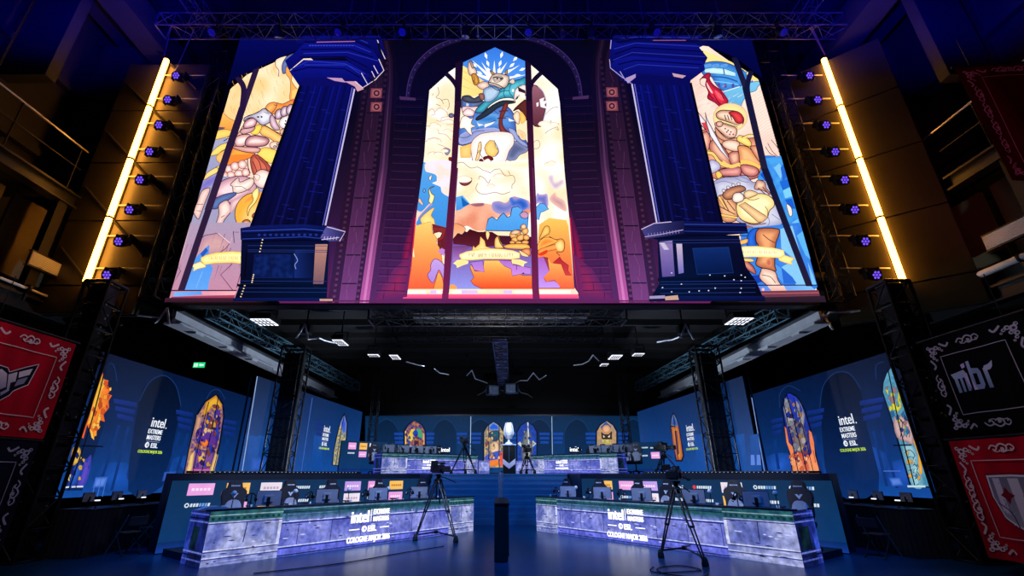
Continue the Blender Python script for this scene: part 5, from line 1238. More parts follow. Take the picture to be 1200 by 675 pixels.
def flood(px, py, z, w, d, label, rz=0.0, tilt=0.0):
    q = at_z(px, py, z)
    h = thing('flood_spotlight', label, 'stage light', (q.x, q.y, z), rz, 'white flood lights under the stage roof')
    bm = NB(); box(bm, (0, 0, 0.12), (w + .08, d + .08, 0.2), 0, 0.03); obj('housing', bm, BLACK, h)
    bm = NB(); box(bm, (0, 0, 0.012), (w, d, 0.02)); obj('lens', bm, LENSW, h)
    bm = NB()
    for k in range(1, 5): box(bm, (-w / 2 + k * w / 5, 0, -0.004), (0.035, d, 0.014))
    for k in range(1, 3): box(bm, (0, -d / 2 + k * d / 3, -0.004), (w, 0.035, 0.014))
    obj('grille', bm, BLACK, h)
    bm = NB(); path(bm, [(-w / 2 - .06, 0, 0.12), (-w / 2 - .06, 0, 0.42), (w / 2 + .06, 0, 0.42), (w / 2 + .06, 0, 0.12)], 0.02, 6); tube(bm, (0, 0, 0.42), (0, 0, 7.6 - z), 0.025, 6); obj('bracket', bm, BLACK, h)
flood(310, 378, 6.4, 0.62, 0.7, 'grid-faced white flood light under the roof near the foot of the left pillar')
flood(866, 377, 6.4, 0.62, 0.7, 'grid-faced white flood light under the roof near the foot of the right pillar')
flood(399, 402, 6.3, 0.36, 0.8, 'bright square flood light by the cable left under the screen')
flood(438, 417, 6.3, 0.42, 0.36, 'small flat flood light between two others left of middle')
flood(463, 419, 6.3, 0.34, 0.75, 'bright flood light left of middle with a raised flap')
flood(721, 419, 6.3, 0.44, 0.75, 'bright gridded flood light right of middle, middle of three')
flood(708, 428, 6.2, 0.3, 0.45, 'small round-looking flood light right of middle, lowest of three')
flood(748, 416, 6.3, 0.4, 0.42, 'small flat flood light right of middle, outermost of three')
CABM = pbr('lit_white_cable', (240, 242, 248), 0.4, 0, 0.02)  # white stands in for light caught on cable and fixture edges
def zig(pts, z, label, r=0.028):
    bm = NB(); W = [at_z(x, y, z) for x, y in pts]
    o = W[0].copy(); path(bm, [w - o for w in W], r, 6)
    for w in W[1:-1]: ball(bm, w - o, r * 1.05, seg=8)
    ob = obj('hanging_cable', bm, CABM); ob.location = o
    tag(ob, label, 'cable', 'white-lit cables looped between the stage lights')
zig([(361, 398), (374, 396), (380, 399), (392, 402)], 6.45, 'white-lit cable sagging to the bright flood light left under the screen')
zig([(476, 424), (484, 426), (490, 428), (497, 429)], 6.4, 'short white-lit cable right of the left raised-flap flood light')
zig([(509, 432), (515, 437), (521, 438), (526, 439)], 6.4, 'short white-lit cable between the middle and the left flood lights')
zig([(547, 440), (553, 434), (557, 444), (566, 447), (571, 449)], 6.35, 'white-lit zigzag cable just left of the middle spotlights')
zig([(560, 463), (568, 459), (572, 452), (584, 456), (592, 459)], 6.3, 'white-lit cable crossing the middle spotlight pair')
zig([(595, 454), (604, 449), (610, 446), (618, 446), (625, 437), (632, 445), (640, 440)], 6.35, 'long white-lit zigzag cable right of the middle spotlights')
zig([(604, 450), (610, 460), (618, 462), (624, 466)], 6.3, 'white-lit cable dangling under the right middle spotlight')
zig([(672, 428), (682, 427), (690, 423), (695, 416), (703, 424)], 6.4, 'white-lit cable with a peak beside the right flood lights')
zig([(770, 401), (780, 399), (788, 398), (796, 395)], 6.45, 'white-lit cable right under the screen beside the bright flap')
zig([(142, 367), (152, 369), (165, 370), (176, 371), (186, 372)], 6.2, 'white-lit cable at the left end of the pale steel beam', 0.03)
zig([(966, 373), (972, 366), (990, 366), (1008, 364)], 6.2, 'white-lit cable at the right end of the pale steel beam', 0.03)
for px, py, lab in ((577, 458, 'left one of the two pale blue spotlights hanging at the middle of the stage roof'), (600, 456, 'right one of the two pale blue spotlights hanging at the middle of the stage roof')):
    q = at_z(px, py, 6.0)
    h = thing('stage_spotlight', lab, 'spotlight', (q.x, q.y, 6.0), 0.3 if px < 590 else -0.3)
    bm = NB(); box(bm, (0, 0, 0.02), (0.62, 0.5, 0.5), 0, 0.04); obj('housing', bm, pbr('blue_grey_housing', (110, 140, 176), .4, .2), h)
    bm = NB(); box(bm, (0.0, -0.26, -.02), (0.5, 0.02, 0.4)); obj('lens', bm, pbr('dim_lens', (170, 190, 220), .15), h)
    for k in (-1, 1):
        bm = NB(); box(bm, (0.33 * k, -.3, 0.0), (0.02, 0.3, 0.46)); obj('barn_door', bm, BLACK, h)
    bm = NB(); tube(bm, (0, 0, 0.25), (0, 0, 1.6), 0.03, 6); obj('hanger', bm, BLACK, h)
for px, py, lab in ((198, 372, 'white-edged black flap lamp at the left corner under the screen'), (960, 378, 'white-edged black flap lamp at the right corner under the screen'), (801, 390, 'curved bright flap lamp under the right pillar'), (358, 390, 'dark flap lamp with white edges under the left pillar')):
    q = at_z(px, py, 6.15)
    h = thing('flap_light', lab, 'stage light', (q.x, q.y, 6.15), 0)
    bm = NB(); box(bm, (0, 0, 0.1), (0.36, 0.3, 0.3), 0, 0.03); obj('housing', bm, BLACK, h)
    bm = NB(); prism(bm, [(-.22, -.3), (.0, .2), (.05, .2), (.24, -.34), (.18, -.34), (.02, .1), (-.16, -.28)], 0.03, Matrix.Translation((0, -.2, 0.05))); obj('flap', bm, WHITE, h)
    bm = NB(); tube(bm, (0, 0, 0.25), (0, 0, 1.5), 0.025, 6); obj('hanger', bm, BLACK, h)
# exit sign
q = at_x(234, 428, -10.25)
e = thing('exit_sign', 'small green exit sign hanging above the left side screen', 'sign', (q.x, q.y, q.z))
bm = NB(); box(bm, (0, 0, 0), (0.42, 0.06, 0.2), 0, 0.01); obj('case', bm, BLACK, e)
pp = Pic(lambda x, y: Vector((x, -0.033, -y)), (0, -1, 0), un=.02)
pp.f([(-.2, -.09), (.2, -.09), (.2, .09), (-.2, .09)], (30, 200, 120), sm=False)
pp.f([(-.17, -.05), (-.05, -.05), (-.05, .06), (-.17, .06)], (220, 255, 235), sm=False)
pp.l([(-.13, -.03), (-.1, .02), (-.13, .05)], (20, 140, 80), .015, sm=False); pp.l([(-.1, .02), (-.07, .05)], (20, 140, 80), .015, sm=False); pp.el(-.11, -.035, .012, .012, (20, 140, 80))
pp.f([(.0, .0), (.06, -.05), (.06, -.02), (.16, -.02), (.16, .02), (.06, .02), (.06, .05)], (220, 255, 235), sm=False)
pp.build('panel', screenmat('exit_face', 1.3, 0.0), e)
bm = NB(); tube(bm, (-.15, 0, .1), (-.15, 0, 2.6), .01, 5); tube(bm, (.15, 0, .1), (.15, 0, 2.6), .01, 5); obj('hanger', bm, BLACK, e)

# ================================================================ the stage
PZ = 1.77
def poly_slab(bm, pts, z0, z1):
    a = [bm.verts.new((x, y, z0)) for x, y in pts]; b = [bm.verts.new((x, y, z1)) for x, y in pts]
    bm.faces.new(a); bm.faces.new(b[::-1])
    for k in range(len(pts)): bm.faces.new((a[k], b[k], b[(k + 1) % len(pts)], a[(k + 1) % len(pts)]))
    return bm
bm = NB(); poly_slab(bm, [(-8.5, 12.75), (-8.22, 12.62), (-3.0, 19.25), (-2.9, 22.0), (3.1, 22.0), (3.2, 19.25), (8.4, 12.62), (8.7, 12.75), (9.6, 28.6), (-9.4, 28.6)], 0, PZ); struct('stage_platform', bm, PLATM)
bm = NB(); n = 9
for k in range(n): box(bm, (0.1, 19.25 + k * 0.31 + (22.05 - 19.25 - k * 0.31) / 2, (k + .5) * PZ / n), (5.9, 22.05 - 19.25 - k * 0.31, PZ / n - 0.002))
for k in range(n): box(bm, (0.1, 19.25 + k * 0.31 + .02, (k + 1) * PZ / n - 0.03), (5.9, 0.06, 0.06), mi=1)
struct('stage_stairs', bm, [STAIRM, pbr('stair_nosing', (70, 132, 150), .45, 0, .08)])
# dotted light strips on the platform edge
DOT = glow('edge_dot', (150, 170, 210), 1.0)
for s, (x0, y0), (dx, dy), side in ((-1, (-8.05, 12.85), (.617, .787), 'left'), (1, (8.35, 12.8), (-.617, .787), 'right')):
    ls = thing('light_strip', 'black strip of small white lights along the %s platform edge' % side, 'light strip', (x0, y0, PZ + .002), math.atan2(dy, dx))
    bm = NB(); box(bm, (2.7, 0, 0.03), (5.4, 0.08, 0.06), 0, 0.01); obj('channel', bm, BLACK, ls)
    bm = NB()
    for k in range(40): box(bm, (0.3 + k * 0.125, -0.043 * (1 if s < 0 else -1), 0.03), (0.03, 0.012, 0.016))
    obj('lamp', bm, DOT, ls)

# ---------------------------------------------------------------- LED side and back walls
LW = screenmat('led_wall_face', 1.0, 0.10, 5.0)
DB0, DB1 = (7, 24, 58), (16, 66, 148)
def quad_wall(name, label, ax, ay, bx, by, z0, z1, nrm, parts, nseg=5):
    """a free-standing LED wall from a to b with a picture on its inner face"""
    a, b = Vector((ax, ay, 0)), Vector((bx, by, 0)); d = (b - a); L = d.length; d.normalize(); n = Vector(nrm).normalized()
    t = thing(name, label, 'led wall', ((ax + bx) / 2, (ay + by) / 2, z0))
    o = Vector(t.location)
    bm = NB(); c = (a + b) / 2 - n * 0.03 - Vector((o.x, o.y, 0)); c.z = (z1 - z0) / 2
    box(bm, c, (L, 0.05, z1 - z0), math.atan2(d.y, d.x)); obj('cabinet', bm, BLACK, t)
    bm = NB()
    for k in range(nseg + 1):
        p = a + d * (L * k / nseg) - n * 0.2; tube(bm, (p.x - o.x, p.y - o.y, -z0 + (PZ if z0 > 1.5 else 0.0)), (p.x - o.x, p.y - o.y, z1 - z0), 0.03, 6)
    obj('rear_post', bm, DARKTRUSS, t)
    for nm, pic in parts: pic.build(nm, LW, t, None).location = -o
    return t
def corners(ax, ay, bx, by, z0, z1):
    return [proj((ax, ay, z1)), proj((bx, by, z1)), proj((bx, by, z0)), proj((ax, ay, z0))]
def wallpic(a, n, d, lift):
    n = Vector(n).normalized(); p0 = Vector((a[0], a[1], 0))
    return Pic(lambda x, y: at_plane(x, y, p0, n), n, lift, 0.0008)
def lettering(a, d, n, u, z, sc, lift=0.05, side_logo=True):
    """stacked lettering; u metres along the wall from a, z height of the middle, sc overall height"""
    d = Vector((d[0], d[1], 0)).normalized(); n = Vector(n).normalized(); p0 = Vector((a[0], a[1], 0)) + d * u
    p = Pic(lambda x, y: p0 + d * x + Vector((0, 0, z - y)), n, lift, 0.0008, 0.02)
    W = (236, 242, 255)
    k = sc
    p.text('intel', 0.05 * k, -0.24 * k, 0.30 * k, W, 0.9, 0.012 * k)
    p.f([(.42 * k, -.27 * k), (.46 * k, -.27 * k), (.46 * k, -.23 * k), (.42 * k, -.23 * k)], W, sm=False)
    p.text('EXTREME', 0, -0.04 * k, 0.135 * k, W, 0.82, 0.010 * k)
    p.text('MASTERS', 0, 0.14 * k, 0.135 * k, W, 0.82, 0.010 * k)
    p.f([(-.3 * k, .185 * k), (.3 * k, .185 * k), (.3 * k, .197 * k), (-.3 * k, .197 * k)], (150, 170, 210), sm=False)
    p.text('ESL', 0.1 * k, 0.37 * k, 0.14 * k, W, 1.1, 0.014 * k)
    p.el(-.22 * k, .30 * k, .09 * k, .085 * k, W, n=18); p.el(-.2 * k, .30 * k, .045 * k, .04 * k, (10, 40, 100), n=12); p.f([(-.22 * k, .285 * k), (-.12 * k, .285 * k), (-.13 * k, .31 * k), (-.22 * k, .31 * k)], W, sm=False)
    p.text('COLOGNE MAJOR 2026', 0, 0.53 * k, 0.085 * k, (196, 232, 60), 0.86, 0.006 * k)
    return p
def pil(p, x0, x1, y0, dy, sl, hb, c=(20, 48, 136)):
    """a soft blue drawn capital: three slabs"""
    for k in range(3):
        a, b = y0 + k * dy, y0 + k * dy + dy * .62
        s = k * (x1 - x0) * .07
        p.f([(x0 + s, a), (x1 - s, a + sl), (x1 - s, b + sl), (x0 + s, b)], c, mixc(c, DB0, .4), m='v', sm=False, step=3)

def fuss(p, poly, n, cols, s=3.0, seed=1):
    """small leaded scraps of colour and dark lines that fill a stained window"""
    random.seed(seed)
    xs = [a for a, b in poly]; ys = [b for a, b in poly]
    k = 0
    while k < n:
        x, y = random.uniform(min(xs), max(xs)), random.uniform(min(ys), max(ys))
        if not inside((x, y), poly): continue
        k += 1
        a = random.uniform(0, 6.28); r = s * random.uniform(.5, 1.3)
        q = [(x + r * math.cos(a + t) * random.uniform(.6, 1.2), y + 1.5 * r * math.sin(a + t) * random.uniform(.6, 1.2)) for t in (0, 1.3, 2.5, 3.8, 5.0)]
        q = [z for z in q if inside(z, poly)]
        if len(q) > 2: p.f(q, random.choice(cols), sm=False, ln=(12, 14, 34), lw=.28)
# left near wall
NL = (1, 0, 0); aL = (-10.8, 12.0)
p = wallpic(aL, NL, None, 0.0)
p.f(corners(-10.8, 12.35, -10.8, 21.0, 1.2, 4.86), DB0, (16, 64, 140), m='s', g=[(0, (5, 15, 42)), (.5, (8, 38, 88)), (1, (20, 76, 160))], sm=False, step=4)
for cx, cy, r in ((138, 560, 30), (222, 552, 30), (182, 556, 34)): p.el(cx, cy, r, r * .62, (26, 86, 186), (15, 56, 126), m='r', g=(cx, cy, r), n=20)
p.f([(150, 575), (163, 470), (175, 448), (192, 440), (205, 450), (211, 475), (203, 520), (190, 570)], (4, 13, 34), (10, 44, 100), m='v', sm=True, step=4)
p.l([(163, 470), (175, 448), (192, 440), (206, 452), (212, 476)], (22, 52, 110), 1.0)
p.l([(238, 478), (246, 460), (256, 457), (264, 468)], (22, 52, 110), .9); p.l([(124, 447), (127, 428), (133, 428), (137, 447)], (22, 52, 110), .9)
pil(p, 133, 160, 467, 8.6, 5, 0); pil(p, 206, 226, 480, 8, 4, 0); pil(p, 260, 277, 491, 7, 3, 0)
for a, b in (((139, 498), (116, 570)), ((150, 500), (130, 575)), ((210, 506), (192, 566)), ((220, 508), (203, 566)), ((266, 515), (257, 556))): p.l([a, b], (13, 50, 116), 3.2)
p.f([(111, 559), (127, 558), (122, 571), (107, 572)], (92, 134, 222), (30, 74, 170), w=3, sm=False); p.f([(192, 553), (206, 552), (203, 563), (189, 564)], (70, 110, 206), (26, 70, 160), w=3, sm=False)
for x in (112, 118, 124): p.l([(x, 560), (x - 5, 582)], (70, 110, 206), .9)
base_l = p
p = wallpic(aL, NL, None, 0.03)
p.T(40, 400, 3.375)
p.f([(262, 105), (290, 90), (310, 120), (305, 210), (270, 340), (225, 470), (185, 590), (100, 590), (170, 420), (225, 260)], (8, 24, 56), (12, 40, 90), m='v', sm=False, step=3)
p.f([(265, 115), (272, 150), (290, 155), (283, 180), (300, 188), (288, 208), (304, 214), (290, 236), (292, 262), (270, 290), (275, 318), (256, 312), (250, 350), (238, 330), (232, 392), (218, 362), (205, 330), (190, 385), (182, 378), (215, 290), (240, 200)], (242, 132, 44), (226, 92, 36), w=4, sm=False)
p.f([(263, 118), (266, 165), (276, 172), (262, 200), (250, 250), (225, 320), (205, 330), (240, 200)], (250, 210, 60), (240, 160, 50), w=4, sm=False)
p.f([(215, 345), (222, 380), (232, 390), (228, 360)], (250, 200, 70), sm=False)
p.f([(150, 420), (172, 418), (180, 440), (172, 480), (145, 490), (140, 460)], (236, 190, 80), (170, 120, 50), w=3)
p.f([(200, 470), (222, 450), (214, 520), (192, 575), (165, 572), (180, 510)], (96, 76, 200), (50, 60, 160), w=5)
p.f([(150, 500), (170, 480), (190, 500), (160, 570), (125, 575)], (40, 90, 190), (24, 50, 140), w=5); p.f([(120, 540), (140, 525), (135, 555)], (236, 210, 90), sm=False)
for a, b in (((112, 578), (135, 576)), ((142, 576), (158, 575)), ((162, 575), (188, 574))): p.l([(a[0], a[1]), b], (216, 224, 240), 1.8, sm=False)
fuss(p, [(266, 120), (300, 188), (290, 262), (232, 392), (205, 330), (240, 200)], 26, ((246, 150, 50), (206, 80, 34), (250, 190, 70), (190, 70, 30)), 9, 3); fuss(p, [(150, 420), (214, 470), (190, 575), (110, 580)], 16, ((40, 60, 170), (90, 70, 180), (20, 36, 110), (200, 160, 70)), 10, 4)
p.l([(268, 105), (205, 340), (120, 590)], (6, 14, 34), 1.6); p.l([(170, 413), (258, 416)], (4, 8, 20), 1.6)
sun_l = p
p = wallpic(aL, NL, None, 0.03)
p.T(40, 400, 3.375)
p.f([(580, 550), (605, 430), (635, 290), (670, 235), (718, 205), (745, 240), (750, 300), (735, 400), (695, 552)], (7, 18, 46), sm=False)
p.f([(586, 548), (610, 430), (640, 300), (676, 240), (716, 213), (740, 250), (744, 300), (728, 400), (690, 548)], (206, 150, 80), (92, 62, 150), m='n', sm=False, fr=.35, step=1.3)
p.f([(676, 240), (716, 213), (740, 250), (735, 268), (700, 262), (680, 290), (660, 300)], (232, 176, 50), (190, 120, 40), w=3, sm=False)
p.f([(700, 250), (722, 258), (732, 300), (728, 390), (716, 400), (712, 300)], (30, 80, 210), (20, 44, 140), w=3, sm=False)
p.f([(640, 290), (662, 300), (650, 350), (625, 380)], (222, 170, 120), (140, 100, 110), w=3, sm=False)
p.f([(680, 295), (700, 300), (705, 340), (690, 365), (675, 340)], (120, 60, 50), (60, 30, 60), w=2)
p.f([(640, 350), (680, 340), (715, 360), (720, 410), (690, 420), (640, 400)], (90, 50, 150), (50, 30, 100), w=3)
p.f([(655, 395), (675, 388), (688, 398), (675, 418), (660, 412)], (242, 130, 50), (200, 80, 40), w=2)
p.f([(630, 420), (660, 430), (700, 430), (712, 440), (690, 500), (620, 500)], (120, 76, 150), (70, 44, 110), w=3)
p.f([(645, 440), (668, 440), (672, 470), (650, 485)], (244, 190, 60), (200, 130, 60), w=2)
p.f([(590, 545), (612, 450), (632, 430), (622, 500), (605, 546)], (240, 206, 130), (190, 140, 90), w=2, sm=False)
p.f([(712, 440), (724, 450), (700, 545), (680, 546)], (240, 206, 130), (190, 140, 90), w=2, sm=False)
p.f([(620, 505), (690, 505), (685, 548), (610, 548)], (200, 90, 170), (240, 170, 150), m='v', sm=False); p.f([(630, 525), (680, 525), (676, 548), (624, 548)], (250, 224, 200), sm=False)
fuss(p, [(620, 400), (650, 300), (716, 225), (740, 280), (722, 400), (690, 500), (622, 500)], 60, ((90, 50, 140), (46, 30, 96), (206, 150, 60), (150, 90, 80), (30, 60, 180), (222, 180, 130), (120, 60, 60)), 9, 5)
p.l([(716, 213), (690, 340), (640, 548)], (10, 14, 36), 1.0); p.l([(676, 240), (650, 340), (606, 548)], (10, 14, 36), 1.0); p.l([(738, 262), (720, 400), (684, 548)], (10, 14, 36), .8)
win_l = p
q = at_x(179, 510, -10.8)
let = lettering((-10.8, 0), (0, 1), NL, q.y, q.z, 1.0)
quad_wall('led_wall', 'left side LED wall showing blue stone columns, a flaming sun window and white lettering', -10.8, 12.35, -10.8, 21.0, 1.2, 4.86, NL, (('wall_picture', base_l), ('sun_window_picture', sun_l), ('window_picture', win_l), ('lettering', let)))

# right near wall
NR = (-1, 0, 0); aR = (10.7, 12.0)
p = wallpic(aR, NR, None, 0.0)
p.f(corners(10.7, 12.3, 10.7, 19.8, 1.2, 4.86), DB0, (16, 62, 138), m='s', g=[(0, (5, 15, 42)), (.5, (8, 38, 88)), (1, (20, 76, 160))], sm=False, step=4)
for cx, cy, r in ((1008, 545, 36), (985, 560, 26), (1062, 555, 26), (915, 545, 22)): p.el(cx, cy, r, r * .66, (38, 92, 200), (15, 56, 126), m='r', g=(cx, cy, r), n=20)
p.f([(975, 575), (962, 480), (966, 450), (980, 436), (996, 438), (1008, 455), (1016, 500), (1030, 575)], (4, 12, 34), (11, 46, 106), m='v', sm=True, step=4)
p.l([(961, 478), (965, 452), (979, 437), (996, 438), (1009, 456)], (22, 50, 106), 1.0); p.l([(914, 478), (914, 462), (924, 452), (938, 458)], (22, 50, 106), .9); p.l([(1027, 445), (1027, 428), (1036, 424)], (22, 50, 106), .9)
pil(p, 1008, 1036, 470, 9, -5, 0); pil(p, 946, 966, 482, 8, -4, 0); pil(p, 904, 918, 492, 7, -3, 0)
for a, b in (((1024, 505), (1040, 570)), ((1034, 505), (1052, 572)), ((955, 510), (965, 560)), ((908, 515), (913, 550))): p.l([a, b], (13, 50, 120), 3.4)
p.f([(1042, 560), (1056, 559), (1060, 569), (1046, 570)], (86, 128, 216), (30, 74, 170), w=3, sm=False); p.l([(1036, 552), (1056, 552)], (70, 104, 200), 1.2)
base_r = p
p = wallpic(aR, NR, None, 0.03)
p.T(860, 400, 3.377)
p.f([(190, 260), (205, 215), (225, 200), (255, 215), (285, 265), (310, 350), (352, 545), (236, 535), (215, 400)], (7, 16, 44), sm=False)
p.f([(197, 265), (208, 222), (225, 207), (252, 222), (280, 270), (304, 350), (345, 540), (240, 532), (220, 400)], (40, 60, 170), (24, 36, 120), m='v', sm=False, step=2)
p.f([(205, 225), (218, 230), (235, 300), (260, 320), (275, 270), (258, 230), (270, 250), (284, 290), (280, 340), (240, 350), (212, 320), (200, 270)], (176, 176, 178), (110, 112, 130), w=3, sm=False)
p.f([(215, 208), (228, 207), (240, 240), (236, 290), (222, 250)], (30, 50, 190), sm=False); p.f([(250, 235), (262, 250), (268, 300), (256, 300)], (140, 140, 150), sm=False)
p.f([(235, 330), (270, 320), (290, 370), (300, 440), (250, 440), (236, 390)], (130, 110, 110), (70, 60, 90), w=4)
p.el(256, 350, 12, 14, (150, 130, 120), (90, 76, 90), w=2); p.el(276, 425, 12, 9, (206, 170, 100), (150, 110, 70), w=2)
p.f([(204, 335), (212, 345), (222, 400), (240, 420), (250, 470), (290, 480), (312, 440), (304, 400), (300, 350), (312, 360), (322, 400), (326, 450), (340, 500), (346, 540), (240, 533), (226, 440), (212, 400)], (236, 120, 70), (246, 158, 108), m='v', sm=False, ln=(90, 40, 50), lw=.5)
for q_ in ([(240, 440), (256, 500), (262, 532)], [(290, 480), (300, 510), (310, 536)], [(318, 430), (328, 480)]): p.l(q_, (150, 60, 50), .8)
p.f([(262, 455), (290, 460), (310, 500), (300, 530), (280, 510)], (206, 96, 70), (246, 170, 120), w=3)
fuss(p, [(205, 260), (225, 210), (275, 270), (300, 360), (300, 440), (250, 440), (218, 360)], 44, ((120, 124, 140), (60, 70, 130), (30, 44, 150), (170, 160, 150), (150, 110, 80), (40, 40, 80)), 9, 6); fuss(p, [(230, 440), (315, 430), (340, 530), (245, 530)], 26, ((246, 150, 100), (214, 96, 60), (250, 190, 140), (120, 60, 80)), 10, 7)
p.l([(225, 207), (262, 340), (312, 537)], (8, 12, 34), 1.1); p.l([(208, 222), (235, 340), (276, 535)], (8, 12, 34), 1.0); p.l([(252, 222), (290, 340), (338, 538)], (8, 12, 34), .8)
win_r = p
p = wallpic(aR, NR, None, 0.03)
p.T(860, 400, 3.377)
p.f([(588, 200), (590, 160), (606, 120), (625, 100), (660, 110), (720, 330), (785, 580), (702, 580), (640, 360), (606, 250)], (7, 18, 46), sm=False)
p.f([(595, 200), (597, 165), (610, 128), (626, 106), (650, 130), (700, 300), (776, 574), (708, 574), (648, 360), (612, 250)], (60, 130, 170), (96, 160, 186), m='n', sm=False, fr=.3, step=1.5)
p.f([(624, 205), (640, 200), (642, 240), (652, 245), (655, 200), (662, 200), (668, 262), (650, 285), (632, 270)], (224, 216, 60), (170, 170, 40), w=2, sm=False)
p.f([(636, 310), (660, 290), (690, 310), (712, 350), (715, 410), (690, 400), (650, 380)], (206, 170, 170), (140, 110, 120), w=3)
for k in range(4): p.l([(648 + k * 7, 300 + k * 6), (672 + k * 9, 320 + k * 10), (664 + k * 12, 380)], (70, 56, 70), 1.0)
p.f([(672, 415), (712, 408), (735, 460), (755, 574), (712, 574), (690, 500)], (150, 200, 214), (90, 150, 176), w=4)
for k in range(5): p.l([(682 + k * 5, 440 + k * 24), (702 + k * 6, 430 + k * 26), (722 + k * 6, 452 + k * 26), (704 + k * 6, 470 + k * 25)], (30, 70, 96), .9)
p.f([(716, 395), (730, 400), (745, 450), (752, 520), (740, 520), (735, 450)], (246, 190, 60), (220, 140, 40), w=2)
fuss(p, [(600, 180), (626, 115), (680, 260), (720, 400), (690, 400), (640, 330)], 26, ((40, 100, 150), (90, 150, 170), (206, 200, 70), (150, 110, 120), (30, 60, 110)), 10, 8); fuss(p, [(680, 420), (730, 420), (770, 570), (710, 570)], 22, ((120, 180, 200), (60, 120, 160), (170, 210, 214), (220, 160, 60)), 10, 9)
p.l([(626, 106), (672, 330), (735, 574)], (6, 12, 30), 1.4); p.l([(648, 412), (722, 410)], (4, 8, 20), 1.6)
p.f([(704, 570), (776, 570), (778, 578), (706, 578)], (190, 220, 230), sm=False)
win_r2 = p
q = at_x(996, 507, 10.7)
let = lettering((10.7, 0), (0, -1), NR, -q.y, q.z, 1.0)
quad_wall('led_wall', 'right side LED wall showing blue stone columns, two stained windows and white lettering', 10.7, 12.3, 10.7, 19.8, 1.2, 4.86, NR, (('wall_picture', base_r), ('window_picture', win_r), ('teal_window_picture', win_r2), ('lettering', let)))

# inner wing walls
nl = (9.3, -0.85, 0); al = (-8.2, 15.7)
p = wallpic(al, nl, None, 0.0)
p.f(corners(-8.2, 15.7, -7.3, 25.6, PZ, 4.86), (8, 28, 62), (20, 76, 156), m='v', sm=False, step=4)
p.l([(301.5, 441), (283.5, 554)], (150, 176, 220), .9, sm=False); p.l([(366, 466), (353, 553)], (60, 96, 180), .8, sm=False)
for x in (296, 306, 372): p.f([(x - 4, 510), (x + 6, 512), (x + 4, 552), (x - 8, 552)], (14, 72, 152), (18, 74, 154), m='h', sm=False)
pil(p, 369, 379, 493, 6, 3, 0)
p.f([(295, 536), (312, 536), (310, 552), (292, 552)], (44, 90, 190), (20, 76, 160), w=4, sm=False)
base = p
p = wallpic(al, nl, None, 0.03)
p.T(200, 475, 3.373)
p.f([(634, 238), (640, 180), (652, 120), (668, 60), (684, 28), (698, 70), (694, 140), (684, 180), (664, 240)], (8, 18, 44), sm=False)
p.f([(638, 236), (644, 180), (656, 122), (670, 66), (684, 36), (693, 72), (690, 130), (680, 176), (662, 236)], (214, 190, 90), (90, 110, 160), m='n', sm=False, fr=.5, step=1.0)
p.f([(668, 70), (684, 36), (693, 72), (690, 108), (676, 110)], (60, 90, 206), (120, 140, 200), w=2, sm=False); p.l([(684, 36), (668, 120), (650, 236)], (10, 16, 40), .8)
wn = p
q = at_plane(380, 512.5, Vector((al[0], al[1], 0)), Vector(nl).normalized()); dd = Vector((.85, 9.3, 0)).normalized()
u = (Vector((q.x, q.y, 0)) - Vector((al[0], al[1], 0))).dot(dd)
let = lettering(al, dd, nl, u, q.z, 0.95)
quad_wall('led_wall', 'left inner LED wing on the platform with a narrow golden window', -8.2, 15.7, -7.3, 25.6, PZ, 4.86, nl, (('wall_picture', base), ('window_picture', wn), ('lettering', let)))
nr = (-9.3, -0.75, 0); ar = (8.35, 15.7)
p = wallpic(ar, nr, None, 0.0)
p.f(corners(8.35, 15.7, 7.55, 25.6, PZ, 4.86), (8, 28, 62), (20, 76, 156), m='v', sm=False, step=4)
p.l([(826, 468), (838, 552)], (130, 160, 214), .9, sm=False); p.l([(881, 466), (896, 553)], (120, 150, 210), .9, sm=False)
for x in (820, 868, 885): p.f([(x - 6, 510), (x + 4, 508), (x + 8, 552), (x - 3, 552)], (14, 72, 152), (18, 74, 154), m='h', sm=False)
for x in (882, 889): p.f([(x - 2, 533), (x + 2, 533), (x + 3, 545), (x - 2, 545)], (90, 130, 220), sm=False)
base = p
p = wallpic(ar, nr, None, 0.03)
p.T(600, 475, 3.373)
p.f([(628, 90), (630, 50), (640, 26), (654, 50), (664, 90), (684, 200), (676, 222), (650, 222), (640, 150)], (8, 16, 40), sm=False)
p.f([(632, 80), (634, 52), (641, 32), (652, 54), (660, 84)], (40, 70, 150), (110, 130, 170), w=2, sm=False)
p.f([(632, 86), (660, 82), (670, 140), (678, 200), (672, 216), (654, 216), (640, 150)], (246, 196, 50), (170, 80, 60), w=6, sm=False)
p.f([(645, 100), (655, 100), (664, 190), (656, 200)], (160, 80, 90), (90, 50, 80), w=3, sm=False); p.l([(641, 32), (660, 216)], (10, 14, 34), .7)
wn = p
q = at_plane(810.5, 512, Vector((ar[0], ar[1], 0)), Vector(nr).normalized()); dd = Vector((.75, -9.3, 0)).normalized()
u = (Vector((q.x, q.y, 0)) - Vector((ar[0], ar[1], 0))).dot(dd)
let = lettering(ar, dd, nr, u, q.z, 0.95)
quad_wall('led_wall', 'right inner LED wing on the platform with a narrow yellow window', 8.35, 15.7, 7.55, 25.6, PZ, 4.86, nr, (('wall_picture', base), ('window_picture', wn), ('lettering', let)))
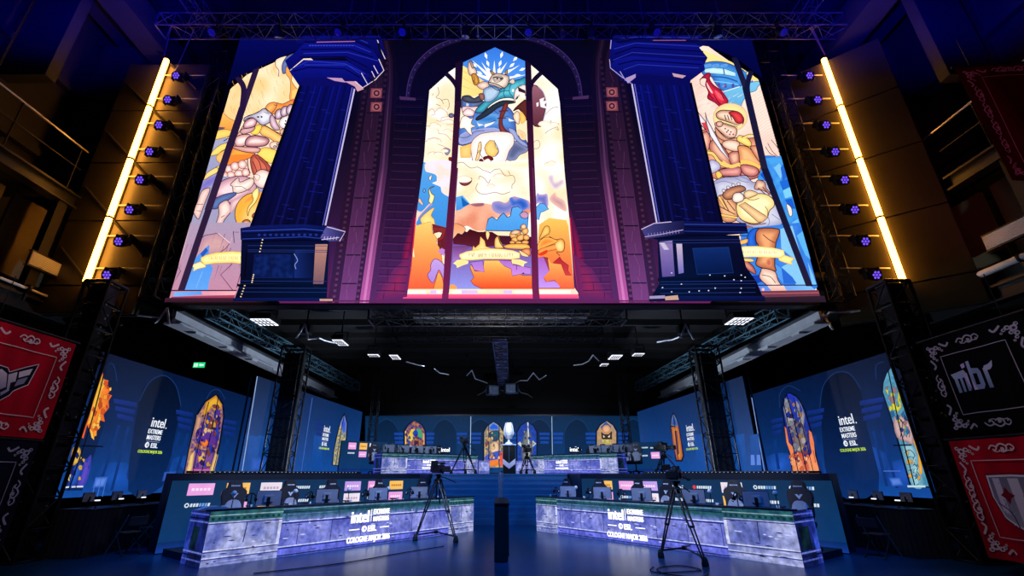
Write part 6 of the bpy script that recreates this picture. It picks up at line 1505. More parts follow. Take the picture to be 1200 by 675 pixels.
# back wall in three panels
nb = (0, -1, 0)
def backwin(p, x0, x1, y0, y1, c0, c1):
    xm = (x0 + x1) / 2; h = (x1 - x0)
    o = [(x0, y1), (x0, y0 + h * .55), (x0 + h * .18, y0 + h * .22), (xm, y0), (x1 - h * .18, y0 + h * .22), (x1, y0 + h * .55), (x1, y1)]
    g = [(xm + (a - xm) * 1.14, y0 + (b - y0) * 1.02 - 1.2) for a, b in o]
    p.f(g, (6, 18, 40), sm=False); p.f(o, c0, c1, m='n', sm=False, fr=.4, step=.9)
def backbase(p, x0, x1, arcs, pils):
    p.f([(x0, 487.5), (x1, 487.5), (x1, 554), (x0, 554)], (9, 40, 74), (12, 62, 120), m='v', sm=False, step=4)
    for x in arcs:
        p.f([(x - 14, 552), (x - 14, 505), (x - 9, 496), (x, 491), (x + 9, 496), (x + 14, 505), (x + 14, 552)], (6, 30, 58), (9, 50, 100), m='v', sm=False, step=3)
        p.l([(x - 14, 505), (x - 9, 496), (x, 491), (x + 9, 496), (x + 14, 505)], (16, 56, 108), .7)
    for x in pils:
        for k in range(3): p.f([(x - 6 + k * .5, 507 + k * 5), (x + 6 - k * .5, 507 + k * 5), (x + 6 - k * .5, 510 + k * 5), (x - 6 + k * .5, 510 + k * 5)], (20, 66, 158), sm=False)
aB = (0, 27.4)
p1 = wallpic(aB, nb, None, 0.0); backbase(p1, 428, 550.5, (521, 453), (468, 503, 541))
w1 = wallpic(aB, nb, None, 0.03); backwin(w1, 474.5, 498, 493, 540, (196, 120, 60), (60, 50, 140))
w1.f([(478, 512), (482, 503), (486, 503), (486, 512), (480, 520)], (236, 196, 60), sm=False); w1.f([(488, 502), (494, 504), (496, 514), (490, 512)], (70, 160, 110), sm=False); w1.el(487, 508, 3, 4, (30, 60, 190)); w1.f([(484, 515), (492, 515), (492, 540), (484, 540)], (60, 30, 70), (200, 130, 50), w=2, sm=False); w1.l([(475.5, 505), (475.5, 540)], (250, 210, 70), 1.3); w1.l([(496.5, 508), (496.5, 540)], (214, 170, 140), 1.6)
fuss(w1, [(475, 508), (486, 495), (497, 508), (497, 538), (475, 538)], 24, ((236, 190, 60), (60, 40, 130), (190, 110, 60), (40, 80, 180), (120, 60, 60)), 1.5, 10)
quad_wall('led_wall', 'left third of the back LED wall, its small window half hidden by the monitors', -7.35, 27.4, at_y(550.7, 500, 27.4).x, 27.4, PZ, 4.95, nb, (('wall_picture', p1), ('window_picture', w1)), 3)
p1 = wallpic(aB, nb, None, 0.0); backbase(p1, 552, 645.5, (632, 563), (558, 600, 638))
p1.l([(551.8, 488), (550.8, 552)], (160, 186, 220), .8, sm=False)
w1 = wallpic(aB, nb, None, 0.03); backwin(w1, 567.5, 589.5, 494.5, 548, (226, 186, 110), (86, 96, 130))
w1.f([(573, 500), (578, 495), (584, 499), (585, 504), (574, 504)], (40, 90, 206), (120, 160, 230), w=1.5, sm=False); w1.f([(574, 506), (584, 505), (585, 514), (579, 518), (574, 512)], (30, 90, 110), (60, 60, 80), w=2); w1.f([(575, 520), (583, 518), (585, 530), (576, 532)], (240, 206, 160), (190, 130, 110), w=2); w1.f([(569, 534), (585, 528), (589, 532), (589, 538), (570, 540)], (60, 90, 200), (110, 90, 170), w=2); w1.f([(574, 540), (584, 538), (584, 546), (574, 546)], (246, 130, 50), sm=False); w1.f([(585.5, 530), (589, 530), (589, 546), (586, 546)], (236, 90, 70), sm=False)
for x in (572.8, 585): w1.l([(x, 498), (x, 549)], (14, 18, 40), 1.0, sm=False)
w2 = wallpic(aB, nb, None, 0.03); backwin(w2, 606.5, 628.5, 494.5, 545, (34, 76, 190), (30, 60, 150))
w2.f([(611, 522), (614, 508), (617, 504), (622, 508), (625, 522), (622, 540), (612, 540)], (120, 124, 120), (60, 70, 110), w=3); w2.l([(618.5, 495), (619.5, 520), (619.5, 540)], (206, 214, 230), 1.4); w2.f([(606.5, 520), (611, 516), (611, 524)], (200, 206, 190), sm=False); w2.f([(628.5, 520), (624, 516), (624, 524)], (190, 200, 206), sm=False)
fuss(w1, [(568, 508), (578, 497), (589, 508), (589, 540), (568, 540)], 30, ((236, 200, 130), (60, 70, 110), (206, 140, 80), (40, 90, 170), (140, 80, 70)), 1.4, 11); fuss(w2, [(608, 510), (618, 497), (627, 510), (627, 540), (608, 540)], 22, ((40, 80, 190), (100, 110, 130), (24, 50, 130), (150, 150, 140)), 1.5, 12)
quad_wall('led_wall', 'middle third of the back LED wall with two small windows behind the trophy', at_y(551, 500, 27.4).x, 27.4, at_y(646, 500, 27.4).x, 27.4, PZ, 4.95, nb, (('wall_picture', p1), ('window_picture', w1), ('window_picture', w2)), 3)
p1 = wallpic(aB, nb, None, 0.0); backbase(p1, 647, 770, (676, 742), (654, 692, 730)); p1.l([(646.6, 488), (647.4, 540)], (150, 180, 216), .8, sm=False)
w1 = wallpic(aB, nb, None, 0.03); backwin(w1, 699.5, 722, 493.5, 540, (150, 140, 130), (206, 150, 100))
w1.f([(704, 500), (710, 494), (716, 500), (715, 504), (705, 504)], (50, 90, 160), sm=False); w1.el(710.5, 503, 5, 5, (232, 176, 130), (190, 130, 90), w=2); w1.f([(704, 506), (708, 509), (713, 509), (717, 505), (717, 515), (711, 518), (705, 514)], (60, 44, 40), sm=False); w1.f([(706.5, 510), (709, 512), (707, 513)], (230, 226, 210), sm=False); w1.f([(715, 509.5), (712, 512), (714, 513)], (230, 226, 210), sm=False); w1.f([(705, 515), (716, 515), (716, 520), (706, 520)], (226, 206, 120), (150, 140, 70), m='n', sm=False, fr=.8, step=.8)
quad_wall('led_wall', 'right third of the back LED wall with a helmeted face in its small window', at_y(646.4, 500, 27.4).x, 27.4, 7.7, 27.4, PZ, 4.95, nb, (('wall_picture', p1), ('window_picture', w1)), 3)

# ---------------------------------------------------------------- stone-look LED desks
DESK = screenmat('desk_led_face', 1.0, 0.42, 9.0)
DESKTOP = pbr('desk_top', (26, 34, 56), 0.4)
def desk(label, A, B, z0, h, depth, near, pl, endp, lx, lsc):
    """A = near outer corner, B = far inner corner of the front face (world xy)"""
    a, b = Vector((A[0], A[1], z0)), Vector((B[0], B[1], z0)); d = b - a; L = d.length; d.normalize()
    n = Vector((d.y, -d.x, 0)); n = n if n.y < 0 or (n.dot(a - Vector((0, 0, z0))) < 0) else -n
    if n.dot(-(a + b) / 2) < 0: n = -n
    t = thing('desk', label, 'desk', (a + b) / 2, 0)
    o = Vector(t.location); ang = math.atan2(d.y, d.x)
    bm = NB(); c = (a + b) / 2 - n * (0.06) - o; box(bm, c + Vector((0, 0, h / 2)), (L, 0.1, h), ang, 0.0); obj('front_frame', bm, BLACK, t)
    bm = NB(); c = (a + b) / 2 - n * (depth / 2 + .05) - o; box(bm, c + Vector((0, 0, h * .8)), (L - .3, depth, 0.05), ang); obj('worktop', bm, DESKTOP, t)
    bm = NB(); c = (a + b) / 2 - n * (0.1) - o; box(bm, c + Vector((0, 0, h + .02)), (L + .04, 0.24, 0.04), ang, 0.01); obj('ledge', bm, DESKTOP, t)
    for e in (a, b):
        bm = NB(); s = 1 if e is a else -1
        c = e - n * (depth / 2) + d * (0.06 * s) - o; box(bm, c + Vector((0, 0, h / 2)), (0.1, depth, h), ang); obj('end_frame', bm, BLACK, t)
    rgt = d if n.cross(Vector((0, 0, 1))).dot(d) < 0 else -d
    rgt = Vector((0, 0, 1)).cross(n)
    a0 = a if rgt.dot(d) > 0 else b
    su = 1 if rgt.dot(d) > 0 else -1                                # drawing runs left to right as seen
    p = Pic(lambda x, y: a0 + rgt * x + Vector((0, 0, h - y)), n, 0.003, 0.0001, 0.02)
    k = h
    ST0, ST1 = (142, 148, 226), (84, 94, 186)
    p.f([(0, 0), (L, 0), (L, h), (0, h)], ST0, ST1, m='n', sm=False, step=.09, fr=1.6)
    p.f([(0, h * .8), (L, h * .8), (L, h), (0, h)], (112, 122, 236), (84, 92, 200), m='n', sm=False, step=.1, fr=2.2)
    p.f([(0, 0), (L, 0), (L, h * .17), (0, h * .13)], (22, 62, 88), (40, 92, 100), m='n', sm=False, step=.07, fr=2.5)
    p.f([(0, h * .15), (L, h * .15), (L, h * .3), (0, h * .3)], (38, 88, 106), (124, 132, 212), m='v', sm=False, step=.07)
    random.seed(int(L * 100))
    for j_ in range(int(L * 5)):                                     # thin moss runs under the cornice
        x = random.uniform(.05, L - .1); q_ = h * random.uniform(.2, .36); p.f([(x - .03, h * .16), (x + .04, h * .16), (x + .02, q_), (x, q_)], (36, 82, 104), (84, 108, 170), m='v', sm=True)
    for y, c, w in ((.03, (120, 146, 190), .018), (.1, (18, 44, 66), .02), (.295, (190, 200, 250), .022), (.325, (36, 44, 130), .035), (.80, (196, 206, 252), .022), (.83, (40, 48, 140), .03), (.975, (44, 50, 120), .03)):
        p.l([(0, h * y), (L, h * y)], c, w * k, sm=False)
    x = .25
    while x < L: p.l([(x, h * .34), (x, h * .79)], (44, 50, 128), .018 * k, sm=False); x += .88 * k
    for x0, x1 in pl:                                                # pilaster blocks at the two ends
        if su < 0: x0, x1 = L - x1, L - x0
        p.f([(x0, h * .02), (x1, h * .02), (x1, h), (x0, h)], (172, 178, 224), (92, 104, 178), m='n', sm=False, step=.08, fr=2.4)
        p.f([(x0, 0), (x1, 0), (x1, h * .2), (x0, h * .2)], (24, 70, 86), (48, 100, 104), m='n', sm=False, step=.06, fr=3.5)
        if x1 - x0 > .5:
            p.f([(x1 - .07 if x0 < L / 2 else x0, h * .2), (x1 if x0 < L / 2 else x0 + .07, h * .2), (x1 if x0 < L / 2 else x0 + .07, h * .74), (x1 - .07 if x0 < L / 2 else x0, h * .74)], (206, 210, 246), sm=False)
            xx = x0 + .04
            while xx < x1 - .05: p.f([(xx, h * .12), (xx + .06, h * .12), (xx + .06, h * .17), (xx, h * .17)], (18, 50, 60), sm=False); xx += .13
            p.l([((x0 + x1) / 2, h * .24), ((x0 + x1) / 2 - .02, h * .62)], (40, 44, 96), .022, sm=False)
        for y, c, w in ((.08, (130, 160, 170), .02), (.21, (150, 160, 210), .02), (.235, (40, 46, 100), .018), (.72, (206, 210, 246), .02), (.745, (56, 62, 124), .02), (.85, (190, 196, 236), .02), (.875, (60, 66, 130), .02), (.93, (150, 160, 210), .015)):
            p.l([(x0, h * y), (x1, h * y)], c, w * k, sm=False)
    random.seed(77)
    for j_ in range(int(L * 9)):
        x = random.uniform(0, L - .2); y = random.uniform(.22, .95) * h; w = random.uniform(.05, .2)
        p.f([(x, y), (x + w * .5, y - .012), (x + w, y + .004), (x + w * .5, y + .016)], random.choice(((60, 66, 146), (190, 196, 246), (46, 56, 120))), sm=True)
    p.build('front_picture', DESK, t, None).location = -o
    # end face
    ea = a; en = -d if True else d
    ea0 = a if Vector((0, 0, 1)).cross(en).dot(-n) > 0 else a - n * depth
    er = Vector((0, 0, 1)).cross(en)
    pe = Pic(lambda x, y: ea0 + er * x + Vector((0, 0, h - y)), en, 0.004, 0.0006, 0.02)
    pe.f([(0, 0), (depth, 0), (depth, h), (0, h)], (26, 40, 120), (10, 16, 52), m='n', sm=False, step=.08, fr=2.5)
    pe.f([(depth * .1, h * .3), (depth * .62, h * .3), (depth * .6, h * .72), (depth * .12, h * .72)], (14, 40, 50), (6, 16, 30), m='n', sm=False, step=.06, fr=3)
    pe.f([(depth * .7, 0), (depth, 0), (depth, h), (depth * .74, h)] if er.dot(n) < 0 else [(0, 0), (depth * .3, 0), (depth * .26, h), (0, h)], (56, 84, 206), (24, 38, 120), m='n', sm=False, step=.06, fr=3)
    for y, c in ((.06, (70, 90, 190)), (.14, (10, 14, 50)), (.2, (80, 100, 190)), (.76, (96, 112, 190)), (.82, (12, 16, 50)), (.9, (70, 84, 170))): pe.l([(0, h * y), (depth, h * y)], c, .03 * k, sm=False)
    pe.build('end_picture', DESK, t, None).location = -o
    # glowing sponsor lettering
    lu = lx if su > 0 else L - lx
    q = Pic(lambda x, y: a0 + rgt * (lu + x) + Vector((0, 0, h * .52 - y)), n, 0.03, 0.0006, 0.02)
    W = (255, 252, 255); s = lsc
    q.text('intel', -.29 * s, -.03 * s, .25 * s, W, .84, 0.0240 * s); q.f([(.0, -.03 * s), (.025 * s, -.03 * s), (.025 * s, -.29 * s), (.0, -.29 * s)], (220, 222, 250), sm=False)
    q.text('EXTREME', .31 * s, -.185 * s, .105 * s, W, .78, 0.0160 * s); q.text('MASTERS', .31 * s, -.03 * s, .105 * s, W, .78, 0.0160 * s)
    for x in (-.43, .43): q.f([(x * s - .14 * s, .1 * s), (x * s + .14 * s, .1 * s), (x * s + .14 * s, .12 * s), (x * s - .14 * s, .12 * s)], W, sm=False)
    q.el(-.16 * s, .11 * s, .07 * s, .065 * s, W, n=16); q.el(-.145 * s, .11 * s, .03 * s, .028 * s, (120, 120, 210), n=10); q.text('ESL', .06 * s, .17 * s, .12 * s, W, 1.0, 0.0200 * s)
    q.text('COLOGNE MAJOR 2026', 0, .37 * s, .115 * s, W, .72, 0.0160 * s)
    q.build('lettering', screenmat('desk_letter_glow', 1.6, 0.0), t, None).location = -o
    return a, d, n, L, t
LD_ = desk('long stone-look LED desk on the left of the front stage floor', (-6.0, 10.7), (-.82, 17.3), 0.0, 1.02, 0.95, True, ((0, 1.6), (7.2, 8.39)), True, 4.11, 1.15)
RD_ = desk('long stone-look LED desk on the right of the front stage floor', (6.2, 10.75), (1.32, 17.3), 0.0, 1.02, 0.95, True, ((0, 1.55), (7.15, 8.17)), True, 4.4, 1.12)
LB_ = desk('smaller stone-look LED desk on the left of the raised back platform', (-5.1, 21.7), (-1.0, 25.0), PZ, 0.85, 0.8, False, ((0, 1.25), (4.5, 5.2)), True, 2.4, .62)
RB_ = desk('smaller stone-look LED desk on the right of the raised back platform', (5.35, 21.9), (1.75, 25.2), PZ, 0.85, 0.8, False, ((0, .9), (4.1, 4.88)), True, 3.0, .62)
for A, B, lab, nrm in (((-.98, 25.03), (-.42, 25.6), 'low stone-look LED block ending the left back desk beside the trophy', 0), ((1.73, 25.23), (.95, 25.9), 'low stone-look LED block ending the right back desk beside the trophy', 0)):
    a, b = Vector((A[0], A[1], PZ)), Vector((B[0], B[1], PZ)); d = (b - a); L = d.length; d.normalize(); n = Vector((d.y, -d.x, 0)); n = n if n.y < 0 else -n
    t = thing('desk_block', lab, 'desk', (a + b) / 2); o = Vector(t.location)
    bm = NB(); box(bm, Vector((0, 0, .31)) - n * .2, (L - .02, .38, .62), math.atan2(d.y, d.x)); obj('body', bm, BLACK, t)
    rg = Vector((0, 0, 1)).cross(n); a0 = a if rg.dot(d) > 0 else b
    p = Pic(lambda x, y: a0 + rg * x + Vector((0, 0, .62 - y)), n, 0.004, .0006, .02)
    p.f([(.02, 0), (L, 0), (L, .62), (.02, .62)], (150, 158, 226), (92, 104, 186), m='n', sm=False, step=.06, fr=4)
    for y in (.04, .5, .56): p.l([(0, y), (L, y)], (60, 66, 140), .025, sm=False)
    p.f([(.05, .08), (L - .05, .08), (L - .05, .46), (.05, .46)], (170, 176, 236), (110, 120, 200), m='n', sm=False, step=.06, fr=5)
    p.build('front_picture', DESK, t, None).location = -o
# riser the players sit on
for (a, d, n, L, t), side in ((LD_, 'left'), (RD_, 'right')):
    bm = NB(); c = a + d * L / 2 - n * 1.65; box(bm, (c.x, c.y, .07), (L - .2, 1.4, .14), math.atan2(d.y, d.x)); struct('trim_riser_' + side, bm, PLATM)

# ---------------------------------------------------------------- sponsor boards behind the players
BOARD = screenmat('sponsor_board_face', 1.0, 0.06, 3.0)  # board faces glow by themselves in place of light falling on them
def board(label, A, d, L, z0, z1, signs, thick=.1):
    a = Vector((A[0], A[1], 0)); d = Vector((d[0], d[1], 0)).normalized(); n = Vector((d.y, -d.x, 0)); n = n if n.dot(-a) > 0 else -n
    b = a + d * L
    t = thing('sponsor_board', label, 'sponsor board', ((a.x + b.x) / 2, (a.y + b.y) / 2, z0)); o = Vector(t.location)
    c = (a + b) / 2 - n * (thick / 2 + .02) - Vector((o.x, o.y, 0))
    bm = NB(); box(bm, c + Vector((0, 0, (z1 - z0) / 2)), (L, thick, z1 - z0), math.atan2(d.y, d.x), 0.01); obj('panel', bm, BLACK, t)
    rg = Vector((0, 0, 1)).cross(n); a0 = a if rg.dot(d) > 0 else b
    p = Pic(lambda x, y: a0 + rg * x + Vector((0, 0, z1 - y)), n, .004, .0006, .02); H = z1 - z0
    p.f([(0.01, 0), (L - .01, 0), (L - .01, H), (.01, H)], (14, 48, 84), (12, 56, 112), m='v', sm=False, step=.16)
    p.f([(0.01, H * .86), (L - .01, H * .86), (L - .01, H), (.01, H)], (10, 40, 96), (16, 60, 150), m='v', sm=False, step=.16)
    p.build('board_picture', BOARD, t, None).location = -o
    for k, (x, y, w, h, kind) in enumerate(signs):
        q = Pic(lambda X, Y: a0 + rg * X + Vector((0, 0, z1 - Y)), n, .012, .0006, .02)
        if kind in ('pink', 'orange', 'white', 'lilac'):
            c = {'pink': (236, 160, 226), 'orange': (250, 188, 84), 'white': (240, 226, 240), 'lilac': (190, 150, 236)}[kind]
            q.f([(x, y), (x + w, y), (x + w, y + h), (x, y + h)], c, mixc(c, (255, 255, 255), .12), m='h', sm=False)
            c2 = (255, 226, 250) if kind in ('pink', 'lilac') else ((190, 120, 40) if kind == 'orange' else (190, 170, 200))
            for i in range(5): q.f([(x + w * (.14 + i * .15), y + h * .4), (x + w * (.25 + i * .15), y + h * .4), (x + w * (.25 + i * .15), y + h * .62), (x + w * (.14 + i * .15), y + h * .62)], c2, sm=False)
        else:
            c = (214, 228, 244)
            xs = x
            if kind == 'redmark': q.el(x + h * .5, y + h * .5, h * .5, h * .5, (226, 60, 70), n=14); xs = x + h * 1.2
            elif kind == 'ring': q.el(x + h * .5, y + h * .5, h * .5, h * .5, c, n=14); q.el(x + h * .5, y + h * .5, h * .25, h * .25, (14, 50, 92), n=10); xs = x + h * 1.15
            i = 0
            while xs < x + w - .03:
                q.f([(xs + h * .1, y + h * .15), (xs + h * .55, y + h * .15), (xs + h * .45, y + h * .85), (xs, y + h * .85)], c if i < 3 or i > 5 or kind != 'ring' else (110, 160, 226), sm=False); xs += h * .62; i += 1
        q.build('sign', BOARD, t, None).location = -o
    return t
def cyc(L, x0=.4):
    """the sponsor pattern repeats along the board, two rows"""
    out = []; x = x0; k = 0
    A = ('pink', 'orange', 'white', 'redmark', 'text', 'lilac'); B = ('ring', 'pink', 'orange', 'text', 'redmark', 'white')
    while x < L - .7:
        for row, S in ((0, A), (1, B)):
            kd = S[k % 6]
            if kd in ('pink', 'orange', 'white', 'lilac'): out.append((x, .07 + row * .36, .62, .28, kd))
            else: out.append((x, .16 + row * .36, .6, .11, kd))
        x += .92; k += 1
    return out
sg = cyc(8.3)
board('long dark blue sponsor board with pink and orange signs behind the left front desk', (-8.05, 12.35), (.617, .787), 8.35, 0.02, 1.6, sg)
board('long dark blue sponsor board with pink and orange signs behind the right front desk', (8.3, 12.4), (-.617, .787), 8.3, 0.02, 1.6, [(8.3 - x - w, y + (.06 if x < 1.5 and h > .2 else 0), w, .11 if x < 1.5 else h, ('ring' if y < .3 else 'redmark') if x < 1.5 else kd) for x, y, w, h, kd in sg])
board('small sponsor board with pink and orange signs at the left end of the back platform', (-7.3, 22.7), (.78, .626), 2.4, PZ + .01, 3.22, [(.35, .08, .38, .3, 'pink'), (.35, .5, .36, .09, 'text'), (.9, .08, .38, .3, 'orange'), (.9, .46, .38, .26, 'pink'), (1.4, .08, .36, .3, 'white'), (1.4, .46, .34, .22, 'orange')])
board('small sponsor board with one pink sign at the right end of the back platform', (7.55, 22.4), (-.737, .676), 2.3, PZ + .01, 3.15, [(1.75, .22, .4, .08, 'text'), (1.2, .2, .45, .08, 'text'), (1.75, .45, .42, .28, 'pink'), (1.2, .55, .4, .09, 'text')])
# ================================================================ things on and around the desks
def setkids(root):
    KIDS[root.name] = list(root.children)
    for c in root.children: KIDS[c.name] = list(c.children)
def spot_on(D, back, z, px):
    """point on the line parallel to a desk front, `back` metres behind it, that the survey put at image column px"""
    a, d, n, L, t = D
    lo, hi = -.2, L - .3 + (1.2 if back > 1 else 0)
    f = lambda s: proj(a + d * s - n * back + Vector((0, 0, z)))[0] - px
    if f(lo) * f(hi) > 0: return a + d * (lo if abs(f(lo)) < abs(f(hi)) else hi) - n * back
    for _ in range(40):
        m = (lo + hi) / 2
        if f(lo) * f(m) <= 0: hi = m
        else: lo = m
    return a + d * lo - n * back
# ---- gaming chair, facing -Y
def make_chair(scale=1.0):
    t = thing('gaming_chair', '', 'chair')
    S = Matrix.Diagonal((scale, scale, scale, 1))
    bm = NB()
    for k in range(5):
        a = k * 2 * math.pi / 5 + .3
        tube(bm, (0, 0, .11), (.32 * math.cos(a), .32 * math.sin(a), .08), .028, 8, .02)
    lathe(bm, [(.05, .06), (.05, .14), (.03, .16), (.028, .4)], n=12); obj('base', bm, BLACK, t)
    for k in range(5):
        a = k * 2 * math.pi / 5 + .3; bm = NB()
        lathe(bm, [(.035, -.02), (.035, .02)], n=12, M=Matrix.Translation((.32 * math.cos(a), .32 * math.sin(a), .036)) @ Matrix.Rotation(a, 4, 'Z') @ Matrix.Rotation(R(90), 4, 'X')); obj('caster', bm, RUBBER, t)
    bm = NB(); box(bm, (0, 0, .46), (.52, .52, .11), 0, .04); box(bm, (-.24, 0, .5), (.08, .5, .1), 0, .03); box(bm, (.24, 0, .5), (.08, .5, .1), 0, .03); obj('seat', bm, CHAIRBLK, t, True)
    M = Matrix.Translation((0, .25, .52)) @ Matrix.Rotation(R(-9), 4, 'X')
    out = [(-.2, 0), (-.25, .16), (-.245, .36), (-.285, .52), (-.27, .64), (-.17, .7), (-.14, .84), (-.08, .87), (.08, .87), (.14, .84), (.17, .7), (.27, .64), (.285, .52), (.245, .36), (.25, .16), (.2, 0)]
    bm = NB(); prism(bm, out, .09, M); bmesh.ops.bevel(bm, geom=list(bm.edges), offset=.015, segments=2, affect='EDGES'); bk = obj('backrest', bm, CHAIRBLK, t)
    bm = NB(); prism(bm, [(-.18, .02), (-.19, .24), (-.16, .36), (-.08, .43), (.08, .43), (.16, .36), (.19, .24), (.18, .02)], .07, M @ Matrix.Translation((0, -.06, 0))); bmesh.ops.bevel(bm, geom=list(bm.edges), offset=.02, segments=2, affect='EDGES'); obj('lumbar_cushion', bm, CHAIRGREY, t)['label'] = 'grey domed lumbar cushion'
    bm = NB(); prism(bm, [(-.085, .57), (-.03, .57), (0, .53), (.03, .57), (.085, .57), (.0, .46)], .012, M @ Matrix.Translation((0, -.052, 0))); obj('emblem', bm, WHITE, t)['label'] = 'white winged chevron emblem'
    bm = NB()
    for k in range(6): box(bm, (-.085 + k * .034, -.052, .74), (.022, .012, .03), M=M)
    obj('lettering', bm, WHITE, t)
    for s in (-1, 1):
        bm = NB(); tube(bm, (.29 * s, .04, .45), (.29 * s, .04, .8), .02, 8); tube(bm, (.22 * s, .04, .44), (.29 * s, .04, .45), .02, 8); box(bm, (.29 * s, -.02, .82), (.08, .27, .035), 0, .012); ar = obj('armrest', bm, CHAIRBLK, t)
        bm = NB(); box(bm, (.29 * s, -.165, .815), (.08, .02, .08), 0, .006); obj('arm_cap', bm, WHITE, ar)['label'] = 'white front cap'
    setkids(t); return t
# ---- monitor, its back towards -Y
def make_monitor():
    t = thing('monitor', '', 'monitor')
    bm = NB(); box(bm, (0, 0, .37), (.57, .035, .34), 0, .01); obj('bezel', bm, BLACK, t)
    bm = NB(); prism(bm, [(-.27, .21), (.27, .21), (.27, .53), (-.27, .53)], .02, Matrix.Translation((0, -.026, 0))); box(bm, (0, -.045, .36), (.2, .03, .16), 0, .012); obj('back_shell', bm, MONBACK, t)
    bm = NB(); box(bm, (0, -.05, .2), (.07, .04, .4), 0, .01); obj('stand', bm, BLACK, t)
    bm = NB(); box(bm, (0, -.03, .01), (.3, .22, .02), 0, .008); obj('foot', bm, BLACK, t)
    bm = NB(); box(bm, (0, .019, .37), (.54, .004, .31)); obj('screen', bm, glow('monitor_screen', (60, 110, 190), 1.0), t)
    setkids(t); return t
def torus_arc(bm, c, r, a0, a1, w, n=12, M=None):
    pts = [(c[0] + r * math.cos(a0 + (a1 - a0) * k / n), c[1], c[2] + r * math.sin(a0 + (a1 - a0) * k / n)) for k in range(n + 1)]
    b0 = len(bm.verts); path(bm, pts, w, 8)
    return bm
def make_headset():
    t = thing('headset', '', 'headset')
    bm = NB(); torus_arc(bm, (0, 0, .40), .095, 0, math.pi, .013); obj('headband', bm, BLACK, t)
    for s in (-1, 1):
        bm = NB(); lathe(bm, [(.03, -.03), (.055, -.02), (.06, .0), (.055, .025), (.03, .03)], n=14, M=Matrix.Translation((.1 * s, 0, .375)) @ Matrix.Rotation(R(90), 4, 'Y')); c = obj('ear_cup', bm, BLACK, t)
        bm = NB(); lathe(bm, [(.02, -.004), (.03, 0), (.02, .004)], n=10, M=Matrix.Translation((.128 * s, -.01, .375)) @ Matrix.Rotation(R(90), 4, 'Y')); obj('cap', bm, WHITE, c)
    bm = NB(); path(bm, [(-.1, -.03, .35), (-.08, -.1, .31), (-.02, -.13, .3)], .007, 6); ball(bm, (-.015, -.13, .3), .016, seg=8); obj('microphone', bm, BLACK, t)
    bm = NB(); tube(bm, (0, 0, .01), (0, 0, .49), .012, 8); lathe(bm, [(.07, 0), (.07, .012), (.02, .02)], n=14); box(bm, (0, 0, .492), (.05, .04, .012)); obj('stand', bm, BLACK, t)
    setkids(t); return t
def make_cam():
    t = thing('player_camera', '', 'camera')
    bm = NB(); ball(bm, (0, 0, .5), .058, seg=14); obj('body', bm, WHITE, t, True)
    bm = NB(); lathe(bm, [(.03, -.06), (.028, -.045)], n=12, M=Matrix.Translation((0, .0, .5)) @ Matrix.Rotation(R(90), 4, 'X')); obj('lens', bm, BLACK, t)
    bm = NB(); tube(bm, (0, 0, .0), (0, 0, .45), .01, 8); lathe(bm, [(.05, 0), (.05, .01), (.015, .016)], n=12); obj('stand', bm, BLACK, t)
    setkids(t); return t
protos = {'chair': make_chair(), 'monitor': make_monitor(), 'headset': make_headset(), 'camera': make_cam()}
used = set()
def put(kind, loc, rz, label, group, sc=1.0):
    p = protos[kind]
    if kind not in used: o = p; used.add(kind)
    else: o = copy_tree(p)
    o.location = loc; o.rotation_euler = (0, 0, rz); o.scale = (sc, sc, sc); o['label'] = label; o['group'] = group
    return o
ORD = ['nearest', 'second', 'third', 'fourth', 'fifth', 'sixth']
def row(D, side, z0, deskz, chairs, mons, heads, cams, where, flip, csc=1.0, back_c=1.55, back_m=.62):
    a, d, n, L, t = D
    face = math.atan2(n.y, n.x) + math.pi / 2                        # local -Y looks along n
    for i, px in enumerate(chairs):
        q = spot_on(D, back_c, z0 + 1.2, px)
        put('chair', (q.x, q.y, z0), face + random.uniform(-.25, .25), 'black gaming chair with white emblem, %s from the outer end of the %s' % (ORD[i], where), 'gaming chairs at the ' + where, csc)
    for i, px in enumerate(mons):
        q = spot_on(D, back_m, deskz + .35, px)
        put('monitor', (q.x, q.y, deskz), face + (.5 if flip else -.5), 'grey-backed monitor, %s from the outer end of the %s' % (ORD[i], where), 'monitors on the ' + where)
    for i, px in enumerate(heads):
        q = spot_on(D, back_m - .12, deskz + .35, px)
        put('headset', (q.x, q.y, deskz), face + random.uniform(-.5, .5), 'black headset on a stand, %s from the outer end of the %s' % (ORD[i], where), 'headsets on the ' + where)
    for i, px in enumerate(cams):
        q = spot_on(D, back_m + .12, deskz + .45, px)
        put('camera', (q.x, q.y, deskz), face, 'white ball camera, %s from the outer end of the %s' % (ORD[i], where), 'ball cameras on the ' + where)
random.seed(14)
def wz(h, z0): return z0 + h * .8 + .026
row(LD_, 'left', .14, wz(1.02, 0), (279, 349, 398, 455, 502), (315, 383, 443, 491), (294, 363, 428, 480, 518), (274, 346, 409, 455), 'left front desk', False, 1.06)
row(RD_, 'right', .14, wz(1.02, 0), (928, 855, 771, 738, 696, 655), (886, 813, 752, 706, 666), (864, 790, 728, 690, 652), (909, 832, 756, 675), 'right front desk', True, 1.06)
row(LB_, 'left', PZ, wz(.85, PZ), (447, 466, 485, 503, 520), (459, 476, 492, 507), (453, 472, 490, 508), (456, 484, 512), 'left back desk', False, 1.0, 1.3, .5)
row(RB_, 'right', PZ, wz(.85, PZ), (741, 727, 713, 700, 686), (736, 722, 708, 694), (728, 712, 695, 677), (732, 690, 672), 'right back desk', True, 1.0, 1.3, .5)
